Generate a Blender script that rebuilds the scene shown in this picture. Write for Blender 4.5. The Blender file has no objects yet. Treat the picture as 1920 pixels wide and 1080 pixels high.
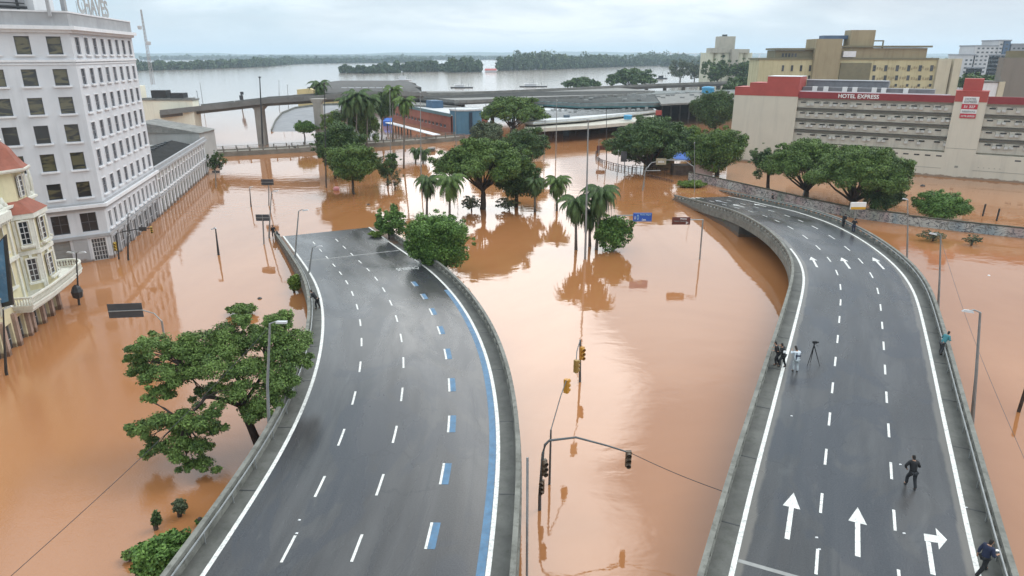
import bpy, bmesh, math, random
import numpy as np
from mathutils import Vector, Matrix

# ---------------------------------------------------------------- camera, world, sun, exposure
SC = bpy.context.scene
COL = SC.collection
F = 1281.0; HC = 24.0; PITCH = math.atan(437 / F)
SP, CP = math.sin(PITCH), math.cos(PITCH)
cam_d = bpy.data.cameras.new("camera"); cam = bpy.data.objects.new("camera", cam_d); COL.objects.link(cam)
cam.location = (0, 0, HC); cam.rotation_euler = (math.pi / 2 - PITCH, 0, 0)
cam_d.sensor_width = 36; cam_d.lens = 36 * F / 1920; cam_d.clip_start = 0.5; cam_d.clip_end = 30000
SC.camera = cam
SC.view_settings.view_transform = 'Standard'; SC.view_settings.look = 'None'
SC.view_settings.exposure = 0.0; SC.view_settings.gamma = 1
try: SC.view_settings.use_curve_mapping = False
except Exception: pass

SUN_EL, SUN_ROT = math.radians(48), math.radians(62)
w = bpy.data.worlds.new("World"); SC.world = w; w.use_nodes = True
nt = w.node_tree; N = nt.nodes; L = nt.links; N.clear()
def nd(t, **k):
    n = N.new(t)
    for a, b in k.items(): setattr(n, a, b)
    return n
def mth(op, a, b=None, c=None, clamp=False):
    n = N.new('ShaderNodeMath'); n.operation = op; n.use_clamp = clamp
    for i, v in enumerate((a, b, c)):
        if v is None: continue
        if isinstance(v, (int, float)): n.inputs[i].default_value = v
        else: L.new(v, n.inputs[i])
    return n.outputs[0]
def mixc(fac, a, b):
    n = N.new('ShaderNodeMix'); n.data_type = 'RGBA'
    for s, v in ((n.inputs[0], fac), (n.inputs[6], a), (n.inputs[7], b)):
        if isinstance(v, (int, float)): s.default_value = v
        elif isinstance(v, tuple): s.default_value = v if len(v) == 4 else v + (1,)
        else: L.new(v, s)
    return n.outputs[2]
tc = nd('ShaderNodeTexCoord'); sep = nd('ShaderNodeSeparateXYZ'); L.new(tc.outputs['Generated'], sep.inputs[0])
sky = nd('ShaderNodeTexSky'); sky.sky_type = 'NISHITA'; sky.sun_disc = False
sky.sun_elevation = SUN_EL; sky.sun_rotation = SUN_ROT; sky.air_density = 1.2; sky.dust_density = 2.0
zz = mth('MAXIMUM', sep.outputs[2], 0.0)
den = mth('ADD', zz, 0.20)
cx = mth('DIVIDE', sep.outputs[0], den); cy = mth('DIVIDE', sep.outputs[1], den)
comb = nd('ShaderNodeCombineXYZ'); L.new(cx, comb.inputs[0]); L.new(cy, comb.inputs[1])
def cloudnoise(scale, det, rough, off, sx=1, sy=1):
    mp = nd('ShaderNodeMapping'); mp.inputs['Location'].default_value = off; mp.inputs['Scale'].default_value = (sx, sy, 1)
    L.new(comb.outputs[0], mp.inputs[0])
    n = nd('ShaderNodeTexNoise'); n.inputs['Scale'].default_value = scale; n.inputs['Detail'].default_value = det
    n.inputs['Roughness'].default_value = rough; n.inputs['Distortion'].default_value = 0.4
    L.new(mp.outputs[0], n.inputs['Vector']); return n.outputs['Fac']
def ramp(v, a, b):
    n = nd('ShaderNodeMapRange'); n.interpolation_type = 'SMOOTHSTEP'
    n.inputs[1].default_value = a; n.inputs[2].default_value = b; L.new(v, n.inputs[0]); return n.outputs[0]
c1 = ramp(cloudnoise(0.42, 5, 0.5, (3.1, 1.7, 0), 1.0, 0.8), 0.42, 0.60)
c2 = ramp(cloudnoise(1.5, 6, 0.55, (8.3, 2.2, 0), 1.0, 1.3), 0.42, 0.66)
skyb = nd('ShaderNodeVectorMath'); skyb.operation = 'SCALE'; L.new(sky.outputs[0], skyb.inputs[0]); skyb.inputs['Scale'].default_value = 0.085
base = mixc(0.86, skyb.outputs[0], (0.60, 0.76, 0.87))
col = mixc(c1, base, (1.10, 1.13, 1.12))
dk = mixc(mth('MULTIPLY', c2, 0.6), col, (0.64, 0.73, 0.80))
# a thick grey bank over the right side and a bright break in the clouds ahead
def blob(dx, dy, dz, lo, hi):
    v = Vector((dx, dy, dz)).normalized()
    n = nd('ShaderNodeVectorMath'); n.operation = 'DOT_PRODUCT'; L.new(tc.outputs['Generated'], n.inputs[0]); n.inputs[1].default_value = v
    d = mth('ADD', n.outputs['Value'], mth('MULTIPLY', mth('SUBTRACT', cloudnoise(2.2, 5, 0.6, (1, 5, 0)), 0.5), (1 - lo) * 0.9))
    return ramp(d, lo, hi)
b1 = blob(-0.05, 0.95, 0.285, 0.978, 0.988)
b2 = blob(0.03, 0.87, 0.47, 0.984, 0.994)
b3 = blob(0.03, 0.78, 0.63, 0.985, 0.995)
b5 = blob(0.22, 0.94, 0.25, 0.970, 0.995)
b4 = blob(-0.32, 0.90, 0.27, 0.965, 0.995)
br = mth('MAXIMUM', mth('MAXIMUM', mth('MAXIMUM', b1, mth('MULTIPLY', b5, 0.25)), mth('MULTIPLY', b4, 0.30)), mth('MAXIMUM', mth('MULTIPLY', b2, 0.95), mth('MULTIPLY', b3, 1.0)))
g1 = blob(0.62, 0.78, 0.20, 0.90, 0.99)
col2 = mixc(mth('MULTIPLY', g1, 0.75), dk, (0.52, 0.57, 0.64))
col3 = mixc(mth('MULTIPLY', br, 0.9), col2, (2.5, 2.53, 2.5))
up = ramp(sep.outputs[2], 0.12, 0.5)
lift = nd('ShaderNodeVectorMath'); lift.operation = 'SCALE'; L.new(col3, lift.inputs[0]); L.new(mth('ADD', 1.06, mth('MULTIPLY', up, 0.50)), lift.inputs['Scale'])
hz = ramp(sep.outputs[2], 0.10, -0.01)
fin = mixc(mth('MULTIPLY', hz, 0.75), lift.outputs[0], (0.72, 0.83, 0.90))
bg = nd('ShaderNodeBackground'); L.new(fin, bg.inputs[0]); bg.inputs[1].default_value = 1.03
out = nd('ShaderNodeOutputWorld'); L.new(bg.outputs[0], out.inputs[0])
sun_d = bpy.data.lights.new("sun", 'SUN'); sun_d.energy = 1.5; sun_d.angle = math.radians(30); sun_d.color = (1, 0.96, 0.9)
sun = bpy.data.objects.new("sun", sun_d); COL.objects.link(sun)
sdir = Vector((math.sin(SUN_ROT) * math.cos(SUN_EL), math.cos(SUN_ROT) * math.cos(SUN_EL), math.sin(SUN_EL)))
sun.rotation_euler = sdir.to_track_quat('Z', 'Y').to_euler()

# ---------------------------------------------------------------- photo geometry helpers
def P(x, y, z=0.0):
    u = (x - 960) / F; v = (y - 540) / F; t = (HC - z) / (SP + v * CP)
    return Vector((u * t, (CP - v * SP) * t, z))
def zt(Y, py):
    v = (py - 540) / F; return HC - Y * (SP + v * CP) / (CP - v * SP)
def depth(Y, z): return Y * CP + (HC - z) * SP
def XP(px, Y, z): return (px - 960) / F * depth(Y, z)
def P3(px, py, Y):
    z = zt(Y, py); return Vector((XP(px, Y, z), Y, z))

# ---------------------------------------------------------------- materials
MATS = {}
def M(name, col, rough=0.7, var=0.25, scale=1.0, bump=0.0, metal=0.0, stain=None, stain_amt=0.5, streak=False, spec=0.5, fine=0.0):
    """procedural paint/stone: base colour, large noise variation, optional stains / vertical streaks"""
    if name in MATS: return MATS[name]
    m = bpy.data.materials.new(name); m.use_nodes = True; t = m.node_tree; n = t.nodes; l = t.links
    b = n['Principled BSDF']; b.inputs['Roughness'].default_value = rough; b.inputs['Metallic'].default_value = metal
    b.inputs['Specular IOR Level'].default_value = spec
    co = n.new('ShaderNodeTexCoord')
    no = n.new('ShaderNodeTexNoise'); no.inputs['Scale'].default_value = scale; no.inputs['Detail'].default_value = 6; no.inputs['Roughness'].default_value = 0.6
    l.new(co.outputs['Object'], no.inputs['Vector'])
    cr = n.new('ShaderNodeValToRGB'); e = cr.color_ramp.elements; e[0].position = 0.3; e[1].position = 0.72
    e[0].color = tuple(c * (1 - var) for c in col) + (1,); e[1].color = tuple(min(1, c * (1 + var * 0.6)) for c in col) + (1,)
    l.new(no.outputs['Fac'], cr.inputs[0]); cur = cr.outputs[0]
    if stain:
        mp = n.new('ShaderNodeMapping'); mp.inputs['Scale'].default_value = (0.9, 0.9, 0.07) if streak else (1, 1, 1)
        l.new(co.outputs['Object'], mp.inputs[0])
        n2 = n.new('ShaderNodeTexNoise'); n2.inputs['Scale'].default_value = scale * 2.3 + 0.4; n2.inputs['Detail'].default_value = 8; n2.inputs['Roughness'].default_value = 0.7
        l.new(mp.outputs[0], n2.inputs['Vector'])
        mr = n.new('ShaderNodeMapRange'); mr.inputs[1].default_value = 0.5; mr.inputs[2].default_value = 0.75; mr.inputs[4].default_value = stain_amt
        l.new(n2.outputs['Fac'], mr.inputs[0])
        mx = n.new('ShaderNodeMix'); mx.data_type = 'RGBA'; l.new(mr.outputs[0], mx.inputs[0]); l.new(cur, mx.inputs[6]); mx.inputs[7].default_value = tuple(stain) + (1,)
        cur = mx.outputs[2]
    l.new(cur, b.inputs['Base Color'])
    if bump:
        bp = n.new('ShaderNodeBump'); bp.inputs['Strength'].default_value = bump; bp.inputs['Distance'].default_value = 0.05
        n3 = n.new('ShaderNodeTexNoise'); n3.inputs['Scale'].default_value = max(4, scale * 6); n3.inputs['Detail'].default_value = 6
        l.new(co.outputs['Object'], n3.inputs['Vector']); l.new(n3.outputs['Fac'], bp.inputs['Height']); l.new(bp.outputs[0], b.inputs['Normal'])
    MATS[name] = m; return m

def leafmat(name, dark, light, sat=0.0):
    if name in MATS: return MATS[name]
    m = bpy.data.materials.new(name); m.use_nodes = True; t = m.node_tree; n = t.nodes; l = t.links
    b = n['Principled BSDF']; b.inputs['Roughness'].default_value = 0.55; b.inputs['Specular IOR Level'].default_value = 0.25
    at = n.new('ShaderNodeAttribute'); at.attribute_name = 'tint'
    co = n.new('ShaderNodeTexCoord'); no = n.new('ShaderNodeTexNoise'); no.inputs['Scale'].default_value = 0.55; no.inputs['Detail'].default_value = 4
    l.new(co.outputs['Object'], no.inputs['Vector'])
    a = n.new('ShaderNodeMath'); a.operation = 'MULTIPLY_ADD'; l.new(at.outputs['Fac'], a.inputs[0]); a.inputs[1].default_value = 0.55
    s = n.new('ShaderNodeMath'); s.operation = 'MULTIPLY_ADD'; l.new(no.outputs['Fac'], s.inputs[0]); s.inputs[1].default_value = 1.1; s.inputs[2].default_value = -0.30
    l.new(s.outputs[0], a.inputs[2])
    cr = n.new('ShaderNodeValToRGB'); e = cr.color_ramp.elements; e[0].position = 0.15; e[1].position = 0.85
    e[0].color = tuple(dark) + (1,); e[1].color = tuple(light) + (1,)
    l.new(a.outputs[0], cr.inputs[0]); l.new(cr.outputs[0], b.inputs['Base Color'])
    MATS[name] = m; return m

def glassmat(name, a, bcol, scale=1.2, rough=0.12):
    if name in MATS: return MATS[name]
    m = M(name, a, rough=rough, var=0.3, scale=scale); t = m.node_tree; n = t.nodes; l = t.links; b = n['Principled BSDF']
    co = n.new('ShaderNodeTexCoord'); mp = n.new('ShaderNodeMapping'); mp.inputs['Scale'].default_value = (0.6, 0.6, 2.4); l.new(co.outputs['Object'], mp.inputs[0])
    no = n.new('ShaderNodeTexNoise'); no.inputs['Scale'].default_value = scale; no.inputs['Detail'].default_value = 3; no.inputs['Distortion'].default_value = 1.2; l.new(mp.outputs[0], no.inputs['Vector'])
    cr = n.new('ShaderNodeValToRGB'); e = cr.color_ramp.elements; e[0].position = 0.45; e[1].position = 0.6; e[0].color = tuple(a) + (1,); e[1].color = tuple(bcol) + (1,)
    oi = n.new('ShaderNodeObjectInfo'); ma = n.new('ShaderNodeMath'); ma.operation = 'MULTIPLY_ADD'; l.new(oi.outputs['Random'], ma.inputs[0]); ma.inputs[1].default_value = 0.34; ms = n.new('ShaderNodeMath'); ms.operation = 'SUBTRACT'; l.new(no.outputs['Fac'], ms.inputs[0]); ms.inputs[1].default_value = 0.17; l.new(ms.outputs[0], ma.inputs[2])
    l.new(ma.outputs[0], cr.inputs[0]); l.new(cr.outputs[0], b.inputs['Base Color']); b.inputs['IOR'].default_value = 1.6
    return m

# ---------------------------------------------------------------- mesh builder and tagging
class MB:
    def __init__(s): s.v = []; s.f = []; s.m = []; s.uv = None
    def add(s, vs, fs, mi=0):
        o = len(s.v); s.v += [tuple(v) for v in vs]; s.f += [tuple(o + i for i in f) for f in fs]; s.m += [mi] * len(fs); return s
    def hexa(s, c, mi=0):  # 8 corners: bottom 4 ccw, top 4
        return s.add(c, [(0, 3, 2, 1), (4, 5, 6, 7), (0, 1, 5, 4), (1, 2, 6, 5), (2, 3, 7, 6), (3, 0, 4, 7)], mi)
    def box(s, x0, x1, y0, y1, z0, z1, mi=0):
        return s.hexa([(x0, y0, z0), (x1, y0, z0), (x1, y1, z0), (x0, y1, z0), (x0, y0, z1), (x1, y0, z1), (x1, y1, z1), (x0, y1, z1)], mi)
    def prism(s, poly, z0, z1, mi=0):
        n = len(poly); a = sum(poly[i][0] * poly[(i + 1) % n][1] - poly[(i + 1) % n][0] * poly[i][1] for i in range(n))
        if a < 0: poly = poly[::-1]
        vs = [(p[0], p[1], z0) for p in poly] + [(p[0], p[1], z1) for p in poly]
        return s.add(vs, [tuple(range(n))[::-1], tuple(range(n, 2 * n))] + [(i, (i + 1) % n, n + (i + 1) % n, n + i) for i in range(n)], mi)
    def tube(s, pts, r, n=8, mi=0, caps=True):
        pts = [Vector(p) for p in pts]; rs = r if isinstance(r, (list, tuple)) else [r] * len(pts)
        vs = []; fs = []; up = Vector((0.123, 0.21, 1)).normalized()
        for i, p in enumerate(pts):
            d = (pts[min(i + 1, len(pts) - 1)] - pts[max(i - 1, 0)]).normalized()
            ref = up if abs(d.dot(up)) < 0.95 else Vector((1, 0, 0))
            a = d.cross(ref).normalized(); b = d.cross(a)
            for k in range(n):
                t = 2 * math.pi * k / n; vs.append(p + (a * math.cos(t) + b * math.sin(t)) * rs[i])
        for i in range(len(pts) - 1):
            for k in range(n):
                fs.append((i * n + k, i * n + (k + 1) % n, (i + 1) * n + (k + 1) % n, (i + 1) * n + k))
        if caps: fs += [tuple(range(n))[::-1], tuple((len(pts) - 1) * n + k for k in range(n))]
        return s.add(vs, fs, mi)
    def lathe(s, c, prof, n=16, mi=0):
        vs = []; fs = []
        for r, z in prof:
            for k in range(n):
                t = 2 * math.pi * k / n; vs.append((c[0] + r * math.cos(t), c[1] + r * math.sin(t), c[2] + z))
        for i in range(len(prof) - 1):
            for k in range(n): fs.append((i * n + k, i * n + (k + 1) % n, (i + 1) * n + (k + 1) % n, (i + 1) * n + k))
        fs += [tuple(range(n))[::-1], tuple((len(prof) - 1) * n + k for k in range(n))]
        return s.add(vs, fs, mi)
    def build(s, name, mats, parent=None, smooth=False):
        me = bpy.data.meshes.new(name); me.from_pydata(s.v, [], s.f)
        if not isinstance(mats, (list, tuple)): mats = [mats]
        for m in mats: me.materials.append(m)
        if len(mats) > 1: me.polygons.foreach_set('material_index', s.m)
        if smooth: me.polygons.foreach_set('use_smooth', [True] * len(s.f))
        me.update(); o = bpy.data.objects.new(name, me); COL.objects.link(o)
        if parent is not None: attach(o, parent)
        return o
def attach(o, p):
    """parent with the parent's own offset undone, so that the mesh keeps its place"""
    o.parent = p; q = p; off = Vector((0, 0, 0))
    while q is not None:
        if q.type == 'EMPTY': off += Vector(q.location)
        q = q.parent
    if p.type == 'EMPTY': o.location = -off
def tag(o, label, cat, group=None, kind=None):
    if label: o['label'] = label
    if cat: o['category'] = cat
    if group: o['group'] = group
    if kind: o['kind'] = kind
    return o
def thing(name, label, cat, loc=(0, 0, 0), group=None):
    o = bpy.data.objects.new(name, None); COL.objects.link(o); o.location = loc; o.empty_display_size = 0.5
    return tag(o, label, cat, group)
def struct(o): o['kind'] = 'structure'; return o
def copy_tree(o, dx=(0, 0, 0), rz=0, sc=1, label=None, parent=None, kids=None):
    c = o.copy(); COL.objects.link(c)
    if parent is not None: c.parent = parent
    else:
        c.location = Vector(dx); c.rotation_euler.z = rz; c.scale = (sc, sc, sc)
        if label: c['label'] = label
    for ch in [x for x in o.children]: copy_tree(ch, parent=c)
    return c

class Fr:
    """frame on a wall: s along the wall, o outwards, z up"""
    def __init__(f, O, d, flip=False):
        f.O = Vector((O[0], O[1], 0)); f.d = Vector((d[0], d[1], 0)).normalized(); f.n = Vector((f.d.y, -f.d.x, 0)) * (-1 if flip else 1)
    def w(f, s, o, z): return f.O + f.d * s + f.n * o + Vector((0, 0, z))
    def box(f, mb, s0, s1, o0, o1, z0, z1, mi=0):
        c = [f.w(s0, o0, z0), f.w(s1, o0, z0), f.w(s1, o1, z0), f.w(s0, o1, z0)]
        return mb.hexa(c + [p + Vector((0, 0, z1 - z0)) for p in c], mi)
    def px(f, x, y):
        u = (x - 960) / F; v = (y - 540) / F; a, b = u, CP - v * SP
        det = a * (-f.d.y) + f.d.x * b
        t = (f.O.x * (-f.d.y) + f.d.x * f.O.y) / det; k = (a * f.O.y - b * f.O.x) / det
        return k, HC - t * (SP + v * CP)
    def wall(f, mb, s0, s1, z0, z1, ops, dep=0.25, mi=0, o=0.0):
        """wall sheet with recessed rectangular openings (s0,s1,z0,z1)"""
        ss = sorted({s0, s1} | {q for a in ops for q in a[:2]}); zs = sorted({z0, z1} | {q for a in ops for q in a[2:4]})
        for i in range(len(ss) - 1):
            for j in range(len(zs) - 1):
                cs, cz = (ss[i] + ss[i + 1]) / 2, (zs[j] + zs[j + 1]) / 2
                if any(a[0] < cs < a[1] and a[2] < cz < a[3] for a in ops): continue
                mb.add([f.w(ss[i], o, zs[j]), f.w(ss[i + 1], o, zs[j]), f.w(ss[i + 1], o, zs[j + 1]), f.w(ss[i], o, zs[j + 1])], [(0, 1, 2, 3)], mi)
        for a in ops:
            A = [(a[0], a[2]), (a[1], a[2]), (a[1], a[3]), (a[0], a[3])]
            for k in range(4):
                p, q = A[k], A[(k + 1) % 4]
                mb.add([f.w(p[0], o, p[1]), f.w(q[0], o, q[1]), f.w(q[0], o - dep, q[1]), f.w(p[0], o - dep, p[1])], [(0, 1, 2, 3)], mi)

_txt = {}
def text_mesh(body, size=1.0, ext=0.03, bold=0.02):
    key = (body, size, ext, bold)
    if key in _txt: return _txt[key]
    c = bpy.data.curves.new('t', 'FONT'); c.body = body; c.size = size; c.extrude = ext; c.align_x = 'CENTER'; c.align_y = 'CENTER'; c.offset = bold
    o = bpy.data.objects.new('t', c); COL.objects.link(o); dg = bpy.context.evaluated_depsgraph_get(); dg.update()
    me = bpy.data.meshes.new_from_object(o.evaluated_get(dg)); bpy.data.objects.remove(o); _txt[key] = me; return me
def text_on(fr, body, s, z, wdt, hgt, mat, parent, o=0.06, name='lettering', mirror=False):
    me = text_mesh(body).copy(); me.materials.clear(); me.materials.append(mat)
    vs = np.empty(len(me.vertices) * 3); me.vertices.foreach_get('co', vs); vs = vs.reshape(-1, 3)
    mn, mx = vs.min(0), vs.max(0); vs[:, :2] = (vs[:, :2] - (mn + mx)[:2] / 2) / (mx - mn)[:2] * (wdt, hgt)
    res = [fr.w(s + (-v[0] if mirror else v[0]), o + v[2], z + v[1]) for v in vs]
    me.vertices.foreach_set('co', [c for p in res for c in p]); me.update()
    ob = bpy.data.objects.new(name, me); COL.objects.link(ob); attach(ob, parent); return ob

def add_tide(m, h=0.45, col=(0.16, 0.085, 0.045)):
    """muddy tide mark just above the flood line, ragged, part of the wall's dirt"""
    t = m.node_tree; n = t.nodes; l = t.links; b = n['Principled BSDF']; src = b.inputs['Base Color'].links[0].from_socket
    g = n.new('ShaderNodeNewGeometry'); sp = n.new('ShaderNodeSeparateXYZ'); l.new(g.outputs['Position'], sp.inputs[0])
    no = n.new('ShaderNodeTexNoise'); no.inputs['Scale'].default_value = 0.9; no.inputs['Detail'].default_value = 6; l.new(g.outputs['Position'], no.inputs['Vector'])
    a = n.new('ShaderNodeMath'); a.operation = 'MULTIPLY_ADD'; l.new(no.outputs['Fac'], a.inputs[0]); a.inputs[1].default_value = -1.0; l.new(sp.outputs[2], a.inputs[2])
    r = n.new('ShaderNodeMapRange'); l.new(a.outputs[0], r.inputs[0]); r.inputs[1].default_value = h - .45; r.inputs[2].default_value = h - .65; r.inputs[4].default_value = 0.75
    x = n.new('ShaderNodeMix'); x.data_type = 'RGBA'; l.new(r.outputs[0], x.inputs[0]); l.new(src, x.inputs[6]); x.inputs[7].default_value = col + (1,); l.new(x.outputs[2], b.inputs['Base Color'])
# ---------------------------------------------------------------- flood water
def water_mat():
    m = bpy.data.materials.new('muddy_water'); m.use_nodes = True; t = m.node_tree; n = t.nodes; l = t.links; b = n['Principled BSDF']
    b.inputs['Roughness'].default_value = 0.03; b.inputs['IOR'].default_value = 1.72
    co = n.new('ShaderNodeTexCoord')
    def noise(sc, det, scale=(1, 1, 1), dist=0, rough=0.5):
        mp = n.new('ShaderNodeMapping'); mp.inputs['Scale'].default_value = scale; l.new(co.outputs['Object'], mp.inputs[0])
        q = n.new('ShaderNodeTexNoise'); q.inputs['Scale'].default_value = sc; q.inputs['Detail'].default_value = det; q.inputs['Distortion'].default_value = dist; q.inputs['Roughness'].default_value = rough
        l.new(mp.outputs[0], q.inputs['Vector']); return q.outputs['Fac']
    def mapr(v, a, bb, c=0, d=1):
        q = n.new('ShaderNodeMapRange'); q.interpolation_type = 'SMOOTHSTEP'; l.new(v, q.inputs[0])
        for i, x in ((1, a), (2, bb), (3, c), (4, d)): q.inputs[i].default_value = x
        return q.outputs[0]
    def mul(a, bb, op='MULTIPLY'):
        q = n.new('ShaderNodeMath'); q.operation = op
        for i, x in enumerate((a, bb)):
            if isinstance(x, (int, float)): q.inputs[i].default_value = x
            else: l.new(x, q.inputs[i])
        return q.outputs[0]
    cr = n.new('ShaderNodeValToRGB'); e = cr.color_ramp.elements; e[0].position = 0.3; e[1].position = 0.7
    e[0].color = (0.325, 0.132, 0.046, 1); e[1].color = (0.43, 0.198, 0.088, 1)
    l.new(noise(0.03, 5, (1, 0.5, 1), 1.5, 0.6), cr.inputs[0]); l.new(cr.outputs[0], b.inputs['Base Color'])
    calm = mapr(noise(0.025, 3, (1, 1, 1), 0.5), 0.38, 0.66, 0.25, 1.0)
    # breezy patch near the big tree and along the left arm of the flood
    mpx = n.new('ShaderNodeVectorMath'); mpx.operation = 'DISTANCE'; l.new(co.outputs['Object'], mpx.inputs[0]); mpx.inputs[1].default_value = (-30, 30, 0)
    breeze = mapr(mpx.outputs['Value'], 38, 6, 0, 1)
    big = mul(noise(0.35, 3, (1, 1.6, 1), 0.3), 0.034)
    mid = mul(noise(1.6, 3, (1, 1.8, 1), 0.3), mul(calm, 0.008))
    fine = mul(noise(7.5, 2, (1, 1.3, 1)), mul(breeze, 0.020))
    hgt = mul(mul(big, mid, 'ADD'), fine, 'ADD')
    # the open river is wind-roughened, the flooded streets are calm
    sy = n.new('ShaderNodeSeparateXYZ'); l.new(co.outputs['Object'], sy.inputs[0]); l.new(mapr(sy.outputs[1], 200, 420, 0.03, 0.13), b.inputs['Roughness'])
    rv = n.new('ShaderNodeMix'); rv.data_type = 'RGBA'; l.new(mapr(sy.outputs[1], 190, 420), rv.inputs[0]); l.new(cr.outputs[0], rv.inputs[6]); rv.inputs[7].default_value = (0.27, 0.22, 0.185, 1); l.new(rv.outputs[2], b.inputs['Base Color'])  # far water greyed: the river's silvery sky reflection put into its base colour
    bp = n.new('ShaderNodeBump'); bp.inputs['Strength'].default_value = 0.55; bp.inputs['Distance'].default_value = 1.0
    l.new(hgt, bp.inputs['Height']); l.new(bp.outputs[0], b.inputs['Normal'])
    return m
WATER = water_mat()
wb = MB()
wb.add([(-9000, -60, 0), (9000, -60, 0), (9000, 12000, 0), (-9000, 12000, 0)], [(0, 1, 2, 3)])
struct(wb.build('flood_water', WATER))
bd = MB(); bd.add([(-9000, -60, -0.9), (9000, -60, -0.9), (9000, 12000, -0.9), (-9000, 12000, -0.9)], [(0, 1, 2, 3)])
struct(bd.build('ground', M('mud', (0.16, 0.08, 0.04), 0.9, scale=0.1)))

# ---------------------------------------------------------------- common materials
CONC = M('concrete', (0.20, 0.198, 0.175), 0.85, 0.35, 0.9, 0.4, stain=(0.06, 0.06, 0.045), stain_amt=0.95)
CONCD = M('damp_concrete', (0.105, 0.105, 0.095), 0.7, 0.35, 0.8, 0.3, stain=(0.045, 0.05, 0.035), stain_amt=0.7)
WHITE = M('road_paint', (0.74, 0.735, 0.70), 0.6, 0.22, 2.6, stain=(0.22, 0.22, 0.22), stain_amt=1.0)
WORN = M('worn_paint', (0.42, 0.44, 0.46), 0.6, 0.3, 3.0, stain=(0.16, 0.16, 0.17), stain_amt=0.7)
BLUEP = M('blue_road_paint', (0.08, 0.18, 0.30), 0.6, 0.3, 2.0, stain=(0.12, 0.14, 0.17), stain_amt=0.9)
STEEL = M('galvanised_steel', (0.30, 0.31, 0.31), 0.45, 0.2, 2.0, metal=0.4)
DARKM = M('dark_metal', (0.035, 0.037, 0.04), 0.5, 0.3, 2.0)
GRASSM = leafmat('grass_blades', (0.06, 0.10, 0.015), (0.20, 0.27, 0.05))

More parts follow.
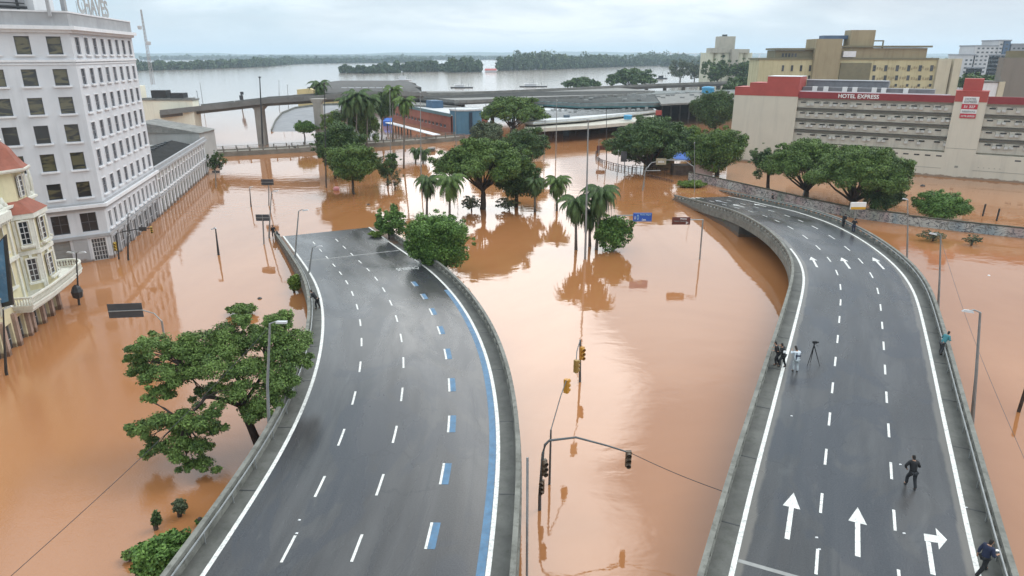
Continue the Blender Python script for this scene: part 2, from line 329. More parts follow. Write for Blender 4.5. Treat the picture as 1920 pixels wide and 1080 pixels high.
def asphalt_mat(name, W, seed, wet=1e9, silt=0.0):
    m = bpy.data.materials.new(name); m.use_nodes = True; t = m.node_tree; n = t.nodes; l = t.links; b = n['Principled BSDF']
    uv = n.new('ShaderNodeUVMap'); uv.uv_map = 'UVMap'
    def noise(sc, det, scale=(1, 1, 1), dist=0, rough=0.6, off=0):
        mp = n.new('ShaderNodeMapping'); mp.inputs['Scale'].default_value = scale; mp.inputs['Location'].default_value = (off + seed, seed * 3 + off, 0); l.new(uv.outputs[0], mp.inputs[0])
        q = n.new('ShaderNodeTexNoise'); q.inputs['Scale'].default_value = sc; q.inputs['Detail'].default_value = det; q.inputs['Distortion'].default_value = dist; q.inputs['Roughness'].default_value = rough
        l.new(mp.outputs[0], q.inputs['Vector']); return q.outputs['Fac']
    def mapr(v, a, bb, c=0, d=1):
        q = n.new('ShaderNodeMapRange'); q.interpolation_type = 'SMOOTHSTEP'; l.new(v, q.inputs[0])
        for i, x in ((1, a), (2, bb), (3, c), (4, d)): q.inputs[i].default_value = x
        return q.outputs[0]
    def mix(f, a, bb):
        q = n.new('ShaderNodeMix'); q.data_type = 'RGBA'
        for s_, v in ((q.inputs[0], f), (q.inputs[6], a), (q.inputs[7], bb)):
            if isinstance(v, tuple): s_.default_value = v + (1,)
            elif isinstance(v, (int, float)): s_.default_value = v
            else: l.new(v, s_)
        return q.outputs[2]
    c = mix(mapr(noise(0.5, 6, (1, 0.12, 1), 0.4), 0.35, 0.68), (0.037, 0.035, 0.035), (0.068, 0.066, 0.066))
    # long dark wheel tracks, broad worn bands, tar patches and cracks
    c = mix(mapr(noise(1.3, 4, (1, 0.045, 1), 0.2, off=7), 0.52, 0.70, 0, 0.75), c, (0.030, 0.031, 0.035))
    c = mix(mapr(noise(0.16, 5, (1, 0.55, 1), 1.6, off=3), 0.48, 0.54, 0, 0.6), c, (0.030, 0.033, 0.042))
    c = mix(mapr(noise(0.32, 5, (1, 0.35, 1), 2.2, off=13), 0.60, 0.76, 0, 0.32), c, (0.12, 0.12, 0.116))
    c = mix(mapr(noise(14, 3, off=5), 0.3, 0.75, 0, 0.22), c, (0.14, 0.14, 0.145))
    vo = n.new('ShaderNodeTexVoronoi'); vo.feature = 'DISTANCE_TO_EDGE'; vo.inputs['Scale'].default_value = 0.16
    mp = n.new('ShaderNodeMapping'); l.new(uv.outputs[0], mp.inputs[0]); nz = n.new('ShaderNodeTexNoise'); nz.inputs['Scale'].default_value = 0.9; nz.inputs['Detail'].default_value = 6; l.new(mp.outputs[0], nz.inputs['Vector'])
    va = n.new('ShaderNodeVectorMath'); va.operation = 'MULTIPLY_ADD'; l.new(nz.outputs['Color'], va.inputs[0]); va.inputs[1].default_value = (3, 3, 0); l.new(mp.outputs[0], va.inputs[2]); l.new(va.outputs[0], vo.inputs['Vector'])
    crack = mapr(vo.outputs['Distance'], 0.012, 0.004, 0, 1); msk = mapr(noise(0.12, 2, off=21), 0.46, 0.6, 0, 0.55)
    q = n.new('ShaderNodeMath'); q.operation = 'MULTIPLY'; l.new(crack, q.inputs[0]); l.new(msk, q.inputs[1])
    c = mix(q.outputs[0], c, (0.03, 0.03, 0.032))
    sw = n.new('ShaderNodeSeparateXYZ'); l.new(uv.outputs[0], sw.inputs[0])
    c = mix(mapr(sw.outputs[1], wet, wet + 0.4, 0, 0.45), c, (0.045, 0.045, 0.048))
    # brownish silt in a ragged band beside both edge lines
    su = n.new('ShaderNodeSeparateXYZ'); l.new(uv.outputs[0], su.inputs[0])
    e1 = n.new('ShaderNodeMath'); e1.operation = 'SUBTRACT'; l.new(su.outputs[0], e1.inputs[0]); e1.inputs[1].default_value = W / 2
    e2 = n.new('ShaderNodeMath'); e2.operation = 'ABSOLUTE'; l.new(e1.outputs[0], e2.inputs[0])
    e3 = n.new('ShaderNodeMath'); e3.operation = 'MULTIPLY_ADD'; l.new(noise(0.6, 5, (1, 0.4, 1), off=31), e3.inputs[0]); e3.inputs[1].default_value = 0.6; l.new(e2.outputs[0], e3.inputs[2])
    c = mix(mapr(e3.outputs[0], W / 2 + 0.02 - silt, W / 2 + 0.22 - silt, 0, 0.7), c, (0.16, 0.145, 0.125))
    l.new(c, b.inputs['Base Color'])
    l.new(mapr(noise(0.25, 5, (1, 0.3, 1), 1.0, off=9), 0.35, 0.7, 0.32, 0.14), b.inputs['Roughness']); b.inputs['IOR'].default_value = 1.45
    bp = n.new('ShaderNodeBump'); bp.inputs['Strength'].default_value = 0.25; bp.inputs['Distance'].default_value = 0.01
    l.new(noise(30, 3), bp.inputs['Height']); l.new(bp.outputs[0], b.inputs['Normal'])
    return m

# ---------------------------------------------------------------- the two elevated ramps
class Ramp:
    def __init__(r, pts, W, zfun=None, zs=None, pre=None, post=10, endz=-0.7):
        raw = []
        if zfun:
            for (x, y) in pts:
                z = 3.0
                for _ in range(12): z = 0.5 * z + 0.5 * zfun(P(x, y, z).y)
                raw.append(P(x, y, z))
        else: raw = [P(x, y, z) for (x, y), z in zip(pts, zs)]
        d = (raw[0] - raw[1]).normalized(); d.z = 0
        raw = [raw[0] + d * pre] + raw
        d = (raw[-1] - raw[-3]).normalized(); d.z = 0
        e = raw[-1] + d.normalized() * post; e.z = endz; raw.append(e)
        A = np.array([tuple(p) for p in raw]); seg = np.r_[0, np.cumsum(np.hypot(*(np.diff(A[:, :2], axis=0).T)))]
        n = int(seg[-1]) + 1; s = np.linspace(0, seg[-1], n); B = np.stack([np.interp(s, seg, A[:, k]) for k in range(3)], 1)
        k = np.exp(-0.5 * (np.arange(-8, 9) / 3.0) ** 2); k /= k.sum()
        Bp = np.vstack([2 * B[0] - B[8:0:-1], B, 2 * B[-1] - B[-2:-10:-1]])
        B = np.stack([np.convolve(Bp[:, q], k, 'valid') for q in range(3)], 1)
        r.B = B; r.W = W; T = np.gradient(B[:, :2], axis=0); T /= np.hypot(T[:, 0], T[:, 1])[:, None]
        r.Nn = np.stack([T[:, 1], -T[:, 0]], 1); r.n = n
        r.s = np.r_[0, np.cumsum(np.hypot(*(np.diff(B[:, :2], axis=0).T)))]
    def at(r, s, d, dz=0.0):
        b = [np.interp(s, r.s, r.B[:, k]) for k in range(3)]; nx = np.interp(s, r.s, r.Nn[:, 0]); ny = np.interp(s, r.s, r.Nn[:, 1]); h = math.hypot(nx, ny)
        return Vector((b[0] + nx / h * d, b[1] + ny / h * d, b[2] + dz))
    def find(r, px, py):
        """station and offset of a photo pixel on the road surface"""
        best = None
        for i in range(r.n):
            q = P(px, py, r.B[i, 2]); dx, dy = q.x - r.B[i, 0], q.y - r.B[i, 1]
            T = (-r.Nn[i, 1], r.Nn[i, 0]); a = abs(dx * T[0] + dy * T[1]); d = dx * r.Nn[i, 0] + dy * r.Nn[i, 1]
            if -4 < d < r.W + 4 and (best is None or a < best[0]): best = (a, r.s[i] + (dx * T[0] + dy * T[1]), d)
        return best[1], best[2]
    def sweep(r, mb, prof, s0=None, s1=None, mi=0, step=1.0, uv=False):
        """sweep a closed profile of (offset, dz)"""
        s0 = r.s[0] if s0 is None else s0; s1 = r.s[-1] if s1 is None else s1; k = max(1, int((s1 - s0) / step)); m = len(prof); vs = []; fs = []
        for i in range(k + 1):
            s = s0 + (s1 - s0) * i / k; vs += [r.at(s, a, b) for a, b in prof]
        for i in range(k):
            for j in range(m): fs.append((i * m + j, i * m + (j + 1) % m, (i + 1) * m + (j + 1) % m, (i + 1) * m + j))
        fs += [tuple(range(m))[::-1], tuple(k * m + j for j in range(m))]
        mb.add(vs, fs, mi)
    def sheet(r, d0, d1, dz, s0, s1, mb, mi=0, step=1.0):
        k = max(1, int(math.ceil((s1 - s0) / step))); vs = []; fs = []
        for i in range(k + 1):
            s = s0 + (s1 - s0) * i / k; vs += [r.at(s, d0, dz), r.at(s, d1, dz)]
        for i in range(k): fs.append((2 * i, 2 * i + 1, 2 * i + 3, 2 * i + 2))
        mb.add(vs, fs, mi)
    def surface(r, name, mat, parent):
        k = r.n; me = bpy.data.meshes.new(name); cols = 6; vs = []; uv = []
        for i in range(k):
            for j in range(cols + 1):
                d = r.W * j / cols; vs.append(r.at(r.s[i], d)); uv.append((d, r.s[i]))
        fs = [(i * (cols + 1) + j, i * (cols + 1) + j + 1, (i + 1) * (cols + 1) + j + 1, (i + 1) * (cols + 1) + j) for i in range(k - 1) for j in range(cols)]
        me.from_pydata(vs, [], fs); u = me.uv_layers.new(name='UVMap')
        for li, lo in enumerate(me.loops): u.data[li].uv = uv[lo.vertex_index]
        me.materials.append(mat); me.update(); o = bpy.data.objects.new(name, me); COL.objects.link(o); attach(o, parent); return o
    def flat(r, mb, s, d, poly, dz, mi=0):
        """polygon in road coordinates (along, across) placed at station s, offset d"""
        mb.add([r.at(s + a, d + b, dz) for a, b in poly], [tuple(range(len(poly)))], mi)

LL = [(375,1080),(430,1000),(493,900),(520,860),(555,790),(580,730),(595,680),(603,630),(604,590),(600,560),(590,530),(575,505),(555,477),(530,443)]
RL = [(1366,1078),(1384,1001),(1406.6,907),(1439.7,786.6),(1460.8,705),(1479,641.6),(1500,560),(1507.4,523),(1502,495),(1482.6,466.7),(1452.5,438),(1417,417),(1381.7,401),(1346,392),(1310.8,381.7),(1273.6,372.8)]
zl = lambda Y: float(np.interp(Y, [0, 45, 50, 56, 61, 67, 74, 83, 92, 100], [3, 3, 2.8, 2.5, 2.1, 1.7, 0.95, 0.30, 0.06, -0.3]))
RA = Ramp(LL, 12.35, zfun=zl, pre=22, post=9, endz=-0.45)
zr = [3] * 12 + [2.2, 1.6, 0.85, 0.12]
RB = Ramp(RL, 9.75, zs=zr, pre=12, post=7, endz=-0.6)

def barrier(r, side, s0, s1, parent, slots=True, rail=False):
    """low concrete balustrade with a row of openings; side -1 left, +1 right"""
    W = r.W; e = 0.0 if side < 0 else W; sg = side
    def D(a): return e + sg * a
    g = MB(); r.sheet(min(D(0.0), D(0.85)), max(D(0.0), D(0.85)), 0.0, r.s[0], r.s[-1], g); g.build('gutter', CONCD, parent)
    b = MB()
    r.sweep(b, [(D(0.85), -0.1), (D(0.85), 0.28), (D(1.10), 0.28), (D(1.10), -0.1)], s0, s1)
    r.sweep(b, [(D(0.86), 0.56), (D(0.86), 0.78), (D(1.11), 0.78), (D(1.11), 0.56)], s0, s1)
    s = s0
    while s < s1 - 0.5:
        r.sweep(b, [(D(0.86), 0.27), (D(0.86), 0.57), (D(1.09), 0.57), (D(1.09), 0.27)], s, s + 0.42, step=0.42); s += 1.25
    b.build('balustrade', CONC, parent)
    j = MB(); s = s0 + 3
    while s < s1 - 1: r.sweep(j, [(D(0.0), 0.0), (D(0.0), 0.012), (D(0.86), 0.012), (D(0.86), 0.0)], s, s + 0.07, step=0.07); s += 6.25
    j.build('gutter_joints', DARKM, parent)
    if rail:
        t = MB()
        t.tube([r.at(q, D(0.72), 0.62) for q in np.arange(s0, s1, 1.5)], 0.045, 6)
        q = s0
        while q < s1: t.tube([r.at(q, D(0.72), 0.0), r.at(q, D(0.72), 0.64)], 0.035, 5); q += 3.0
        t.build('guard_rail', STEEL, parent)

def ramp_body(r, parent, s_ab):
    d = MB(); r.sweep(d, [(-1.18, -0.02), (-1.18, -0.95), (r.W + 1.18, -0.95), (r.W + 1.18, -0.02)], r.s[0], r.s[-1]); d.build('deck', CONC, parent)
    a = MB(); r.sweep(a, [(-0.95, -0.9), (-0.95, -8), (r.W + 0.95, -8), (r.W + 0.95, -0.9)], s_ab, r.s[-1]); a.build('abutment', CONCD, parent)
    s = s_ab - 14
    while s > r.s[0]:
        p = MB(); r.sweep(p, [(1.5, -0.9), (1.5, -8), (r.W - 1.5, -8), (r.W - 1.5, -0.9)], s, s + 1.2); p.build('pier', CONCD, parent); s -= 16

ta = thing('elevated_road', 'wide curved four-lane concrete ramp with blue bus lane line, running down into the flood at left', 'road ramp', tuple(RA.at(5, 6)))
tb = thing('elevated_road', 'three-lane concrete ramp with white arrows curving left towards the graffiti wall', 'road ramp', tuple(RB.at(5, 5)))
ramp_body(RA, ta, RA.find(560, 480)[0] - 22); ramp_body(RB, tb, RB.find(1400, 410)[0])
RA.surface('asphalt', asphalt_mat('asphalt_left', RA.W, 3.0, RA.find(660, 480)[0] + .2), ta); RB.surface('asphalt', asphalt_mat('asphalt_right', RB.W, 11.0, silt=0.35), tb)
sA, sB = RA.s[-1], RB.s[-1]
eA = RA.find(530, 443)[0]; eB = RB.find(1273.6, 372.8)[0]
barrier(RA, -1, RA.s[0], eA, ta, rail=True); barrier(RA, 1, RA.s[0], RA.find(715, 445)[0], ta)
barrier(RB, -1, RB.s[0], eB, tb); barrier(RB, 1, RB.s[0], RB.find(1310, 354)[0], tb, rail=True)
for r, t_, sl, sr in ((RA, ta, sA, sA), (RB, tb, RB.find(1482, 466)[0], RB.find(1293, 350)[0])):
    m = MB(); r.sheet(0.0, 0.22, 0.006, 0, sl, m); m.build('edge_line', WHITE, t_)
    m = MB(); r.sheet(r.W - 0.22, r.W, 0.006, 0, sr, m); m.build('edge_line', WHITE, t_)
random.seed(4)
def dash_row(r, t_, px, d, s0, s1, L=1.75, per=4.6, wd=0.13, mat=WHITE, mat2=None, name='lane_dashes', fade=None):
    c = r.find(*px)[0]; k0 = int((s0 - c) / per) - 1; m = MB(); m2 = MB(); mb2 = MB()
    for k in range(k0, 200):
        s = c + k * per
        if s - L / 2 < s0: continue
        if s + L / 2 > s1: break
        tgt = mb2 if (fade and s > fade) else m
        r.sheet(d - wd / 2, d + wd / 2, 0.006, s - L / 2, s + L / 2, tgt)
        if mat2: r.sheet(d + wd / 2 + 0.01, d + wd / 2 + 0.36, 0.006, s - L / 2, s + L / 2, m2)
    m.build(name, mat, t_)
    if mb2.v: mb2.build(name, WORN, t_)
    if mat2: m2.build('blue_lane_dashes', mat2, t_)
dash_row(RA, ta, (600, 912), RA.find(600, 912)[1], 2, eA - 1)
dash_row(RA, ta, (713, 908), RA.find(713, 908)[1], 2, eA - 1)
dash_row(RA, ta, (830, 889), RA.find(829, 889)[1], 2, RA.find(765, 520)[0], mat2=BLUEP, fade=RA.find(800, 570)[0])
m = MB(); RA.sheet(RA.W - 0.62, RA.W - 0.24, 0.006, 0, RA.find(818, 545)[0], m); m.build('blue_line', BLUEP, ta)
m = MB(); q = RA.find(660, 480)[0]; RA.sheet(0.4, RA.W - 0.4, 0.007, q, q + 0.28, m); m.build('expansion_joint', M('joint', (0.30, 0.30, 0.29), 0.8, 0.2, 2), ta)
dash_row(RB, tb, (1540, 943), RB.find(1540, 943)[1], 1, eB - 2)
dash_row(RB, tb, (1677, 975), RB.find(1677, 975)[1], 1, eB - 2)
m = MB(); RB.sheet(0.25, RB.W - 0.25, 0.007, RB.find(1440, 1066)[0] - 0.15, RB.find(1440, 1066)[0] + 0.08, m); m.build('expansion_joint', MATS['joint'], tb)
def arrow(r, t_, px, turn=False, Lx=3.9, k=1.0, mat=WHITE):
    s, d = r.find(*px); m = MB()
    if not turn:
        poly = [(-Lx/2, -0.11), (Lx*0.16, -0.11), (Lx*0.16, -0.40*k), (Lx/2, 0), (Lx*0.16, 0.40*k), (Lx*0.16, 0.11), (-Lx/2, 0.11)]
        r.flat(m, s, d, [poly[0], poly[1], poly[5], poly[6]], 0.006); r.flat(m, s, d, [poly[2], poly[3], poly[4]], 0.006)
    else:
        r.flat(m, s, d, [(-Lx/2, -0.27), (Lx*0.10, -0.27), (Lx*0.10, -0.07), (-Lx/2, -0.07)], 0.006)
        r.flat(m, s, d, [(Lx*0.10, -0.31), (Lx*0.25, -0.31), (Lx*0.27, 0.22), (Lx*0.13, 0.22)], 0.006)
        r.flat(m, s, d, [(Lx*0.0, 0.22), (Lx*0.24, 0.62), (Lx*0.43, 0.22)], 0.006)
    m.build('lane_arrow', mat, t_)
for p, tn in (((1482, 965), 0), ((1608, 995), 0), ((1750, 1028), 1), ((1527, 491), 0), ((1586, 493), 0), ((1647, 493), 0)): arrow(RB, tb, p, bool(tn))
for p in ((1425, 385), (1385, 386), (1352, 378), (1330, 386), (1310, 370)): arrow(RB, tb, p, Lx=4.2, k=1.2, mat=WORN if p[0] < 1380 else WHITE)
m = MB(); s_, d_ = RB.find(1262, 374)
for k in range(5): RB.flat(m, eB + 0.4 + 0 * k, 0.6 + k * 0.75, [(-0.6, -0.2), (1.3, -0.2), (1.3, 0.2), (-0.6, 0.2)], 0.008)
m.build('stop_bar', WHITE, tb)
s_, d_ = RA.find(765, 504)
me = text_mesh('ÔNIBUS').copy(); me.materials.clear(); me.materials.append(WHITE)
vs = np.empty(len(me.vertices) * 3); me.vertices.foreach_get('co', vs); vs = vs.reshape(-1, 3); mn, mx = vs.min(0), vs.max(0)
vs[:, :2] = (vs[:, :2] - (mn + mx)[:2] / 2) / (mx - mn)[:2] * (2.5, 1.5)
me.vertices.foreach_set('co', [c for v in vs for c in RA.at(s_ - v[1], d_ - v[0], 0.004 + (0.006 if v[2] > 0 else 0))]); me.update()
o = bpy.data.objects.new('bus_lane_lettering', me); COL.objects.link(o); attach(o, ta)
# ---------------------------------------------------------------- buildings
WALLG = M('pale_grey_render', (0.61, 0.62, 0.65), 0.85, 0.10, 0.25, stain=(0.36, 0.36, 0.37), stain_amt=0.4, streak=True)
TRIM = M('white_trim', (0.72, 0.72, 0.74), 0.8, 0.08, 1.0, stain=(0.45, 0.45, 0.44), stain_amt=0.35, streak=True)
STONE = M('grey_stone', (0.36, 0.36, 0.37), 0.85, 0.15, 0.6, stain=(0.22, 0.22, 0.22), stain_amt=0.5, streak=True)
FRAME = M('window_frame', (0.55, 0.55, 0.56), 0.6, 0.1, 2)
FRAMED = M('dark_window_frame', (0.09, 0.09, 0.10), 0.5, 0.1, 2)
GLASSO = glassmat('glass_ochre_reflection', (0.03, 0.03, 0.03), (0.13, 0.115, 0.065), 0.7)  # ochre patches are window reflections painted into the glass colour
GLASSG = glassmat('grey_glass', (0.05, 0.055, 0.065), (0.13, 0.135, 0.15), 0.8)
GLASSD = glassmat('dark_glass', (0.02, 0.022, 0.025), (0.07, 0.07, 0.075), 0.8)
ROOFD = M('dark_roof', (0.035, 0.035, 0.035), 0.95, 0.35, 1.2, 0.3, stain=(0.08, 0.075, 0.07), stain_amt=0.5, spec=0.1)
ROOFG = M('grey_roof', (0.22, 0.215, 0.20), 0.85, 0.35, 0.5, 0.2, stain=(0.09, 0.085, 0.08), stain_amt=0.75)
ROOFW = M('white_roof', (0.60, 0.61, 0.62), 0.8, 0.2, 0.6, stain=(0.28, 0.28, 0.27), stain_amt=0.6)

def windows(fr, ops, glass, parent, dep=0.22, sill=None, muntin=(1, 0), framem=None, base_o=0.0, surround=None, name='window'):
    for a in ops:
        b = MB(); f = 0.07; o1 = base_o - dep + 0.06; o0 = base_o - dep + 0.01
        b.add([fr.w(a[0], o0, a[2]), fr.w(a[1], o0, a[2]), fr.w(a[1], o0, a[3]), fr.w(a[0], o0, a[3])], [(0, 1, 2, 3)])
        wo = b.build(name, glass, parent)
        g = MB()
        for s0, s1, z0, z1 in ((a[0], a[0] + f, a[2], a[3]), (a[1] - f, a[1], a[2], a[3]), (a[0] + f, a[1] - f, a[2], a[2] + f), (a[0] + f, a[1] - f, a[3] - f, a[3])): fr.box(g, s0, s1, o0 + 0.004, o1, z0, z1)
        for k in range(muntin[0]):
            c = a[0] + (a[1] - a[0]) * (k + 1) / (muntin[0] + 1); fr.box(g, c - 0.03, c + 0.03, o0 + 0.006, o1 - 0.008, a[2] + f, a[3] - f)
        for k in range(muntin[1]):
            c = a[2] + (a[3] - a[2]) * (k + 1) / (muntin[1] + 1); fr.box(g, a[0] + f, a[1] - f, o0 + 0.008, o1 - 0.012, c - 0.03, c + 0.03)
        o = g.build('frame', framem or FRAME, None); o.parent = wo; o.location = (0, 0, 0)
        if surround:
            g = MB(); q = 0.16; h = 0.07
            q = 0.13; h = 0.05
            for s0, s1, z0, z1 in ((a[0] - q, a[0] - 0.002, a[2] - 0.02, a[3] + q), (a[1] + 0.002, a[1] + q, a[2] - 0.02, a[3] + q), (a[0] - 0.002, a[1] + 0.002, a[3] + 0.002, a[3] + q)): fr.box(g, s0, s1, base_o + 0.003, base_o + h, z0, z1)
            o = g.build('surround', surround, None); o.parent = wo; o.location = (0, 0, 0)
        if sill:
            g = MB(); fr.box(g, a[0] - 0.22, a[1] + 0.22, base_o + 0.003, base_o + 0.22, a[2] - 0.2, a[2] - 0.02); o = g.build('sill', sill, None); o.parent = wo; o.location = (0, 0, 0)

# --- tall office block on the left
C0 = P(213, 484); FL = Fr(C0, P(147, 494) - C0, flip=True); FR_ = Fr(C0, P(390, 325) - C0)
tall = thing('office_building', 'tall pale grey office building with punched windows and rooftop lettering, at the left edge', 'building', tuple(C0))
SLn, SRn = 24.0, 24.9
rows = [(24.05, 25.95), (20.7, 22.5), (17.6, 19.45), (14.4, 16.4), (11.2, 13.2), (7.9, 9.75)]
opL = [(0.95 + 2.95 * i, 2.35 + 2.95 * i, a, b) for i in range(7) for a, b in rows]
opL2 = [(0.95 + 2.95 * i, 2.65 + 2.95 * i, 3.7, 6.0) for i in range(7)]
opL3 = [(0.45, 2.0, -0.5, 2.75), (4.2, 6.2, -0.5, 2.9), (8.3, 10.5, -0.5, 2.9), (12.5, 14.7, -0.5, 2.9), (17, 19, -0.5, 2.9)]
opR = [(1.15 + 3.03 * i, 2.55 + 3.03 * i, a, b) for i in range(8) for a, b in rows]
opR2 = [(1.0 + 2.2 * i, 2.1 + 2.2 * i, 3.7, 5.7) for i in range(11)]
opR3 = [(1.0 + 2.9 * i, 2.9 + 2.9 * i, -0.5, 2.5) for i in range(8)]
b = MB(); FL.wall(b, 0, SLn, -1, 27, opL + opL2 + opL3); FR_.wall(b, 0, SRn, -1, 27, opR + opR2 + opR3, dep=0.13)
# back walls and roof slab
A1, A2 = FL.w(SLn, 0, 0), FR_.w(SRn, 0, 0); A3 = A1 + (A2 - FL.w(0, 0, 0))
for p, q in ((A2, A3), (A3, A1)): b.add([(p.x, p.y, -1), (q.x, q.y, -1), (q.x, q.y, 27), (p.x, p.y, 27)], [(0, 1, 2, 3)])
poly = [C0, A2, A3, A1]; b.add([(p.x, p.y, 26.99) for p in poly], [(3, 2, 1, 0)])
b.build('wall', WALLG, tall)
def band(z0, z1, o1, mat, name, sr=SRn, sl=SLn, inner=0.004, parent=tall):
    """a string course that wraps the corner of both street fronts"""
    g = MB(); k = 1.0 / math.sin(math.acos(max(-1, min(1, FL.d.dot(FR_.d)))) ) if 0 else 1
    def ring(o):
        a = FL.w(sl, o, 0); c = None
        # intersection of both offset lines
        p1, d1 = FL.w(0, o, 0), FL.d; p2, d2 = FR_.w(0, o, 0), FR_.d
        den = d1.x * d2.y - d1.y * d2.x; t = ((p2.x - p1.x) * d2.y - (p2.y - p1.y) * d2.x) / den; c = p1 + d1 * t
        return [a, c, FR_.w(sr, o, 0)]
    ri, ro = ring(inner), ring(o1)
    vs = [(p.x, p.y, z) for z in (z0, z1) for p in ri + ro]
    fs = [(0, 1, 4, 3), (1, 2, 5, 4), (6, 9, 10, 7), (7, 10, 11, 8), (3, 4, 10, 9), (4, 5, 11, 10), (0, 3, 9, 6), (2, 8, 11, 5)]
    g.add(vs, fs); g.build(name, mat, parent)
band(26.35, 26.65, 0.35, TRIM, 'cornice'); band(26.652, 27.05, 0.75, TRIM, 'cornice'); band(27.052, 28.45, 0.12, STONE, 'roof_parapet', inner=-0.25)
band(28.452, 28.62, 0.2, TRIM, 'parapet_coping', inner=-0.3)
band(23.25, 23.5, 0.18, TRIM, 'string_course'); band(22.95, 23.1, 0.08, TRIM, 'string_course')
band(6.3, 6.62, 0.22, STONE, 'string_course'); band(6.62, 7.0, 0.5, TRIM, 'cornice', sr=SRn + 0.8); band(7.002, 7.2, 0.2, STONE, 'string_course'); band(2.95, 3.3, 0.22, STONE, 'string_course')
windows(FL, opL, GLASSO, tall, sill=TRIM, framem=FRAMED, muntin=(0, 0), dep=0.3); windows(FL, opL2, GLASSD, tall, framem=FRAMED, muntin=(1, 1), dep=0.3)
windows(FR_, opR, GLASSG, tall, sill=TRIM, muntin=(1, 1), surround=TRIM, dep=0.13, framem=M('grey_window_frame', (.25, .25, .27), .5, .1, 2)); windows(FR_, opR2, GLASSG, tall, sill=TRIM, surround=TRIM, dep=0.13)
DOORM = M('shutter_grey', (0.27, 0.27, 0.26), 0.6, 0.15, 0.8, stain=(0.17, 0.15, 0.12), stain_amt=0.5, streak=True)
windows(FL, opL3[:1], GLASSD, tall, muntin=(4, 5), framem=FRAME, name='grille_door', surround=TRIM); windows(FL, opL3[1:], DOORM, tall, muntin=(0, 6), framem=DOORM, name='roller_shutter')
windows(FR_, opR3, GLASSD, tall, muntin=(1, 1), name='shop_front', surround=STONE, dep=0.13)
g = MB()
for i in range(9): g = MB(); FR_.box(g, 0.25 + 2.9 * i, 0.75 + 2.9 * i, 0.004, 0.14, -1, 2.94); g.build('pilaster', STONE, tall)
for a_, b_ in ((2.4, 3.9), (6.6, 8.0)): g = MB(); FL.box(g, a_, b_, 0.004, 0.14, -1, 2.94); g.build('pilaster', STONE, tall)
g = MB(); FR_.box(g, 0.6, 6.5, -13, -3.2, 27.1, 33); FR_.box(g, 0.4, 6.7, -13.2, -3.0, 33, 33.2)
g.build('penthouse', M('white_render', (0.70, 0.70, 0.71), 0.8, 0.06, 0.3, stain=(0.5, 0.5, 0.5), stain_amt=0.3, streak=True), tall)
g = MB(); FL.box(g, 3.5, 14, -5.2, -1.4, 27.1, 32); g.build('plant_room', STONE, tall)
g = MB(); g.tube([FL.w(4.2, -0.9, 28), FL.w(4.3, -0.9, 31), FL.w(5.5, -0.9, 31.5)], 0.16, 8); g.tube([FL.w(3.4, -0.9, 28.9), FL.w(7.5, -0.9, 29.0)], 0.14, 8); g.tube([FL.w(3.6, -0.8, 29.3), FL.w(7.5, -0.8, 29.4)], 0.06, 8); g.build('roof_pipe', DARKM, tall)
g = MB(); FR_.box(g, -1.2, -0.9, -1.4, -1.1, 28, 30.1); FR_.box(g, 2.6, 3.3, -1.2, -0.8, 28, 30.0); g.build('vent', STONE, tall)
s0, _ = FR_.px(155, 30); s1, _ = FR_.px(209, 30)
text_on(FR_, 'CHAVES', (s0 + s1) / 2, 29.75, (s1 - s0), 2.1, M('sign_shaded_white', (0.36, 0.36, 0.36), 0.7, 0.1, 1), tall, o=-0.3, name='roof_lettering')  # white letters coloured grey, with their shade put into the paint
g = MB(); FR_.box(g, s0, s1, -0.42, -0.36, 28.62, 28.72)
for k in range(7): q = s0 + (s1 - s0) * k / 6; FR_.box(g, q - 0.02, q + 0.02, -0.46, -0.42, 28.6, 30.0)
g.build('lettering_frame', STEEL, tall)

# --- long two-storey neighbour along the street
O2 = FR_.w(25.05, 0, 0); FA = Fr(O2, FR_.d); LA = 43.0
annex = thing('arcade_building', 'long low grey two-storey building with dark roof, joined to the tall office block', 'building', tuple(O2))
opA = [(0.9 + 2.35 * i, 2.15 + 2.35 * i, 3.4, 5.4) for i in range(17)]; opA2 = [(0.8 + 2.35 * i, 2.25 + 2.35 * i, -0.5, 2.3) for i in range(17)]
b = MB(); FA.wall(b, 0, LA, -1, 6.6, opA + opA2); FA.box(b, 0, LA, -12, -0.35, -1, 6.1)
b.build('wall', M('grey_limewash', (0.42, 0.42, 0.40), 0.85, 0.2, 0.5, stain=(0.20, 0.20, 0.18), stain_amt=0.65, streak=True), annex)
windows(FA, opA, GLASSG, annex, sill=TRIM, surround=TRIM); windows(FA, opA2, GLASSD, annex, muntin=(1, 1), name='shop_front')
g = MB(); FA.box(g, 0, LA, 0.004, 0.45, 6.6, 6.95); FA.box(g, 0, LA, -0.25, 0.15, 6.952, 7.5); FA.box(g, 0, LA, 0.004, 0.2, 2.7, 3.0); g.build('cornice', STONE, annex)
g = MB()
for i in range(18): g = MB(); FA.box(g, 0.2 + 2.35 * i, 0.6 + 2.35 * i, 0.004, 0.16, -1, 6.55); g.build('pilaster', TRIM, annex)
g = MB(); r = [FA.w(0.3, -0.6, 6.4), FA.w(LA - 6, -0.6, 6.4), FA.w(LA - 6, -5.2, 7.6), FA.w(0.3, -5.2, 7.6), FA.w(0.3, -9.8, 6.4), FA.w(LA - 6, -9.8, 6.4)]
g.add(r, [(0, 1, 2, 3), (3, 2, 5, 4)]); g.build('roof', ROOFD, annex)
g = MB(); FA.box(g, 0.3, LA - 8, -10.3, -9.9, 6.3, 8.2); g.build('rear_parapet', TRIM, annex)
g = MB()
for i in range(15): g = MB(); g.box(*(lambda p: (p.x - .35, p.x + .35, p.y - .35, p.y + .35))(FA.w(2 + 2.2 * i, -5.2, 0)), 7.5, 7.8); g.build('roof_vent', DARKM, annex)

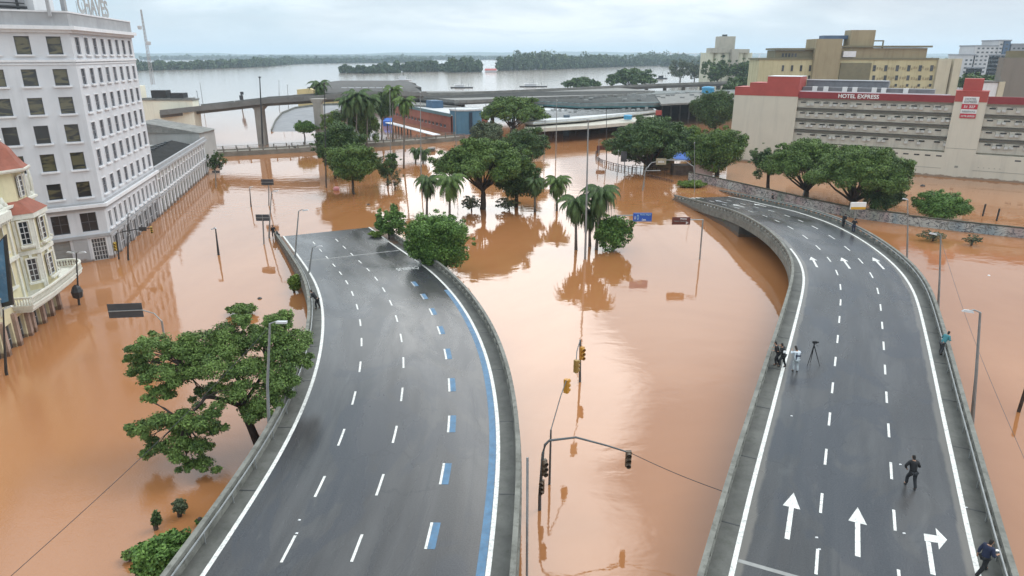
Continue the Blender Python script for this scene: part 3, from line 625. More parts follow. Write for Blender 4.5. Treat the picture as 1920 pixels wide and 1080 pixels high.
# --- grey warehouse, cream block and lattice mast behind
def simple_block(name, label, cat, x0, x1, y0, y1, h, mat, roof=None, pitch=0, group=None, rot=0):
    t = thing(name, label, cat, (0.5 * (x0 + x1), y0, 0), group)
    g = MB(); g.box(x0, x1, y0, y1, -1, h); g.build('wall', mat, t)
    g = MB()
    if pitch:
        cx_ = (x0 + x1) / 2
        g.add([(x0 - .5, y0 - .4, h + .02), (cx_, y0 - .4, h + pitch), (x1 + .5, y0 - .4, h + .02), (x0 - .5, y1, h + .02), (cx_, y1, h + pitch), (x1 + .5, y1, h + .02)], [(0, 1, 4, 3), (1, 2, 5, 4), (0, 2, 1), (3, 4, 5), (0, 3, 5, 2)])
    else:
        g.box(x0 - .25, x1 + .25, y0 - .25, y1 + .25, h + .01, h + .35); g.box(x0 + .5, x1 - .5, y0 + .5, y1 - .5, h + .352, h + .6)
    g.build('roof', roof or ROOFG, t); return t
simple_block('warehouse', 'grey gabled warehouse with weathered roof behind the low arcade building', 'warehouse', -92, -67, 149, 157, 8.2, M('grey_cement', (0.38, 0.38, 0.37), 0.9, 0.15, 0.3, stain=(0.24, 0.24, 0.23), stain_amt=0.5, streak=True), ROOFG, 2.3)
cb = simple_block('cream_building', 'cream rendered flat-roofed block below the lattice mast', 'building', -118, -86, 190, 194, 12.4, M('cream_render', (0.84, 0.80, 0.66), 0.85, 0.06, 0.2, stain=(0.48, 0.45, 0.36), stain_amt=0.35, streak=True), ROOFG)
g = MB(); g.box(-118, -100, 190.4, 194, 12.76, 16.2); g.build('stair_block', MATS['cream_render'], cb)
g = MB(); g.box(-97, -93, 190.6, 193.5, 12.9, 15); g.box(-92, -88.5, 190.6, 193.5, 12.9, 14.3); g.build('roof_plant', DARKM, cb)
g = MB()
for k in range(12): g.tube([(-117 + k * 1.5, 191.2, 16.2), (-117 + k * 1.5, 191.2, 17.6)], 0.05, 4)
g.tube([(-117, 191.2, 17.6), (-100.5, 191.2, 17.6)], 0.06, 4); g.build('roof_railing', STEEL, cb)
mt = thing('lattice_mast', 'thin steel lattice antenna mast on the cream building', 'mast', (-107, 197, 16))
g = MB(); ztop = zt(197, 18); mx_ = XP(287, 197, 16.2)
mtop = XP(266, 197, ztop)
def mc(z, k):
    r_ = 0.55 * (1 - (z - 16) / (ztop - 16) * 0.7); a = k * 2.094; return Vector((mx_ + r_ * math.cos(a), 197 + r_ * math.sin(a), z))
zs = np.linspace(16.2, ztop, 22)
for k in range(3): g.tube([mc(z, k) for z in zs], 0.07, 4)
for i in range(21):
    for k in range(3): g.tube([mc(zs[i], k), mc(zs[i + 1], (k + 1) % 3)], 0.04, 3)
g.build('lattice', M('mast_paint', (0.42, 0.40, 0.40), 0.6, 0.3, 0.3), mt)
g = MB()
for z, dx in ((0.55 * ztop + 7, .9), (ztop - 5, -.9), (ztop - 9, .8)): g.lathe((mx_ + dx, 196.6, z), [(0.0, 0), (.5, .1), (.55, .9), (0.0, 1)], 10)
g.build('antenna', FRAME, mt)

# --- ornate cream corner building, far left
A0 = P(112, 578); FO = Fr(A0, P(0, 680) - A0, flip=True)
CREAM = M('cream_plaster', (0.70, 0.63, 0.42), 0.8, 0.12, 0.8, stain=(0.45, 0.40, 0.26), stain_amt=0.4, streak=True)
WPL = M('white_plaster', (0.70, 0.69, 0.62), 0.8, 0.12, 1.5, 0.3, stain=(0.38, 0.37, 0.31), stain_amt=0.5)
PINKS = M('pink_stone', (0.38, 0.27, 0.22), 0.8, 0.3, 1.5, 0.2)
TILE = M('red_roof_tiles', (0.30, 0.095, 0.06), 0.75, 0.25, 1.5, 0.5, stain=(0.20, 0.08, 0.05), stain_amt=0.5)
orn = thing('ornate_building', 'ornate cream and yellow old building with red tiled turret and white balcony, far left', 'building', tuple(A0))
SO = 26
b = MB(); opO = [(a, a + 0.95, z, z + 2.1) for a in (7.6, 9.8, 12.0, 14.2, 16.4) for z in (4.9, 8.0)]
opG = [(0.45, 1.75, -0.5, 2.3), (2.35, 3.75, -0.5, 2.3), (4.4, 6.0, -0.5, 2.3)] + [(7.6 + 2.3 * i, 9.2 + 2.3 * i, -0.5, 2.3) for i in range(6)]
FO.wall(b, 0, SO, -1, 11.2, opO + opG, dep=0.3); FO.box(b, 0.02, SO, -14, -0.4, -1, 11.1)
e0, e1 = FO.w(0, 0, 0), FO.w(0, -14, 0); b.add([(e1.x, e1.y, -1), (e0.x, e0.y, -1), (e0.x, e0.y, 11.2), (e1.x, e1.y, 11.2)], [(0, 1, 2, 3)])
b.build('wall', CREAM, orn)
windows(FO, opO, GLASSD, orn, muntin=(1, 3), surround=WPL, sill=WPL, dep=0.3); windows(FO, opG, GLASSD, orn, muntin=(1, 1), name='shop_front', framem=STONE, dep=0.3)
g = MB()
for s in (0.0, 1.85, 3.85, 6.1, 6.95, 9.25, 11.55, 13.85, 16.15): g = MB(); FO.box(g, s, s + 0.42, 0.004, 0.3, -1, 2.95); g.build('column', PINKS, orn)
g = MB()  # arches over the shop fronts
for a in opG[:3]:
    c = (a[0] + a[1]) / 2; r_ = (a[1] - a[0]) / 2; pts = [FO.w(c + r_ * math.cos(t), 0.1, 2.2 + 0.55 * math.sin(t)) for t in np.linspace(0, math.pi, 9)]; g.tube(pts, 0.12, 6)
g.build('arches', PINKS, orn)
g = MB()  # half-hexagonal bay with two floors of windows
bay = [(0.9, 0.0), (1.9, 1.25), (4.7, 1.25), (5.7, 0.0)]
bw = [FO.w(s, o, 0) for s, o in bay]
g.prism([(p.x, p.y) for p in bw] + [(FO.w(5.7, -0.3, 0).x, FO.w(5.7, -0.3, 0).y), (FO.w(0.9, -0.3, 0).x, FO.w(0.9, -0.3, 0).y)], 3.3, 10.6); g.build('bay', CREAM, orn)
fcs = [Fr(bw[1], bw[2] - bw[1], flip=True), Fr(bw[2], bw[3] - bw[2], flip=True), Fr(bw[0], bw[1] - bw[0], flip=True)]
for q, f_ in enumerate(fcs):
    ln = (2.8, 1.6, 1.6)[q]; ops_ = [(ln / 2 - (.62, .38, .38)[q], ln / 2 + (.62, .38, .38)[q], z, z + 2.1) for z in (4.55, 7.95)]
    windows(f_, ops_, GLASSD, orn, muntin=((1, 1, 1)[q], 3), base_o=0.28, dep=0.2, surround=WPL, sill=WPL)
def poly_off(k):
    return [FO.w(s, o, 0) for s, o in ((0.9 - k, -0.2), (1.9 - .6 * k, 1.25 + k), (4.7 + .6 * k, 1.25 + k), (5.7 + k, -0.2))]
g = MB()
for z0, z1, k in ((3.3, 3.7, .15), (7.0, 7.35, .18), (10.25, 10.7, .3)): g.prism([(p.x, p.y) for p in poly_off(k)], z0, z1)
FO.box(g, 6.3, SO, 0.004, 0.3, 7.05, 7.35); FO.box(g, 6.3, SO, 0.004, 0.5, 10.6, 11.3)
g.build('cornice', WPL, orn)
g = MB()   # pilasters, mouldings and keystones on the bay and the wall
for f_, ln in zip(fcs, (2.8, 1.6, 1.6)):
    for s_ in (0.0, ln - .22):
        g = MB(); f_.box(g, s_, s_ + .22, .004, .1, 3.75, 6.95); f_.box(g, s_, s_ + .22, .004, .1, 7.4, 10.2); g.build('bay_pilaster', WPL, orn)
    g = MB(); f_.box(g, ln * .18, ln * .82, .02, .16, 7.55, 7.75); f_.box(g, ln * .5 - .12, ln * .5 + .12, .1, .2, 6.7, 6.98); f_.box(g, ln * .5 - .12, ln * .5 + .12, .1, .2, 10.05, 10.24); g.build('moulding', WPL, orn)
for s_ in (0.05, 6.4, 8.75, 10.95, 13.15): g = MB(); FO.box(g, s_, s_ + .3, .004, .14, 3.3, 10.58); g.build('wall_pilaster', WPL, orn)
g = MB()
for k in range(50): g = MB(); FO.box(g, 6.4 + k * .36, 6.54 + k * .36, .3, .44, 10.4, 10.6); g.build('dentil', WPL, orn)
g = MB(); lo = poly_off(.35); hi = [FO.w(s, o, 0) for s, o in ((1.7, -0.25), (2.3, 0.35), (4.3, 0.35), (4.9, -0.25))]
g.add([(p.x, p.y, 10.7) for p in lo] + [(p.x, p.y, 11.7) for p in hi], [(0, 1, 5, 4), (1, 2, 6, 5), (2, 3, 7, 6), (4, 5, 6, 7)]); g.build('bay_roof', TILE, orn)
g = MB(); tp = [FO.w(s, o, 0) for s, o in ((1.6, -2.6), (1.6, -.4), (2.3, 0.3), (4.3, 0.3), (5.0, -.4), (5.0, -2.6))]
g.prism([(p.x, p.y) for p in tp], 11.1, 14.3); g.build('turret', CREAM, orn)
ft = Fr(tp[2], tp[3] - tp[2], flip=True); windows(ft, [(0.45, 1.55, 11.95, 13.8)], GLASSD, orn, muntin=(1, 3), base_o=0.28, dep=0.2, surround=WPL)
ft = Fr(tp[1], tp[2] - tp[1], flip=True); windows(ft, [(0.25, 0.72, 11.95, 13.8)], GLASSD, orn, muntin=(0, 3), base_o=0.28, dep=0.2, surround=WPL)
g = MB(); cen = FO.w(3.3, -1.2, 0); prof = [(2.45, 0), (2.15, .3), (1.75, .9), (1.35, 1.7), (.75, 2.3)]
g.lathe((cen.x, cen.y, 14.55), prof, 8); g.build('turret_roof', TILE, orn)
g = MB(); g.lathe((cen.x, cen.y, 14.25), [(2.5, 0), (2.6, .15), (2.6, .3)], 8); g.lathe((cen.x, cen.y, 16.8), [(.8, 0), (.95, .15), (.7, .3), (.55, 1.2), (.8, 1.4), (.6, 1.7), (.1, 2.6)], 8); g.build('finial', WPL, orn)
g = MB(); random.seed(2)   # carved cresting along the roof edge
for k in range(30):
    s = -0.2 + k * 0.42
    if 1.3 < s < 5.3: continue
    h = 0.7 + 0.5 * (k % 3 == 0) + (1.6 if s < 1.3 and k % 2 == 0 else 0); p = FO.w(s, -0.1, 0); g.lathe((p.x, p.y, 11.2), [(.2, 0), (.24, .2), (.12, .35), (.2, h * .6), (.13, h * .85), (.04, h)], 6)
FO.box(g, -.3, SO, -0.4, 0.2, 11.3, 11.5)
g.build('cresting', WPL, orn)
g = MB()   # projecting balcony with rounded end
outl = [(8.9, 0), (8.9, 1.5), (5.2, 1.9), (0.5, 2.0), (-1.2, 1.9)] + [(-1.9 - 1.6 * math.sin(t), 0.3 + 1.6 * math.cos(t)) for t in np.linspace(0, 2.6, 9)] + [(-0.9, -0.2)]
pw = [FO.w(s, o, 0) for s, o in outl]
g.prism([(p.x, p.y) for p in pw], 3.0, 3.28); g.prism([(p.x, p.y) for p in [FO.w(s * .97 + .1, o * .85, 0) for s, o in outl]], 2.7, 2.998); g.build('balcony_slab', WPL, orn)
g = MB(); ed = pw[:-1]
for i in range(len(ed) - 1):
    p, q = ed[i], ed[i + 1]; ln = (q - p).length; d_ = (q - p).normalized(); nn = Vector((-d_.y, d_.x, 0)) * 0.09
    for z0, z1 in ((3.28, 3.42), (4.0, 4.15)): g.hexa([p - nn + Vector((0, 0, z0)), q - nn + Vector((0, 0, z0)), q + nn + Vector((0, 0, z0)), p + nn + Vector((0, 0, z0)), p - nn + Vector((0, 0, z1)), q - nn + Vector((0, 0, z1)), q + nn + Vector((0, 0, z1)), p + nn + Vector((0, 0, z1))])
    for k in range(int(ln / 0.22) + 1):
        c = p + d_ * min(ln, 0.22 * k); g.lathe((c.x, c.y, 3.42), [(.05, 0), (.08, .2), (.04, .4), (.06, .58)], 5)
g.build('balustrade', WPL, orn)
g = MB(); FO.box(g, 9.0, 9.35, 0.1, 1.1, 1.6, 8.2, 0); FO.box(g, 9.36, 9.44, 0.15, 1.05, 1.75, 8.0, 1)
f2 = Fr(FO.w(8.98, 0.15, 0), FO.n); g2 = MB()
for k in range(14): z = 2.0 + k * .42; f2.box(g2, 0.0, 0.95, 0.06, 0.09, z, z + .42)
bs = thing('street_banner', 'tall blue hanging banner sign with white lettering on the ornate building', 'banner', tuple(FO.w(9.2, 0.5, 1.7)))
pz = [P3(-18, 470, 53.5), P3(10, 440, 53.5), P3(24, 572, 53.5), P3(-18, 582, 53.5)]
g3 = MB(); th = Vector((0, 0.18, 0)); g3.hexa([pz[3] + th * 0, pz[2], pz[2] + th, pz[3] + th, pz[0], pz[1], pz[1] + th, pz[0] + th]); g3.build('case', DARKM, bs)
ins = [pz[3] + Vector((.0, -.02, .35)), pz[2] + Vector((-.25, -.02, .35)), pz[1] + Vector((-.25, -.02, -.3)), pz[0] + Vector((0, -.02, -.3))]
g3 = MB(); g3.add(ins, [(0, 1, 2, 3)]); g3.build('panel', M('banner_blue', (0.10, 0.24, 0.42), 0.5, 0.3, 0.7, stain=(0.5, 0.55, 0.6), stain_amt=0.4), bs)
fb = Fr((pz[3].x, pz[3].y - .04), (1, 0)); me = text_mesh('TUDO').copy(); me.materials.clear(); me.materials.append(FRAME)
vv = [(-v.co.y * 1.0, v.co.x * 1.15) for v in me.vertices]; cxx = ins[1].x - 0.75; czz = (pz[1].z + pz[2].z) / 2 - .4
for v, q in zip(me.vertices, vv): v.co = (cxx + q[0] * .8, pz[0].y - 0.05, czz + q[1] * .9)
o = bpy.data.objects.new('lettering', me); COL.objects.link(o); attach(o, bs)

# --- hotel on the right
H0 = P(1365, 300); FH = Fr(H0, P(1920, 344) - H0)
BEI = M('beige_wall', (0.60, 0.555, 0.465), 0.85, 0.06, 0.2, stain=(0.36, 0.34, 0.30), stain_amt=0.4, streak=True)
BEI2 = M('dull_beige', (0.50, 0.475, 0.41), 0.85, 0.10, 0.4, stain=(0.24, 0.23, 0.20), stain_amt=0.6, streak=True)  # duller, more heavily stained beige for the panel walls
RED = M('red_paint', (0.40, 0.075, 0.062), 0.6, 0.12, 0.4, stain=(0.36, 0.05, 0.05), stain_amt=0.5)
REDD = M('dark_red_band', (0.25, 0.032, 0.038), 0.55, 0.15, 0.4)
hot = thing('hotel', 'long beige hotel with red parapet, two blank towers and rows of air conditioners', 'hotel', tuple(H0))
LH = 84.0
g = MB(); FH.box(g, 0, 14.1, -16, 0, -1, 15.15); FH.box(g, 43.9, 49.4, -9, 0, -1, 15.15); FH.box(g, 14.1, LH, -1.1, -0.01, -1, 5.0, 0); FH.box(g, 14.1, LH, -12, -1.12, -1, 14.9)
g.build('wall', BEI, hot)
g = MB()
for a, b_, z in ((0, 3.3, 16.9), (3.302, 7.1, 17.9), (7.102, 14.1, 19.4)): FH.box(g, a, b_, -7, 0.06, 15.152, z)
g.build('red_parapet', RED, hot); g = MB(); FH.box(g, 43.88, 49.42, -5, 0.08, 15.152, 17.15); FH.box(g, 44.9, 48.2, -6, -2, 17.16, 19.5); g.build('red_parapet', RED, hot)
g = MB()
for a, b_, z in ((0, 3.3, 16.9), (3.3, 7.1, 17.9), (7.1, 14.15, 19.4), (43.8, 49.5, 17.15)): g = MB(); FH.box(g, a, b_, -7 if a < 20 else -5, 0.12, z + .004, z + .09); g.build('coping', RED if a != 7.1 else TRIM, hot)
g = MB()
for a, b_ in ((14.15, 43.85), (49.45, LH)): g = MB(); FH.box(g, a, b_, -1.0, -0.02, 14.9, 16.25); g.build('red_band', REDD, hot)
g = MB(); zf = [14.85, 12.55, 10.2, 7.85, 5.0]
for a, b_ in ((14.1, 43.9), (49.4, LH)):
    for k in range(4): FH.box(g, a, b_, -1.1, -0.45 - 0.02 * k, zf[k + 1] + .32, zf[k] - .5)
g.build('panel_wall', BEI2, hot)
g = MB()
for a, b_ in ((14.1, 43.9), (49.4, LH)):
    for k in range(1, 4): FH.box(g, a, b_, -1.1, -0.25, zf[k] - .12, zf[k] + .10)
g.build('ledge', M('ledge_grime', (0.14, 0.13, 0.115), 0.9, 0.3, 1.0), hot)
nsl = 0; ACM = M('ac_white', (0.55, 0.55, 0.53), 0.6, 0.2, 2, stain=(0.2, 0.2, 0.18), stain_amt=0.5); random.seed(7); gl = MB(); pipes = MB(); grm = MB()
for a, b_ in ((14.6, 43.4), (50, LH - 1)):
    for k in range(4):
        zc = (12.9, 10.6, 8.25, 5.9)[k] + .95; s = a + random.uniform(0, .5)
        while s < b_:
            q1 = gl if nsl >= 99 else MB(); FH.box(q1, s, s + 1.05, -0.44, -0.405, zc, zc + .28); nsl += 1
            if q1 is not gl: q1.build('slot_window', GLASSD, hot)
            ac = s + 1.35 + random.uniform(-.1, .5)
            if random.random() < .8:
                q1 = MB(); FH.box(q1, ac, ac + .62, -0.5, -0.12, zc - .55, zc - .12); q1.build('air_conditioner', ACM, hot)
                if random.random() < .55: q1 = MB(); FH.box(q1, ac + .85, ac + 1.47, -0.5, -0.12, zc - .5, zc - .07); q1.build('air_conditioner', ACM, hot)
                pts = [FH.w(ac + .1, -.38, zc - .5), FH.w(ac - .1, -.38, zc - .1 + .5), FH.w(ac - .9, -.38, zc + .45)]; pipes.tube(pts, 0.03, 4)
            s += random.choice((1.9, 2.4, 2.8))
    s = a + 6
    while s < b_:
        FH.box(grm, s, s + 1.0, -0.012, 0.01, 4.1, 4.38) if not (14.6 < s < 22) else None; s += 2.0
_o = gl.build('slot_window', GLASSD, hot); _o['kind'] = 'stuff'; pipes.build('pipes', DARKM, hot); grm.build('vent_slots', GLASSD, hot)
g = MB(); FH.box(g, 14.1, 43.9, -0.02, 0.02, 1.75, 1.82); FH.box(g, 49.4, 80, -0.02, 0.02, 1.75, 1.82); FH.box(g, 44.0, 49.3, 0.002, 0.02, 5.9, 5.98)
for k in range(5): FH.box(g, 50.2 + k * .9, 50.4 + k * .9, 0.0, 0.03, 2.4, 2.5)
for s in (36.5, 38.2, 46.2): FH.box(g, s, s + .6, 0.0, 0.05, 2.1, 2.5)
g.build('wall_joints', M('joint_dark', (0.28, 0.27, 0.24), .9, .1, 1), hot)  # thin lines and small plates in a darker tone than the wall
g = MB(); FH.box(g, 14.2, 40, -6.8, -3.2, 14.9, 17.2); g.build('roof_plant_room', M('roof_grey_metal', (0.20, 0.20, 0.215), 0.7, 0.2, 0.8, stain=(0.11, 0.11, 0.12), stain_amt=.6, streak=True), hot)
g = MB(); FH.box(g, 14.2, 31, -10, -6.9, 17.2, 18.6); g.build('roof_screen', MATS['roof_grey_metal'], hot)
g = MB(); FH.box(g, 14.2, 31, -6.9, -6.6, 18.55, 18.75); FH.box(g, 14.2, 43, -1.1, -0.9, 16.25, 16.45); g.build('roof_flashing', TRIM, hot)
g = MB()
for px_ in (1519, 1540, 1576, 1595, 1632, 1650, 1692):
    s, z = FH.px(px_, 168); g = MB(); FH.box(g, s, s + .9, -3.18, -2.3, 16.3, 17.35); g.build('roof_unit', M('unit_white', (0.75, 0.75, 0.74), .6, .05, 1), hot)
text_on(FH, 'HOTEL EXPRESS', 26.3, 15.6, 7.9, 0.85, M('letter_white', (0.80, 0.80, 0.78), .6, .05, 1), hot, o=0.03, name='band_lettering')
def panel(z0, z1, mat, nm, s0=45.3, s1=48.0): q = MB(); FH.box(q, s0, s1, 0.085, 0.13, z0, z1); return q.build(nm, mat, hot)
PW = M('panel_white', (0.72, 0.71, 0.70), .6, .06, 1); PR = M('panel_red', (0.48, 0.03, 0.05), .6, .1, 1); GT = M('grey_letters', (0.30, 0.32, 0.33), .6, .1, 1)
panel(14.75, 16.15, PW, 'sign_panel'); panel(13.75, 14.72, PR, 'sign_panel'); panel(12.9, 13.73, PW, 'sign_panel'); panel(12.0, 12.88, PR, 'sign_panel')
text_on(FH, 'HOTEL', 46.65, 15.72, 1.9, 0.42, GT, hot, o=0.16); text_on(FH, 'EXPRESS', 46.65, 15.18, 2.1, 0.42, GT, hot, o=0.16)
text_on(FH, '51 327', 46.65, 14.22, 1.9, 0.5, PW, hot, o=0.16); text_on(FH, 'RESERVAS', 46.65, 13.3, 2.2, 0.34, GT, hot, o=0.16); text_on(FH, 'HOTEL EXPRESS', 46.65, 12.4, 2.3, 0.34, PW, hot, o=0.16)

def rect_block(t, fr, px0, py0, px1, py1, o0, o1, mat, name, mi=None, zb=None):
    """box whose front face covers the given photo rectangle on the wall frame"""
    a = fr.px(px0, py0); b_ = fr.px(px1, py0); c = fr.px(px0, py1); g_ = MB(); z1_ = min(a[1], b_[1]); fr.box(g_, a[0], b_[0], o0, o1, c[1] if zb is None else zb, a[1]); return g_.build(name, mat, t)

# --- big yellow-beige block behind the hotel
YEL = M('yellow_ochre_wall', (0.54, 0.475, 0.29), 0.85, 0.15, 0.12, stain=(0.22, 0.17, 0.08), stain_amt=0.6, streak=True)
OCH = M('brown_ochre_wall', (0.34, 0.28, 0.175), 0.85, 0.10, 0.15, stain=(0.16, 0.11, 0.06), stain_amt=0.6, streak=True)
OLI = M('olive_wall', (0.20, 0.18, 0.115), 0.85, 0.15, 0.2, stain=(0.11, 0.10, 0.07), stain_amt=0.5)
PAL = M('pale_wing', (0.55, 0.50, 0.38), 0.85, 0.1, 0.2, stain=(0.35, 0.29, 0.2), stain_amt=0.5, streak=True)
yb = thing('apartment_block', 'large stained yellow and ochre building with blank brown towers behind the hotel', 'building', (140, 300, 0))
FY = Fr((100, 300), (1, -0.04))
rect_block(yb, FY, 1424, 111, 1758, 300, -14, 0, YEL, 'wall', zb=-1)
rect_block(yb, FY, 1456, 94, 1535, 111, -12, -1, OLI, 'upper_storey'); rect_block(yb, FY, 1580, 90, 1742, 112, -12, -1, OCH, 'upper_storey')
rect_block(yb, FY, 1529, 73, 1577, 150, -10, 2.0, OCH, 'stair_tower', zb=8); rect_block(yb, FY, 1600, 56, 1646, 92, -8, -1.5, OCH, 'water_tower', zb=24)
rect_block(yb, FY, 1552, 66, 1600, 73, -9, -4, M('blue_tank', (0.08, 0.13, 0.22), .6, .2, .5), 'roof_tank')
rect_block(yb, FY, 1758, 112, 1782, 300, -14, 1.2, PAL, 'wing', zb=-1); rect_block(yb, FY, 1786, 110, 1800, 300, -14, 2.0, PAL, 'wing', zb=-1); rect_block(yb, FY, 1576, 118, 1634, 300, -13, .4, OLI, 'stair_bay', zb=-1)
g = MB()
for a, b_, py in ((1453, 1537, 93.5), (1578, 1748, 89)):
    p0 = FY.px(a, py); p1 = FY.px(b_, py); FY.box(g, p0[0], p1[0], -12.5, 0.3, p0[1], p0[1] + .7)
p0 = FY.px(1421, 111); p1 = FY.px(1760, 111); FY.box(g, p0[0], p1[0], -14, .35, p0[1] - .2, p0[1] + .5); g.build('roof_edge', OLI, yb)
g = MB(); p0 = FY.px(1646, 75); p1 = FY.px(1666, 75); FY.box(g, p0[0], p1[0], -4, -3.6, p0[1] - .5, p0[1]); FY.box(g, p1[0] - .5, p1[0], -4, -3.6, 24, p0[1]); g.build('roof_frame', OLI, yb)
opY = []
for r_, (ya, yb_) in enumerate(((122, 134), (141, 151), (157, 163))):
    for k in range(6):
        x = 1637 + 21.5 * k - r_ * 1.5; a = FY.px(x, ya); b2 = FY.px(x + 4.5, yb_); opY.append((a[0], b2[0], b2[1], a[1]))
    for k in range(5):
        x = 1466 + 17 * k - r_ * 2
        if x < 1524: a = FY.px(x, ya); b2 = FY.px(x + 3.5, yb_); opY.append((a[0], b2[0], b2[1], a[1]))
windows(FY, opY, GLASSD, yb, base_o=0.3, dep=0.25, framem=YEL, muntin=(0, 0))
g = MB(); random.seed(11)
for r_, (ya, yb_) in enumerate(((122, 134), (141, 151), (157, 163))):
    for k in range(6):
        for q in (7, 12, 16):
            x = 1637 + 21.5 * k + q; a = FY.px(x, ya + 2 + random.random() * 4); g = MB(); FY.box(g, a[0], a[0] + .5, 0.01, 0.15, a[1] - .9, a[1]); g.build('small_vent', OCH, yb)
g = MB()
for k in range(5): g = MB(); a = FY.px(1468 + 6 * k, 100); FY.box(g, a[0], a[0] + .8, -.99, -.9, a[1] - 1.4, a[1]); g.build('upper_opening', GLASSD, yb)
for k in range(6): g = MB(); a = FY.px(1632 + (0, 10, 27, 60, 77, 88)[k], 109); FY.box(g, a[0], a[0] + .9, -.99, -.9, a[1] - .5, a[1]); g.build('upper_opening', GLASSD, yb)
a = FY.px(1581, 96); b2 = FY.px(1603, 107); g = MB(); FY.box(g, a[0], b2[0], -.9, .6, b2[1], a[1]); g.build('lift_cabin', TRIM, yb)

# --- grain silo far behind
si = thing('grain_silo', 'cream concrete grain silo with tall central tower in the far distance', 'silo', (170, 600, 0)); FS = Fr((160, 600), (1, 0))
SIL = M('silo_cream', (0.60, 0.58, 0.45), .9, .1, .06, stain=(0.4, 0.38, 0.3), stain_amt=.5, streak=True); SIG = M('silo_grey', (0.44, 0.41, 0.34), .9, .2, .08, stain=(0.2, 0.19, 0.17), stain_amt=.6, streak=True)
for (x0, x1) in ((1325, 1372), (1381, 1409)):
    a = FS.px(x0, 99)[0]; b2 = FS.px(x1, 99); n_ = int((b2[0] - a) / 7.2); g = MB()
    for k in range(n_ + 1):
        for q in range(3): g.lathe((FS.w(a + 3.6 + k * 7.2, 0, 0).x, 604 + q * 7, -1), [(3.62, 0), (3.62, b2[1] + 1)], 14)
    g.build('silo_bins', SIL, si)
rect_block(si, FS, 1351, 68, 1381, 99, -14, -2, SIG, 'tower', zb=-1); rect_block(si, FS, 1370, 92, 1383, 150, -8, 4.5, SIG, 'tower_shaft', zb=-1)
rect_block(si, FS, 1332, 90, 1372, 99, -12, 1, SIG, 'gallery'); rect_block(si, FS, 1383, 92, 1405, 99, -12, 1, SIG, 'gallery'); rect_block(si, FS, 1358, 64.5, 1366, 69, -6, -3, DARKM, 'hoist_house')
FC = Fr((300, 700), (1, 0)); cw = M('city_white', (0.55, 0.53, 0.53), .9, .15, .05, stain=(0.35, 0.34, 0.34), stain_amt=.6, streak=True); cg = M('city_grey', (0.30, 0.30, 0.32), .9, .2, .05); cbm = M('city_blue', (0.07, 0.12, 0.2), .8, .2, .05)
for k, (x0, x1, y0, y1, m_, lb) in enumerate(((1808, 1829, 104, 122, cw, 'squat white distant building left of the city cluster'), (1830, 1872, 87, 120, cw, 'wide pale distant apartment block with grey flat roof'), (1873, 1882, 77, 115, cw, 'slim pale distant tower beside the dark blue one'), (1884, 1896, 77, 110, cbm, 'dark blue distant high-rise block'), (1897, 1960, 84, 118, cg, 'long grey distant block at the right edge of the photo'), (1855, 1900, 104, 122, cg, 'low grey distant block in front of the slim tower'), (1812, 1842, 128, 134, cw, 'low white distant shed among the trees'), (1868, 1905, 122, 128, cw, 'small white distant shed below the slim tower'))):
    t = thing('distant_building', lb, 'building', (FC.px(x0, y0)[0] + 300, 700, 0)); a = FC.px(x0, y0); b2 = FC.px(x1, y0); g = MB(); FC.box(g, a[0], b2[0], -25, 0, -1, a[1]); g.build('wall', m_, t)
    g = MB(); FC.box(g, a[0] - .5, b2[0] + .5, -25.5, .5, a[1] + .02, a[1] + 1.2); g.build('roof', cg, t)
    g = MB(); s = a[0] + 2
    while s < b2[0] - 2:
        z = 4.0
        while z < a[1] - 2: FC.box(g, s, s + 2.2, 0.02, .1, z, z + 1.5); z += 3.6
        s += 4.4
    g.build('window_rows', GLASSD, t)
t = thing('grey_building', 'plain brown-grey blank-walled building cut off by the right edge, behind the hotel', 'building', (150, 215, 0)); FG = Fr((140, 215), (1, -.1))
rect_block(t, FG, 1884, 108, 2000, 250, -3, 0, M('taupe', (0.22, 0.20, 0.175), .9, .08, .1, stain=(0.15, 0.14, 0.12), stain_amt=.5, streak=True), 'wall', zb=-1)
rect_block(t, FG, 1898, 95, 2000, 108, -3, -1, OLI, 'roof_storey')
t = thing('roof_shed', 'small pale shed with panelled wall between the hotel tower and the grey building', 'shed', (130, 205, 0)); rect_block(t, FG, 1845, 155, 1872, 180, -6, 0, TRIM, 'wall', zb=-1); rect_block(t, FG, 1873, 153, 1884, 185, -6, 0.5, PAL, 'pier', zb=-1)
g = MB(); a = FG.px(1843, 154); FG.box(g, a[0], a[0] + 5.5, -6.4, .4, a[1], a[1] + .3); g.build('roof', ROOFG, t)

for nm_ in ('pale_grey_render', 'grey_stone', 'grey_limewash', 'beige_wall', 'cream_plaster', 'pink_stone', 'grey_cement', 'shutter_grey', 'white_trim', 'concrete', 'damp_concrete'): add_tide(MATS[nm_])
# ---------------------------------------------------------------- foliage
LEAF = leafmat('leaf_green', (0.030, 0.064, 0.016), (0.165, 0.250, 0.060))
LEAFD = leafmat('leaf_dark', (0.024, 0.052, 0.018), (0.115, 0.180, 0.056))
LEAFY = leafmat('leaf_light', (0.06, 0.10, 0.015), (0.19, 0.28, 0.05))
LEAFG = leafmat('leaf_greyish', (0.05, 0.065, 0.035), (0.14, 0.17, 0.09))
LEAFB = leafmat('leaf_fresh', (0.035, 0.085, 0.018), (0.17, 0.29, 0.065))
BARK = M('bark', (0.075, 0.055, 0.042), 0.9, 0.4, 3.0, 0.5)
BARKG = M('grey_bark', (0.17, 0.15, 0.13), 0.9, 0.3, 3.0, 0.5)

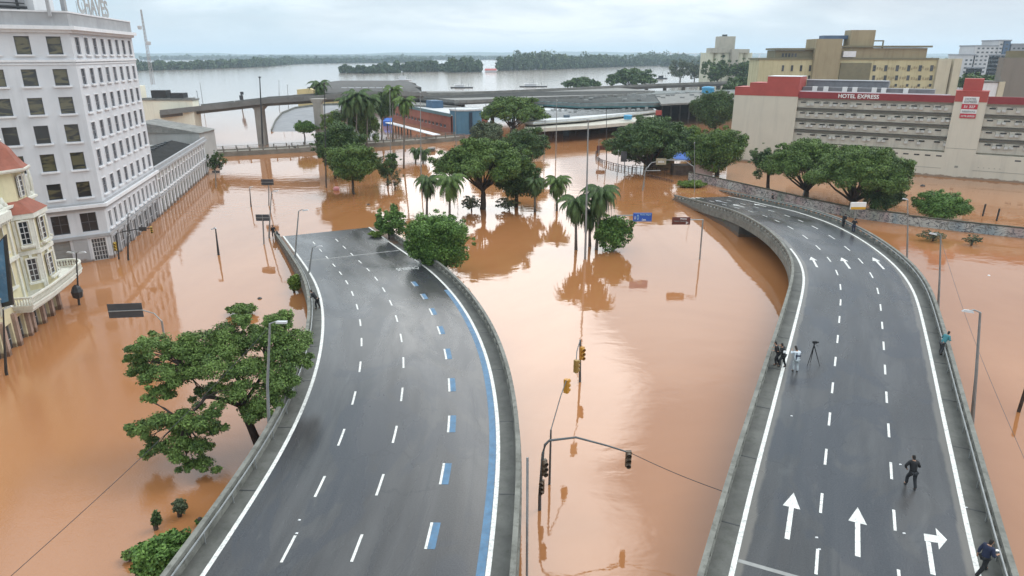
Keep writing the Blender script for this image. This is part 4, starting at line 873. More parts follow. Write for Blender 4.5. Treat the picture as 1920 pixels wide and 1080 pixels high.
def leaf_mesh(name, clumps, per, size, mat, seed, parent=None, up=0.35, elong=1.7, shell=0.55):
    """clumps: (centre, radii); every leaf is a small folded rhombus scattered near the clump surface"""
    rng = np.random.default_rng(seed); cs = []; ns = []
    for c, r in clumps:
        n = per if not callable(per) else per(r)
        d = rng.normal(size=(n, 3)); d[:, 2] += up * 0.6; d /= np.linalg.norm(d, axis=1)[:, None]
        rad = shell + (1 - shell) * rng.random(n) ** 0.6; rad *= 1 + 0.13 * rng.normal(size=n)
        cs.append(np.array(c) + d * np.array(r) * rad[:, None]); ns.append(d)
    c = np.vstack(cs); nn = np.vstack(ns); n = len(c)
    nn = nn * 0.7 + rng.normal(size=(n, 3)) * 0.55; nn[:, 2] += up; nn /= np.linalg.norm(nn, axis=1)[:, None]
    a = np.cross(nn, rng.normal(size=(n, 3))); a /= np.linalg.norm(a, axis=1)[:, None]; b = np.cross(nn, a)
    sz = size * (0.6 + 0.8 * rng.random(n))[:, None]
    v = np.stack([c - a * sz * elong / 2, c + b * sz / 2 + nn * sz * .12, c + a * sz * elong / 2, c - b * sz / 2 + nn * sz * .12], 1).reshape(-1, 3)
    me = bpy.data.meshes.new(name); me.vertices.add(n * 4); me.vertices.foreach_set('co', v.ravel())
    me.loops.add(n * 4); me.loops.foreach_set('vertex_index', np.arange(n * 4)); me.polygons.add(n)
    me.polygons.foreach_set('loop_start', np.arange(n) * 4); me.polygons.foreach_set('loop_total', np.full(n, 4))
    at = me.attributes.new('tint', 'FLOAT', 'FACE'); at.data.foreach_set('value', rng.random(n)); me.materials.append(mat); me.update(calc_edges=True)
    o = bpy.data.objects.new(name, me); COL.objects.link(o)
    if parent: attach(o, parent)
    return o

def limb(mb, a, b, r0, r1, rng, sag=0.12, n=5, seg=6):
    a = Vector(a); b = Vector(b); L_ = (b - a).length; pts = []; rs = []
    j1 = Vector((rng.uniform(-1, 1), rng.uniform(-1, 1), rng.uniform(-.3, 1))) * L_ * sag
    for i in range(n + 1):
        t = i / n; pts.append(a.lerp(b, t) + j1 * math.sin(math.pi * t) + Vector((rng.uniform(-1, 1), rng.uniform(-1, 1), 0)) * L_ * 0.015); rs.append(r0 + (r1 - r0) * t ** .8)
    mb.tube(pts, rs, seg)

def tree(label, base, crown, kind='round', mat=None, name='tree', leaf=0.22, dens=1.0, seed=1, lean=0.0, trunk=None, clumpn=None, cat='tree', group=None, basez=-0.3, ry=None, bark=None):
    """base px, crown = (xl, xr, ytop, ybottom) px; placed on the flooded ground"""
    bx, by = base; g0 = P(bx, by); Y = g0.y; xl, xr, yt, yb = crown; z1 = zt(Y, yt); z0 = max(0.15, zt(Y, yb)); zc = (z0 + z1) / 2
    cx_ = XP((xl + xr) / 2, Y, zc); rx = (xr - xl) / 2 / F * depth(Y, zc); rz = (z1 - z0) / 2; ry_ = ry or rx * 0.9; rng = random.Random(seed)
    t = thing(name, label, cat, (g0.x, g0.y, 0), group); cl = []
    n = clumpn or {'round': 26, 'umbrella': 46, 'ragged': 18, 'bush': 14}[kind]
    rx *= 1.07
    for i in range(n):
        th = i * 2.39996 + rng.uniform(-.3, .3)
        if kind == 'umbrella':
            q = math.sqrt((i + .5) / n); zz_ = 1 - 1.35 * q ** 2.2; rr = 0.26; px_, py_ = q * .88 * math.cos(th), q * .88 * math.sin(th); pz_ = zz_ * .78 + rng.uniform(-.1, .06); kz = .30
        else:
            zz_ = 1 - 2 * (i + .5) / n; q = math.sqrt(1 - zz_ * zz_); s_ = rng.uniform(.5, .80) if kind != 'ragged' else rng.uniform(.35, .95)
            px_, py_, pz_ = q * s_ * math.cos(th), q * s_ * math.sin(th), zz_ * s_ * .95; rr = rng.uniform(.26, .42) if kind != 'ragged' else rng.uniform(.18, .34); kz = rr
            if kind == 'bush': rr = rng.uniform(.34, .46); kz = rr
        rr *= rng.uniform(.62, 1.15); px_ *= rng.uniform(.9, 1.16); py_ *= rng.uniform(.9, 1.16); pz_ *= rng.uniform(.88, 1.1)
        cl.append(((cx_ + px_ * rx, Y + py_ * ry_, zc + pz_ * rz), (rr * rx, rr * ry_ if ry_ < rx else rr * rx, max(kz * rz, rr * rx * .42))))
    for c_, r_ in list(cl):
        for _ in range(2 if kind != 'umbrella' else 1):
            a = rng.uniform(0, 6.28); e_ = rng.uniform(-.3, 1.1); cl.append(((c_[0] + r_[0] * .95 * math.cos(a), c_[1] + r_[1] * .95 * math.sin(a), c_[2] + r_[2] * .8 * math.sin(e_)), tuple(q * rng.uniform(.38, .6) for q in r_)))
    for _ in range(n // 2):   # stray outer sprays that break the outline
        a = rng.uniform(0, 6.28); e_ = rng.uniform(-.5, 1.3); k_ = rng.uniform(.92, 1.12); q = rng.uniform(.06, .13)
        cl.append(((cx_ + rx * k_ * math.cos(a) * math.cos(e_), Y + ry_ * k_ * math.sin(a) * math.cos(e_), zc + rz * k_ * math.sin(e_)), (q * rx, q * rx, q * rx * .6)))
    area = sum(4 * math.pi * ((r[0] * r[1] + 2 * r[0] * r[2]) / 3) for _, r in cl); tot = dens * .92 * area / (leaf * leaf * .85)
    am = area / len(cl); per = lambda r: int(max(12, tot / len(cl) * (4 * math.pi * (r[0] * r[1] + 2 * r[0] * r[2]) / 3) / am)); leaf_mesh('crown', cl, per, leaf, mat or LEAF, seed, t)
    g = MB(); tr = trunk or max(.12, rx * .055); fork = Vector((g0.x + (cx_ - g0.x) * .3, Y, max(.5, z0 + (z1 - z0) * (.16 if kind != 'umbrella' else -.08))))
    limb(g, (g0.x, Y, basez), fork, tr * 1.25, tr * .9, rng, .06, 5, 8)
    lst = cl[:n] if kind != 'umbrella' else cl[:n:2]
    for c, r in lst[::(1 if kind in ('umbrella', 'ragged') else 3)]: limb(g, fork, c, tr * .5, tr * .12, rng, .12)
    g.build('trunk', bark or BARK, t, smooth=True); return t

def palm(label, base, crown, name='palm_tree', seed=1, fronds=26, droop=1.0, mat=None, group='palm trees standing in the flood', tr=0.17):
    bx, by = base; g0 = P(bx, by); Y = g0.y; xl, xr, yt, yb = crown; z1 = zt(Y, yt); z0 = zt(Y, yb); cx_ = XP((xl + xr) / 2, Y, z1); R = (xr - xl) / 2 / F * depth(Y, z1); rng = random.Random(seed)
    t = thing(name, label, 'palm tree', (g0.x, Y, 0), group); hub = Vector((cx_, Y, z1 - R * .50)); drop = hub.z - z0
    g = MB(); g.tube([(g0.x, Y, -.3), ((g0.x * 2 + hub.x) / 3, Y, hub.z * .35), ((g0.x + 2 * hub.x) / 3, Y, hub.z * .7), hub], [tr * 1.3, tr, tr * .9, tr * 1.1], 8); g.build('trunk', BARKG, t, smooth=True)
    vs = []; fs = []; tints = []; rach = MB()
    for i in range(fronds):
        th = i * 2.39996 + rng.uniform(-.2, .2); el = 1.25 - 2.15 * (i + .5) / fronds; L_ = R * rng.uniform(1.45, 1.85); d = Vector((math.cos(th), math.sin(th), 0)); p = hub.copy(); pts = [p.copy()]; a = el; m = 10
        for k in range(m):
            p = p + (d * math.cos(a) + Vector((0, 0, 1)) * math.sin(a)) * L_ / m; a -= (.17 + .07 * droop) * (1 + (.5 if el < .2 else 0)) * rng.uniform(.85, 1.15)
            a = max(a, -1.5); pts.append(p.copy())
        rach.tube(pts, [.035] * 5 + [.02] * 6, 4, caps=False); side = d.cross(Vector((0, 0, 1)))
        for k in range(1, len(pts)):
            for q in range(6):
                pp = pts[k - 1].lerp(pts[k], q / 6); dd = (pts[k] - pts[k - 1]).normalized(); ll = R * .42 * math.sin(math.pi * min(1, (k + q / 3) / m * .85 + .12)) + .08
                for s_ in (-1, 1):
                    tip = pp + (side * s_ * .75 + dd * .45 + Vector((0, 0, -.65 * droop + rng.uniform(-.2, .15)))).normalized() * ll; wv = dd * .045 * max(1, R * .6)
                    o = len(vs); vs += [pp - wv, pp + wv, tip]; fs.append((o, o + 1, o + 2)); tints.append(rng.random())
    me = bpy.data.meshes.new('fronds'); me.from_pydata([tuple(v) for v in vs], [], fs); at = me.attributes.new('tint', 'FLOAT', 'FACE'); at.data.foreach_set('value', tints); me.materials.append(mat or LEAF)
    o = bpy.data.objects.new('fronds', me); COL.objects.link(o); attach(o, t); rach.build('rachis', MATS['leaf_greyish'], t); return t

# --- the near tree at lower left: crown clumps read off the photo, each at its own depth
def near_tree():
    b = P(489, 838); Yb = b.y; t = thing('tree', 'large spreading dark green tree leaning left beside the near curve of the wide ramp', 'tree', (b.x, b.y, 0)); rng = random.Random(3)
    spots = [(275,650,26,0),(300,640,24,1.5),(262,690,26,0),(300,700,30,-1),(340,655,30,1),(375,640,34,1.5),(345,700,34,0),(400,690,36,-1),(430,650,36,1),(425,620,30,2),(465,690,38,0),(480,640,34,2),(440,735,34,-1),(515,625,34,2),(520,600,22,2.5),(535,660,36,1),(560,635,30,2.5),(520,700,36,0),(560,675,24,1.5),(500,745,36,-1),(470,770,26,-1),(300,735,22,-1.5),(385,735,22,1),(270,800,24,-2),(300,790,28,-3),(345,785,30,-2.5),(385,790,28,-3),(330,830,30,-3.5),(290,840,22,-2.5),(370,835,28,-3.5),(385,870,20,-3.5),(355,870,16,-4),(400,805,20,-2.5),(530,725,24,.5),(365,670,24,.5),(255,670,16,0),(450,600,18,2.2),(540,590,14,3)]
    cl = []
    for x, y, r, dy in spots:
        Y = Yb + dy * .9; c = P3(x, y, Y); R = r / F * depth(Y, c.z)
        cl.append((tuple(c), (R * .84, R * .84, R * .56)))
        for _ in range(8):
            a = rng.uniform(0, 6.28); q = R * rng.uniform(.55, 1.25); rr_ = R * rng.uniform(.22, .5); cl.append(((c.x + q * math.cos(a), c.y + q * math.sin(a), c.z + rng.uniform(-.55, .45) * R), (rr_, rr_, rr_ * .65)))
    leaf_mesh('crown', cl, lambda r: int(1500 * r[0] ** 2 + 110), 0.080, LEAF, 5, t, up=.5, elong=1.9, shell=.45)
    g = MB(); fork = P3(452, 762, Yb - .2); f0 = P3(470, 800, Yb)
    g.tube([(b.x, b.y, -.4), tuple(f0), tuple(fork)], [.30, .24, .21], 10)
    mids = {}
    for nm, (x, y, dy) in dict(l=(385, 745, -1.5), u=(430, 690, .3), r=(500, 690, .9), ll=(345, 790, -2.6), ul=(350, 690, .3)).items(): mids[nm] = P3(x, y, Yb + dy * .9)
    limb(g, fork, mids['l'], .16, .11, rng); limb(g, fork, mids['u'], .18, .12, rng); limb(g, fork, mids['r'], .15, .09, rng); limb(g, mids['l'], mids['ll'], .10, .06, rng); limb(g, mids['u'], mids['ul'], .10, .06, rng)
    for (c, r) in cl[::3]:
        m = min(list(mids.values()) + [fork], key=lambda p: (p - Vector(c)).length); limb(g, m, Vector(c) - Vector((0, 0, r[2] * .3)), .065, .02, rng, .1)
    g.build('trunk', M('wet_bark', (0.045, 0.032, 0.026), .8, .4, 4, .5), t, smooth=True)
near_tree()

T = tree
T('broad umbrella-shaped rain tree with forked trunk, largest of the trees in mid flood', (905, 392), (824, 986, 264, 350), 'umbrella', LEAF, leaf=0.18, seed=11, trunk=.42, dens=1.3)
T('darker low crown tree hard against the right side of the umbrella tree', (968, 388), (925, 1012, 292, 375), 'round', LEAFD, leaf=0.18, seed=12, trunk=.3)
T('feathery grey-green tree behind the umbrella tree, left', (905, 300), (878, 945, 228, 290), 'round', LEAFG, leaf=0.21, seed=13, dens=.9)
T('dark round tree right behind the umbrella tree', (992, 318), (942, 1026, 240, 306), 'round', LEAFD, leaf=0.21, seed=14)
T('dense rounded tree just in front of the pale station roof', (958, 262), (908, 1016, 182, 238), 'umbrella', LEAF, leaf=0.27, seed=15, trunk=.4, dens=1.2)
T('round green tree with bare dark trunk standing alone in orange water', (664, 364), (618, 710, 270, 340), 'round', LEAF, leaf=0.18, seed=16, trunk=.22, clumpn=34)
T('dark tree behind the lone round tree, beside the tall thin mast', (628, 335), (586, 676, 232, 315), 'round', LEAFD, leaf=0.20, seed=17, clumpn=34)
T('young yellow-green tree under the viaduct end', (622, 275), (604, 642, 205, 255), 'ragged', LEAFY, leaf=0.21, seed=18)
T('small thin tree in front of the half-sunk road', (571, 272), (552, 592, 226, 252), 'round', LEAFB, leaf=0.21, seed=19, trunk=.18)
T('bushy dark green tree right of the lone round tree', (728, 348), (698, 752, 288, 338), 'ragged', LEAFD, leaf=0.18, seed=20)
T('sparse grey twiggy shrub in the orange water', (740, 356), (722, 758, 318, 354), 'ragged', LEAFG, leaf=0.15, seed=21, dens=.35, clumpn=12)
T('dark tree among the palms by the red brick hall', (715, 262), (700, 742, 172, 225), 'round', LEAFD, leaf=0.24, seed=22)
T('glossy big-leaved tree at the sunk end of the wide ramp', (728, 452), (700, 760, 388, 446), 'ragged', LEAFB, leaf=0.19, seed=23, clumpn=24, dens=1.2, basez=-.4)
T('full green tree overlapping the right parapet of the wide ramp', (822, 512), (762, 880, 398, 510), 'round', LEAFB, leaf=0.14, seed=24, clumpn=34)
T('broad dark tree behind the black sign and blue canopy', (1216, 322), (1152, 1292, 224, 306), 'umbrella', LEAFD, leaf=0.22, seed=25, trunk=.4, dens=1.3)
T('dark lower growth under the broad dark tree', (1225, 316), (1168, 1262, 262, 312), 'bush', LEAFD, leaf=0.22, seed=26)
T('light yellow-green tree between two dark trees', (1296, 296), (1262, 1322, 236, 290), 'round', LEAFY, leaf=0.22, seed=27)
T('green two-stemmed tree in front of the blank hotel end wall', (1344, 330), (1298, 1398, 240, 318), 'round', LEAF, leaf=0.19, seed=28, trunk=.42, clumpn=34)
T('slim leaning tree left of the group before the hotel', (1440, 360), (1408, 1458, 270, 330), 'ragged', LEAFD, leaf=0.16, seed=29, trunk=.3)
T('wide leafy tree in front of the hotel, left of the pair', (1512, 372), (1445, 1592, 266, 352), 'umbrella', LEAF, leaf=0.16, seed=30, trunk=.42, dens=1.25)
T('wide leafy tree in front of the hotel, right of the pair, behind the billboard', (1592, 398), (1538, 1698, 278, 372), 'umbrella', LEAF, leaf=0.15, seed=31, trunk=.45, dens=1.35)
T('low drooping growth at the right foot of the paired trees', (1662, 402), (1622, 1692, 340, 398), 'bush', LEAFD, leaf=0.14, seed=32)
T('isolated round bush in the water behind the graffiti wall', (1768, 412), (1722, 1814, 360, 412), 'bush', LEAFB, leaf=0.13, seed=33, name='bush', cat='bush', clumpn=20)
T('dark tree beside the hotel end wall and station roof', (1342, 250), (1304, 1378, 170, 242), 'round', LEAFD, leaf=0.27, seed=34, clumpn=34)
T('rounded distant tree by the river, larger of the two', (1184, 167), (1144, 1224, 131, 166), 'umbrella', LEAFD, leaf=1.1, seed=35, dens=1.2)
T('rounded distant tree by the river, smaller of the two', (1090, 168), (1060, 1122, 147, 167), 'umbrella', LEAFD, leaf=0.90, seed=36, dens=1.2)
T('leafy light green bush with a palm clump at its left', (1150, 468), (1114, 1184, 402, 466), 'bush', LEAFB, leaf=0.18, seed=37, name='bush', cat='bush', clumpn=22)
T('dark distant tree left of the two in front of the silo', (1345, 165), (1316, 1372, 108, 160), 'ragged', LEAFD, leaf=1.0, seed=38)
T('dark distant tree right of the two in front of the silo', (1395, 166), (1368, 1420, 108, 165), 'ragged', LEAFD, leaf=1.0, seed=39)
T('open eucalyptus with pale gaps, leftmost of the riverside row', (1275, 153), (1252, 1296, 112, 150), 'ragged', LEAFG, leaf=1.0, seed=40, dens=.8, bark=BARKG)
T('open eucalyptus with pale gaps, nearest the silo', (1302, 153), (1286, 1322, 114, 150), 'ragged', LEAFG, leaf=1.0, seed=41, dens=.8, bark=BARKG)
T('dark rounded tree right of the apartment wing', (1832, 200), (1800, 1878, 138, 170), 'round', LEAFD, leaf=0.80, seed=42)
T('dark rounded tree left of the yellow apartment block', (1395, 190), (1365, 1430, 142, 185), 'round', LEAFD, leaf=0.80, seed=43)
T('small dark tree at the far corner of the arcade building', (404, 325), (388, 420, 282, 322), 'ragged', LEAFD, leaf=0.16, seed=44)
# lower left
T('leafy bush at the bottom edge against the left parapet', (330, 1090), (258, 362, 1012, 1085), 'bush', LEAFB, leaf=0.12, seed=45, name='bush', cat='bush', clumpn=26, dens=1.2)
T('small upright green shrub in the water, left of a pair', (292, 992), (284, 302, 958, 992), 'bush', LEAFD, leaf=0.08, seed=46, name='shrub', cat='shrub')
T('small round grey-green shrub in the water, right of a pair', (337, 968), (325, 350, 934, 966), 'bush', LEAFG, leaf=0.08, seed=47, name='shrub', cat='shrub')
T('flat green tuft drifting near the bottom edge', (246, 1050), (230, 264, 1033, 1050), 'bush', LEAF, leaf=0.08, seed=48, name='shrub', cat='shrub')
T('tiny green sprig by the left parapet', (376, 986), (367, 385, 974, 986), 'bush', LEAFB, leaf=0.07, seed=49, name='shrub', cat='shrub', dens=.6)
T('floating clump of green water plants in open pink water', (452, 588), (427, 478, 573, 588), 'bush', LEAF, leaf=0.13, seed=50, name='water_plants', cat='plants')
T('leafless brown shrub in orange water near the graffiti wall', (1750, 452), (1728, 1770, 434, 453), 'ragged', LEAFG, leaf=0.10, seed=51, dens=.3, name='shrub', cat='shrub')
T('thin twiggy shrub in orange water, right of the leafless one', (1822, 460), (1810, 1838, 440, 459), 'ragged', LEAFG, leaf=0.10, seed=52, dens=.3, name='shrub', cat='shrub')
T('moss-green tuft hanging on the outer face of the wide ramp', (551, 548), (540, 566, 516, 546), 'bush', LEAFY, leaf=0.12, seed=53, name='shrub', cat='shrub', dens=1.6)
T('yellow-green grass clump at the sunk right end of the wide ramp', (704, 446), (692, 718, 434, 446), 'bush', LEAFY, leaf=0.12, seed=54, name='shrub', cat='shrub')
T('bright grass tuft along the inner foot of the curved ramp', (1352, 402), (1334, 1372, 392, 404), 'bush', LEAFY, leaf=0.15, seed=55, name='shrub', cat='shrub')
T('longer grass strip along the inner foot of the curved ramp', (1385, 424), (1360, 1412, 402, 424), 'bush', LEAFY, leaf=0.15, seed=56, name='shrub', cat='shrub')
T('grass strip at the flooded tip of the curved ramp', (1300, 350), (1272, 1322, 342, 351), 'bush', LEAFY, leaf=0.15, seed=57, name='shrub', cat='shrub')
T('bushy dark green undergrowth below the umbrella tree', (955, 394), (930, 975, 372, 394), 'ragged', LEAFG, leaf=0.15, seed=58, name='shrub', cat='shrub', dens=.6)
T('greyish undergrowth left of the umbrella tree trunk', (885, 396), (866, 900, 368, 396), 'ragged', LEAFG, leaf=0.13, seed=59, name='shrub', cat='shrub', dens=.6)
# palms
for i, (lb, b_, c_) in enumerate((
    ('drooping palm leftmost in front of the umbrella tree', (800, 410), (778, 824, 328, 392)),
    ('bright green drooping palm at the left foot of the umbrella tree', (843, 416), (814, 872, 325, 392)),
    ('palm half hidden at the right side of the dark low crown', (1003, 398), (984, 1022, 332, 382)),
    ('lone slender palm right of the umbrella tree', (1044, 395), (1020, 1070, 328, 384)),
    ('dark left palm of the clump crossed by the tall mast', (1080, 468), (1050, 1110, 364, 444)),
    ('tallest right palm of the clump crossed by the tall mast', (1118, 468), (1094, 1160, 345, 428)),
    ('short dark palm in the middle of the clump by the mast', (1106, 462), (1080, 1130, 385, 440)),
    ('tall palm left in the big palm grove by the viaduct', (650, 285), (630, 672, 180, 235)),
    ('tall palm in the centre of the big palm grove', (668, 285), (645, 692, 168, 225)),
    ('tall palm right in the big palm grove by the viaduct', (688, 283), (665, 712, 176, 235)),
    ('shaggy grey-green palm lowest in the big palm grove', (678, 280), (655, 704, 196, 250)),
    ('palm rising above the viaduct deck', (597, 262), (580, 616, 150, 185)),
    ('palm with round head left of the red brick hall', (736, 272), (718, 754, 160, 205)),
    ('tall slender palm in front of the red brick hall', (757, 316), (738, 778, 180, 225)),
    ('stubby left palm of the pair in pale water', (779, 306), (768, 792, 277, 300)),
    ('stubby right palm of the pair in pale water', (793, 306), (782, 807, 279, 301)))):
    palm(lb, b_, c_, seed=60 + i, mat=(LEAF if i in (1, 3, 12, 13) else LEAFD), droop=1.25 if i < 7 else 1.0, fronds=42 if i < 7 else 34)

T('dark spreading understorey tree inside the palm grove, left', (655, 280), (628, 672, 205, 262), 'ragged', LEAFD, leaf=0.21, seed=81, clumpn=24)
T('dark spreading understorey tree inside the palm grove, right', (686, 280), (662, 712, 200, 268), 'ragged', LEAF, leaf=0.21, seed=82, clumpn=24)
# --- far woods on the islands: nobody could count these trees
def woods(name, label, pts, hmin, hmax, dep, mat, seed, leaf=3.0, n=9000, tall=()):
    """pts: shoreline as photo pixels (x, y) on the water; canopy lumps set behind it"""
    rng = np.random.default_rng(seed); W = [P(x, y) for x, y in pts]; cl = []
    for i in range(len(W) - 1):
        L_ = (W[i + 1] - W[i]).length; m = max(2, int(L_ / 7))
        for k in range(m):
            p = W[i].lerp(W[i + 1], k / m)
            for q in range(3):
                h = rng.uniform(hmin, hmax) * (0.75 + .5 * (math.sin(p.x * .031) * math.sin(p.x * .013 + 1) * .5 + .5)); Yq = p.y + dep * q / 3 + rng.uniform(0, dep / 3); h *= (1.35 if rng.random() < .06 else 1.0); r = rng.uniform(.18, .36) * h
                cl.append(((p.x + rng.uniform(-4, 4), Yq, h - r), (r * 1.1, r * 1.1, r))); cl.append(((p.x + rng.uniform(-4, 4), Yq, h * .32), (r * 1.2, r * 1.2, h * .32)))
    o = leaf_mesh(name, cl, max(10, int(n / len(cl))), leaf, mat, seed, None, up=.2, elong=1.3, shell=.6); tag(o, label, 'woodland', kind='stuff'); return o
FARG = leafmat('far_wood', (0.03, 0.055, 0.025), (0.10, 0.15, 0.06))
woods('island_woods', 'dark wooded island tip across the river, left part', [(640, 137), (690, 138), (750, 137)], 5, 10, 25, FARG, 1, 2.2, 14000)
woods('island_woods', 'taller wooded middle of the river island', [(700, 136), (780, 135), (840, 134)], 8, 18, 40, FARG, 2, 2.6, 18000)
woods('island_woods', 'dense river woods left of the small red boathouse', [(842, 136), (905, 135)], 8, 18, 60, FARG, 3, 2.6, 18000)
woods('island_woods', 'long dark river woods right of the small red boathouse', [(935, 133), (1020, 131), (1120, 127), (1250, 122), (1330, 118)], 11, 25, 90, FARG, 4, 2.6, 80000)
woods('river_bank_woods', 'low dark bank of trees behind the tall office block, far left', [(120, 134), (255, 133), (340, 131), (450, 127), (525, 121)], 9, 15, 160, FARG, 5, 3.4, 50000)
woods('river_bank_woods', 'thin far bank of trees along the river beyond the left woods', [(480, 122), (600, 119), (720, 118), (800, 117)], 9, 15, 260, FARG, 6, 4.5, 36000)
woods('far_shore_woods', 'hazy farthest line of woods below the hills', [(230, 113), (500, 112), (900, 112.5), (1300, 112)], 10, 17, 900, FARG, 7, 11, 60000)
woods('far_shore_woods', 'hazy woods behind the hotel and the silo', [(1230, 125), (1450, 124), (1960, 124)], 9, 14, 500, FARG, 8, 6, 50000)
# ---------------------------------------------------------------- far town and river
def slab(mb, corners, z0, z1, mi=0): mb.prism([(c[0], c[1]) for c in corners], z0, z1, mi)
def pxpoly(pts, z): return [(lambda p: (p.x, p.y))(P(x, y, z)) for x, y in pts]

# viaduct over the water
vd = thing('viaduct', 'grey concrete viaduct on two tall piers crossing the water behind the arcade building', 'viaduct', (-70, 197, 0))
vp = [P3(300, 212, 186), P3(365, 205, 190), P3(430, 198, 192), P3(500, 190, 194), P3(570, 185.5, 197), P3(640, 181, 203), P3(720, 177, 214), P3(800, 176, 228)]
g = MB(); top = MB()
for i in range(len(vp) - 1):
    a, b_ = vp[i], vp[i + 1]; d = (b_ - a).normalized(); n_ = Vector((-d.y, d.x, 0)).normalized()
    for (o0, o1, z0, z1, mb_) in ((0, 9, -.6, 0, g), (1.6, 7.4, -1.4, -.6, g), (0, .3, .0, .75, g), (8.7, 9, .0, .75, g)):
        c = [a + n_ * o0 + Vector((0, 0, z0)), b_ + n_ * o0 + Vector((0, 0, z0)), b_ + n_ * o1 + Vector((0, 0, z0)), a + n_ * o1 + Vector((0, 0, z0))]; mb_.hexa(c + [p + Vector((0, 0, z1 - z0)) for p in c])
g.build('deck', M('viaduct_concrete', (0.20, 0.195, 0.185), .9, .2, .3, stain=(.1, .1, .09), stain_amt=.5), vd)
for px_, py in ((493, 271), (602, 271)):
    p = P(px_, py); z_ = 9.5 if px_ < 500 else 11.2; g = MB(); g.box(p.x - 1.0, p.x + 1.1, p.y - 1, p.y + 1.6, -1, z_); g.hexa([(p.x - 1.0, p.y - 1, z_), (p.x + 1.1, p.y - 1, z_), (p.x + 1.1, p.y + 1.6, z_), (p.x - 1.0, p.y + 1.6, z_), (p.x - 1.9, p.y - 1, z_ + 1.3), (p.x + 2.1, p.y - 1, z_ + 1.3), (p.x + 2.1, p.y + 3, z_ + 1.3), (p.x - 1.9, p.y + 3, z_ + 1.3)]); g.build('pier', M('pier_concrete', (.33, .31, .28), .9, .2, .4, stain=(.16, .12, .09), stain_amt=.5, streak=True), vd)
# low bridge with posts
lb = thing('low_bridge', 'long low concrete bridge with post railing just above the flood', 'bridge', tuple(P(640, 280)))
bp_ = [P(370, 297), P(395, 295), P(470, 291), P(560, 286), P(640, 280), P(720, 275), P(800, 269), P(872, 263)]
g = MB(); ra = MB()
for i in range(len(bp_) - 1):
    a, b_ = bp_[i], bp_[i + 1]; d = (b_ - a).normalized(); n_ = Vector((-d.y, d.x, 0)).normalized()
    for o0, o1, z0, z1 in ((0, 5.5, -.6, .85), (0, .25, .85, 1.15), (5.25, 5.5, .85, 1.15)):
        c = [a + n_ * o0 + Vector((0, 0, z0)), b_ + n_ * o0 + Vector((0, 0, z0)), b_ + n_ * o1 + Vector((0, 0, z0)), a + n_ * o1 + Vector((0, 0, z0))]; g.hexa(c + [p + Vector((0, 0, z1 - z0)) for p in c])
    ln = (b_ - a).length
    for k in range(int(ln / 3.2) + 1):
        for o_ in (.12, 5.4):
            p = a + d * min(ln, 3.2 * k) + n_ * o_; ra.box(p.x - .14, p.x + .14, p.y - .1, p.y + .1, 1.15, 2.0)
    for o_ in (.12, 5.4):
        for z_ in (1.55, 1.9): ra.tube([a + n_ * o_ + Vector((0, 0, z_)), b_ + n_ * o_ + Vector((0, 0, z_))], .05, 4)
g.build('deck', M('mossy_concrete', (.24, .215, .18), .9, .3, .5, stain=(.12, .10, .06), stain_amt=.7), lb); ra.build('railing', M('railing_grey', (.2, .18, .16), .8, .2, 1), lb)
g = MB(); p = P(808, 285); g.box(p.x - .9, p.x + .9, p.y, p.y + 2.5, -1, .84); g.build('pier', CONCD, lb)
# half-sunk road ramp
hr = thing('sunken_road', 'curved grey road ramp rising out of the water behind the viaduct pier', 'road ramp', tuple(P(545, 240)))
q = [(508, 247, 0), (516, 228, .8), (528, 214, 1.6), (552, 204, 2.4), (600, 198, 3.0), (660, 196, 3.2)]; q2 = [(592, 246, 0), (592, 234, .8), (598, 224, 1.6), (612, 216, 2.4), (640, 210, 3.0), (672, 206, 3.2)]
g = MB(); A_ = [P(x, y, z) for x, y, z in q]; B_ = [P(x, y, z) for x, y, z in q2]; n = len(A_)
g.add(A_ + B_ + [v + Vector((0, 0, -1.2)) for v in A_ + B_], [(i, n + i, n + i + 1, i + 1) for i in range(n - 1)] + [(2 * n + i, 2 * n + i + 1, i + 1, i) for i in range(n - 1)] + [(3 * n + i, n + i, n + i + 1, 3 * n + i + 1) for i in range(n - 1)] + [(0, 2 * n, 3 * n, n)]); g.build('deck', M('far_asphalt', (.22, .22, .23), .6, .2, .3), hr)
g = MB()
for E_ in (A_, B_):
    for i in range(n - 1):
        a, b_ = E_[i], E_[i + 1]; g.hexa([a, b_, b_ + Vector((.3, 0, 0)), a + Vector((.3, 0, 0)), a + Vector((0, 0, .8)), b_ + Vector((0, 0, .8)), b_ + Vector((.3, 0, .8)), a + Vector((.3, 0, .8))])
g.build('parapet', CONC, hr)

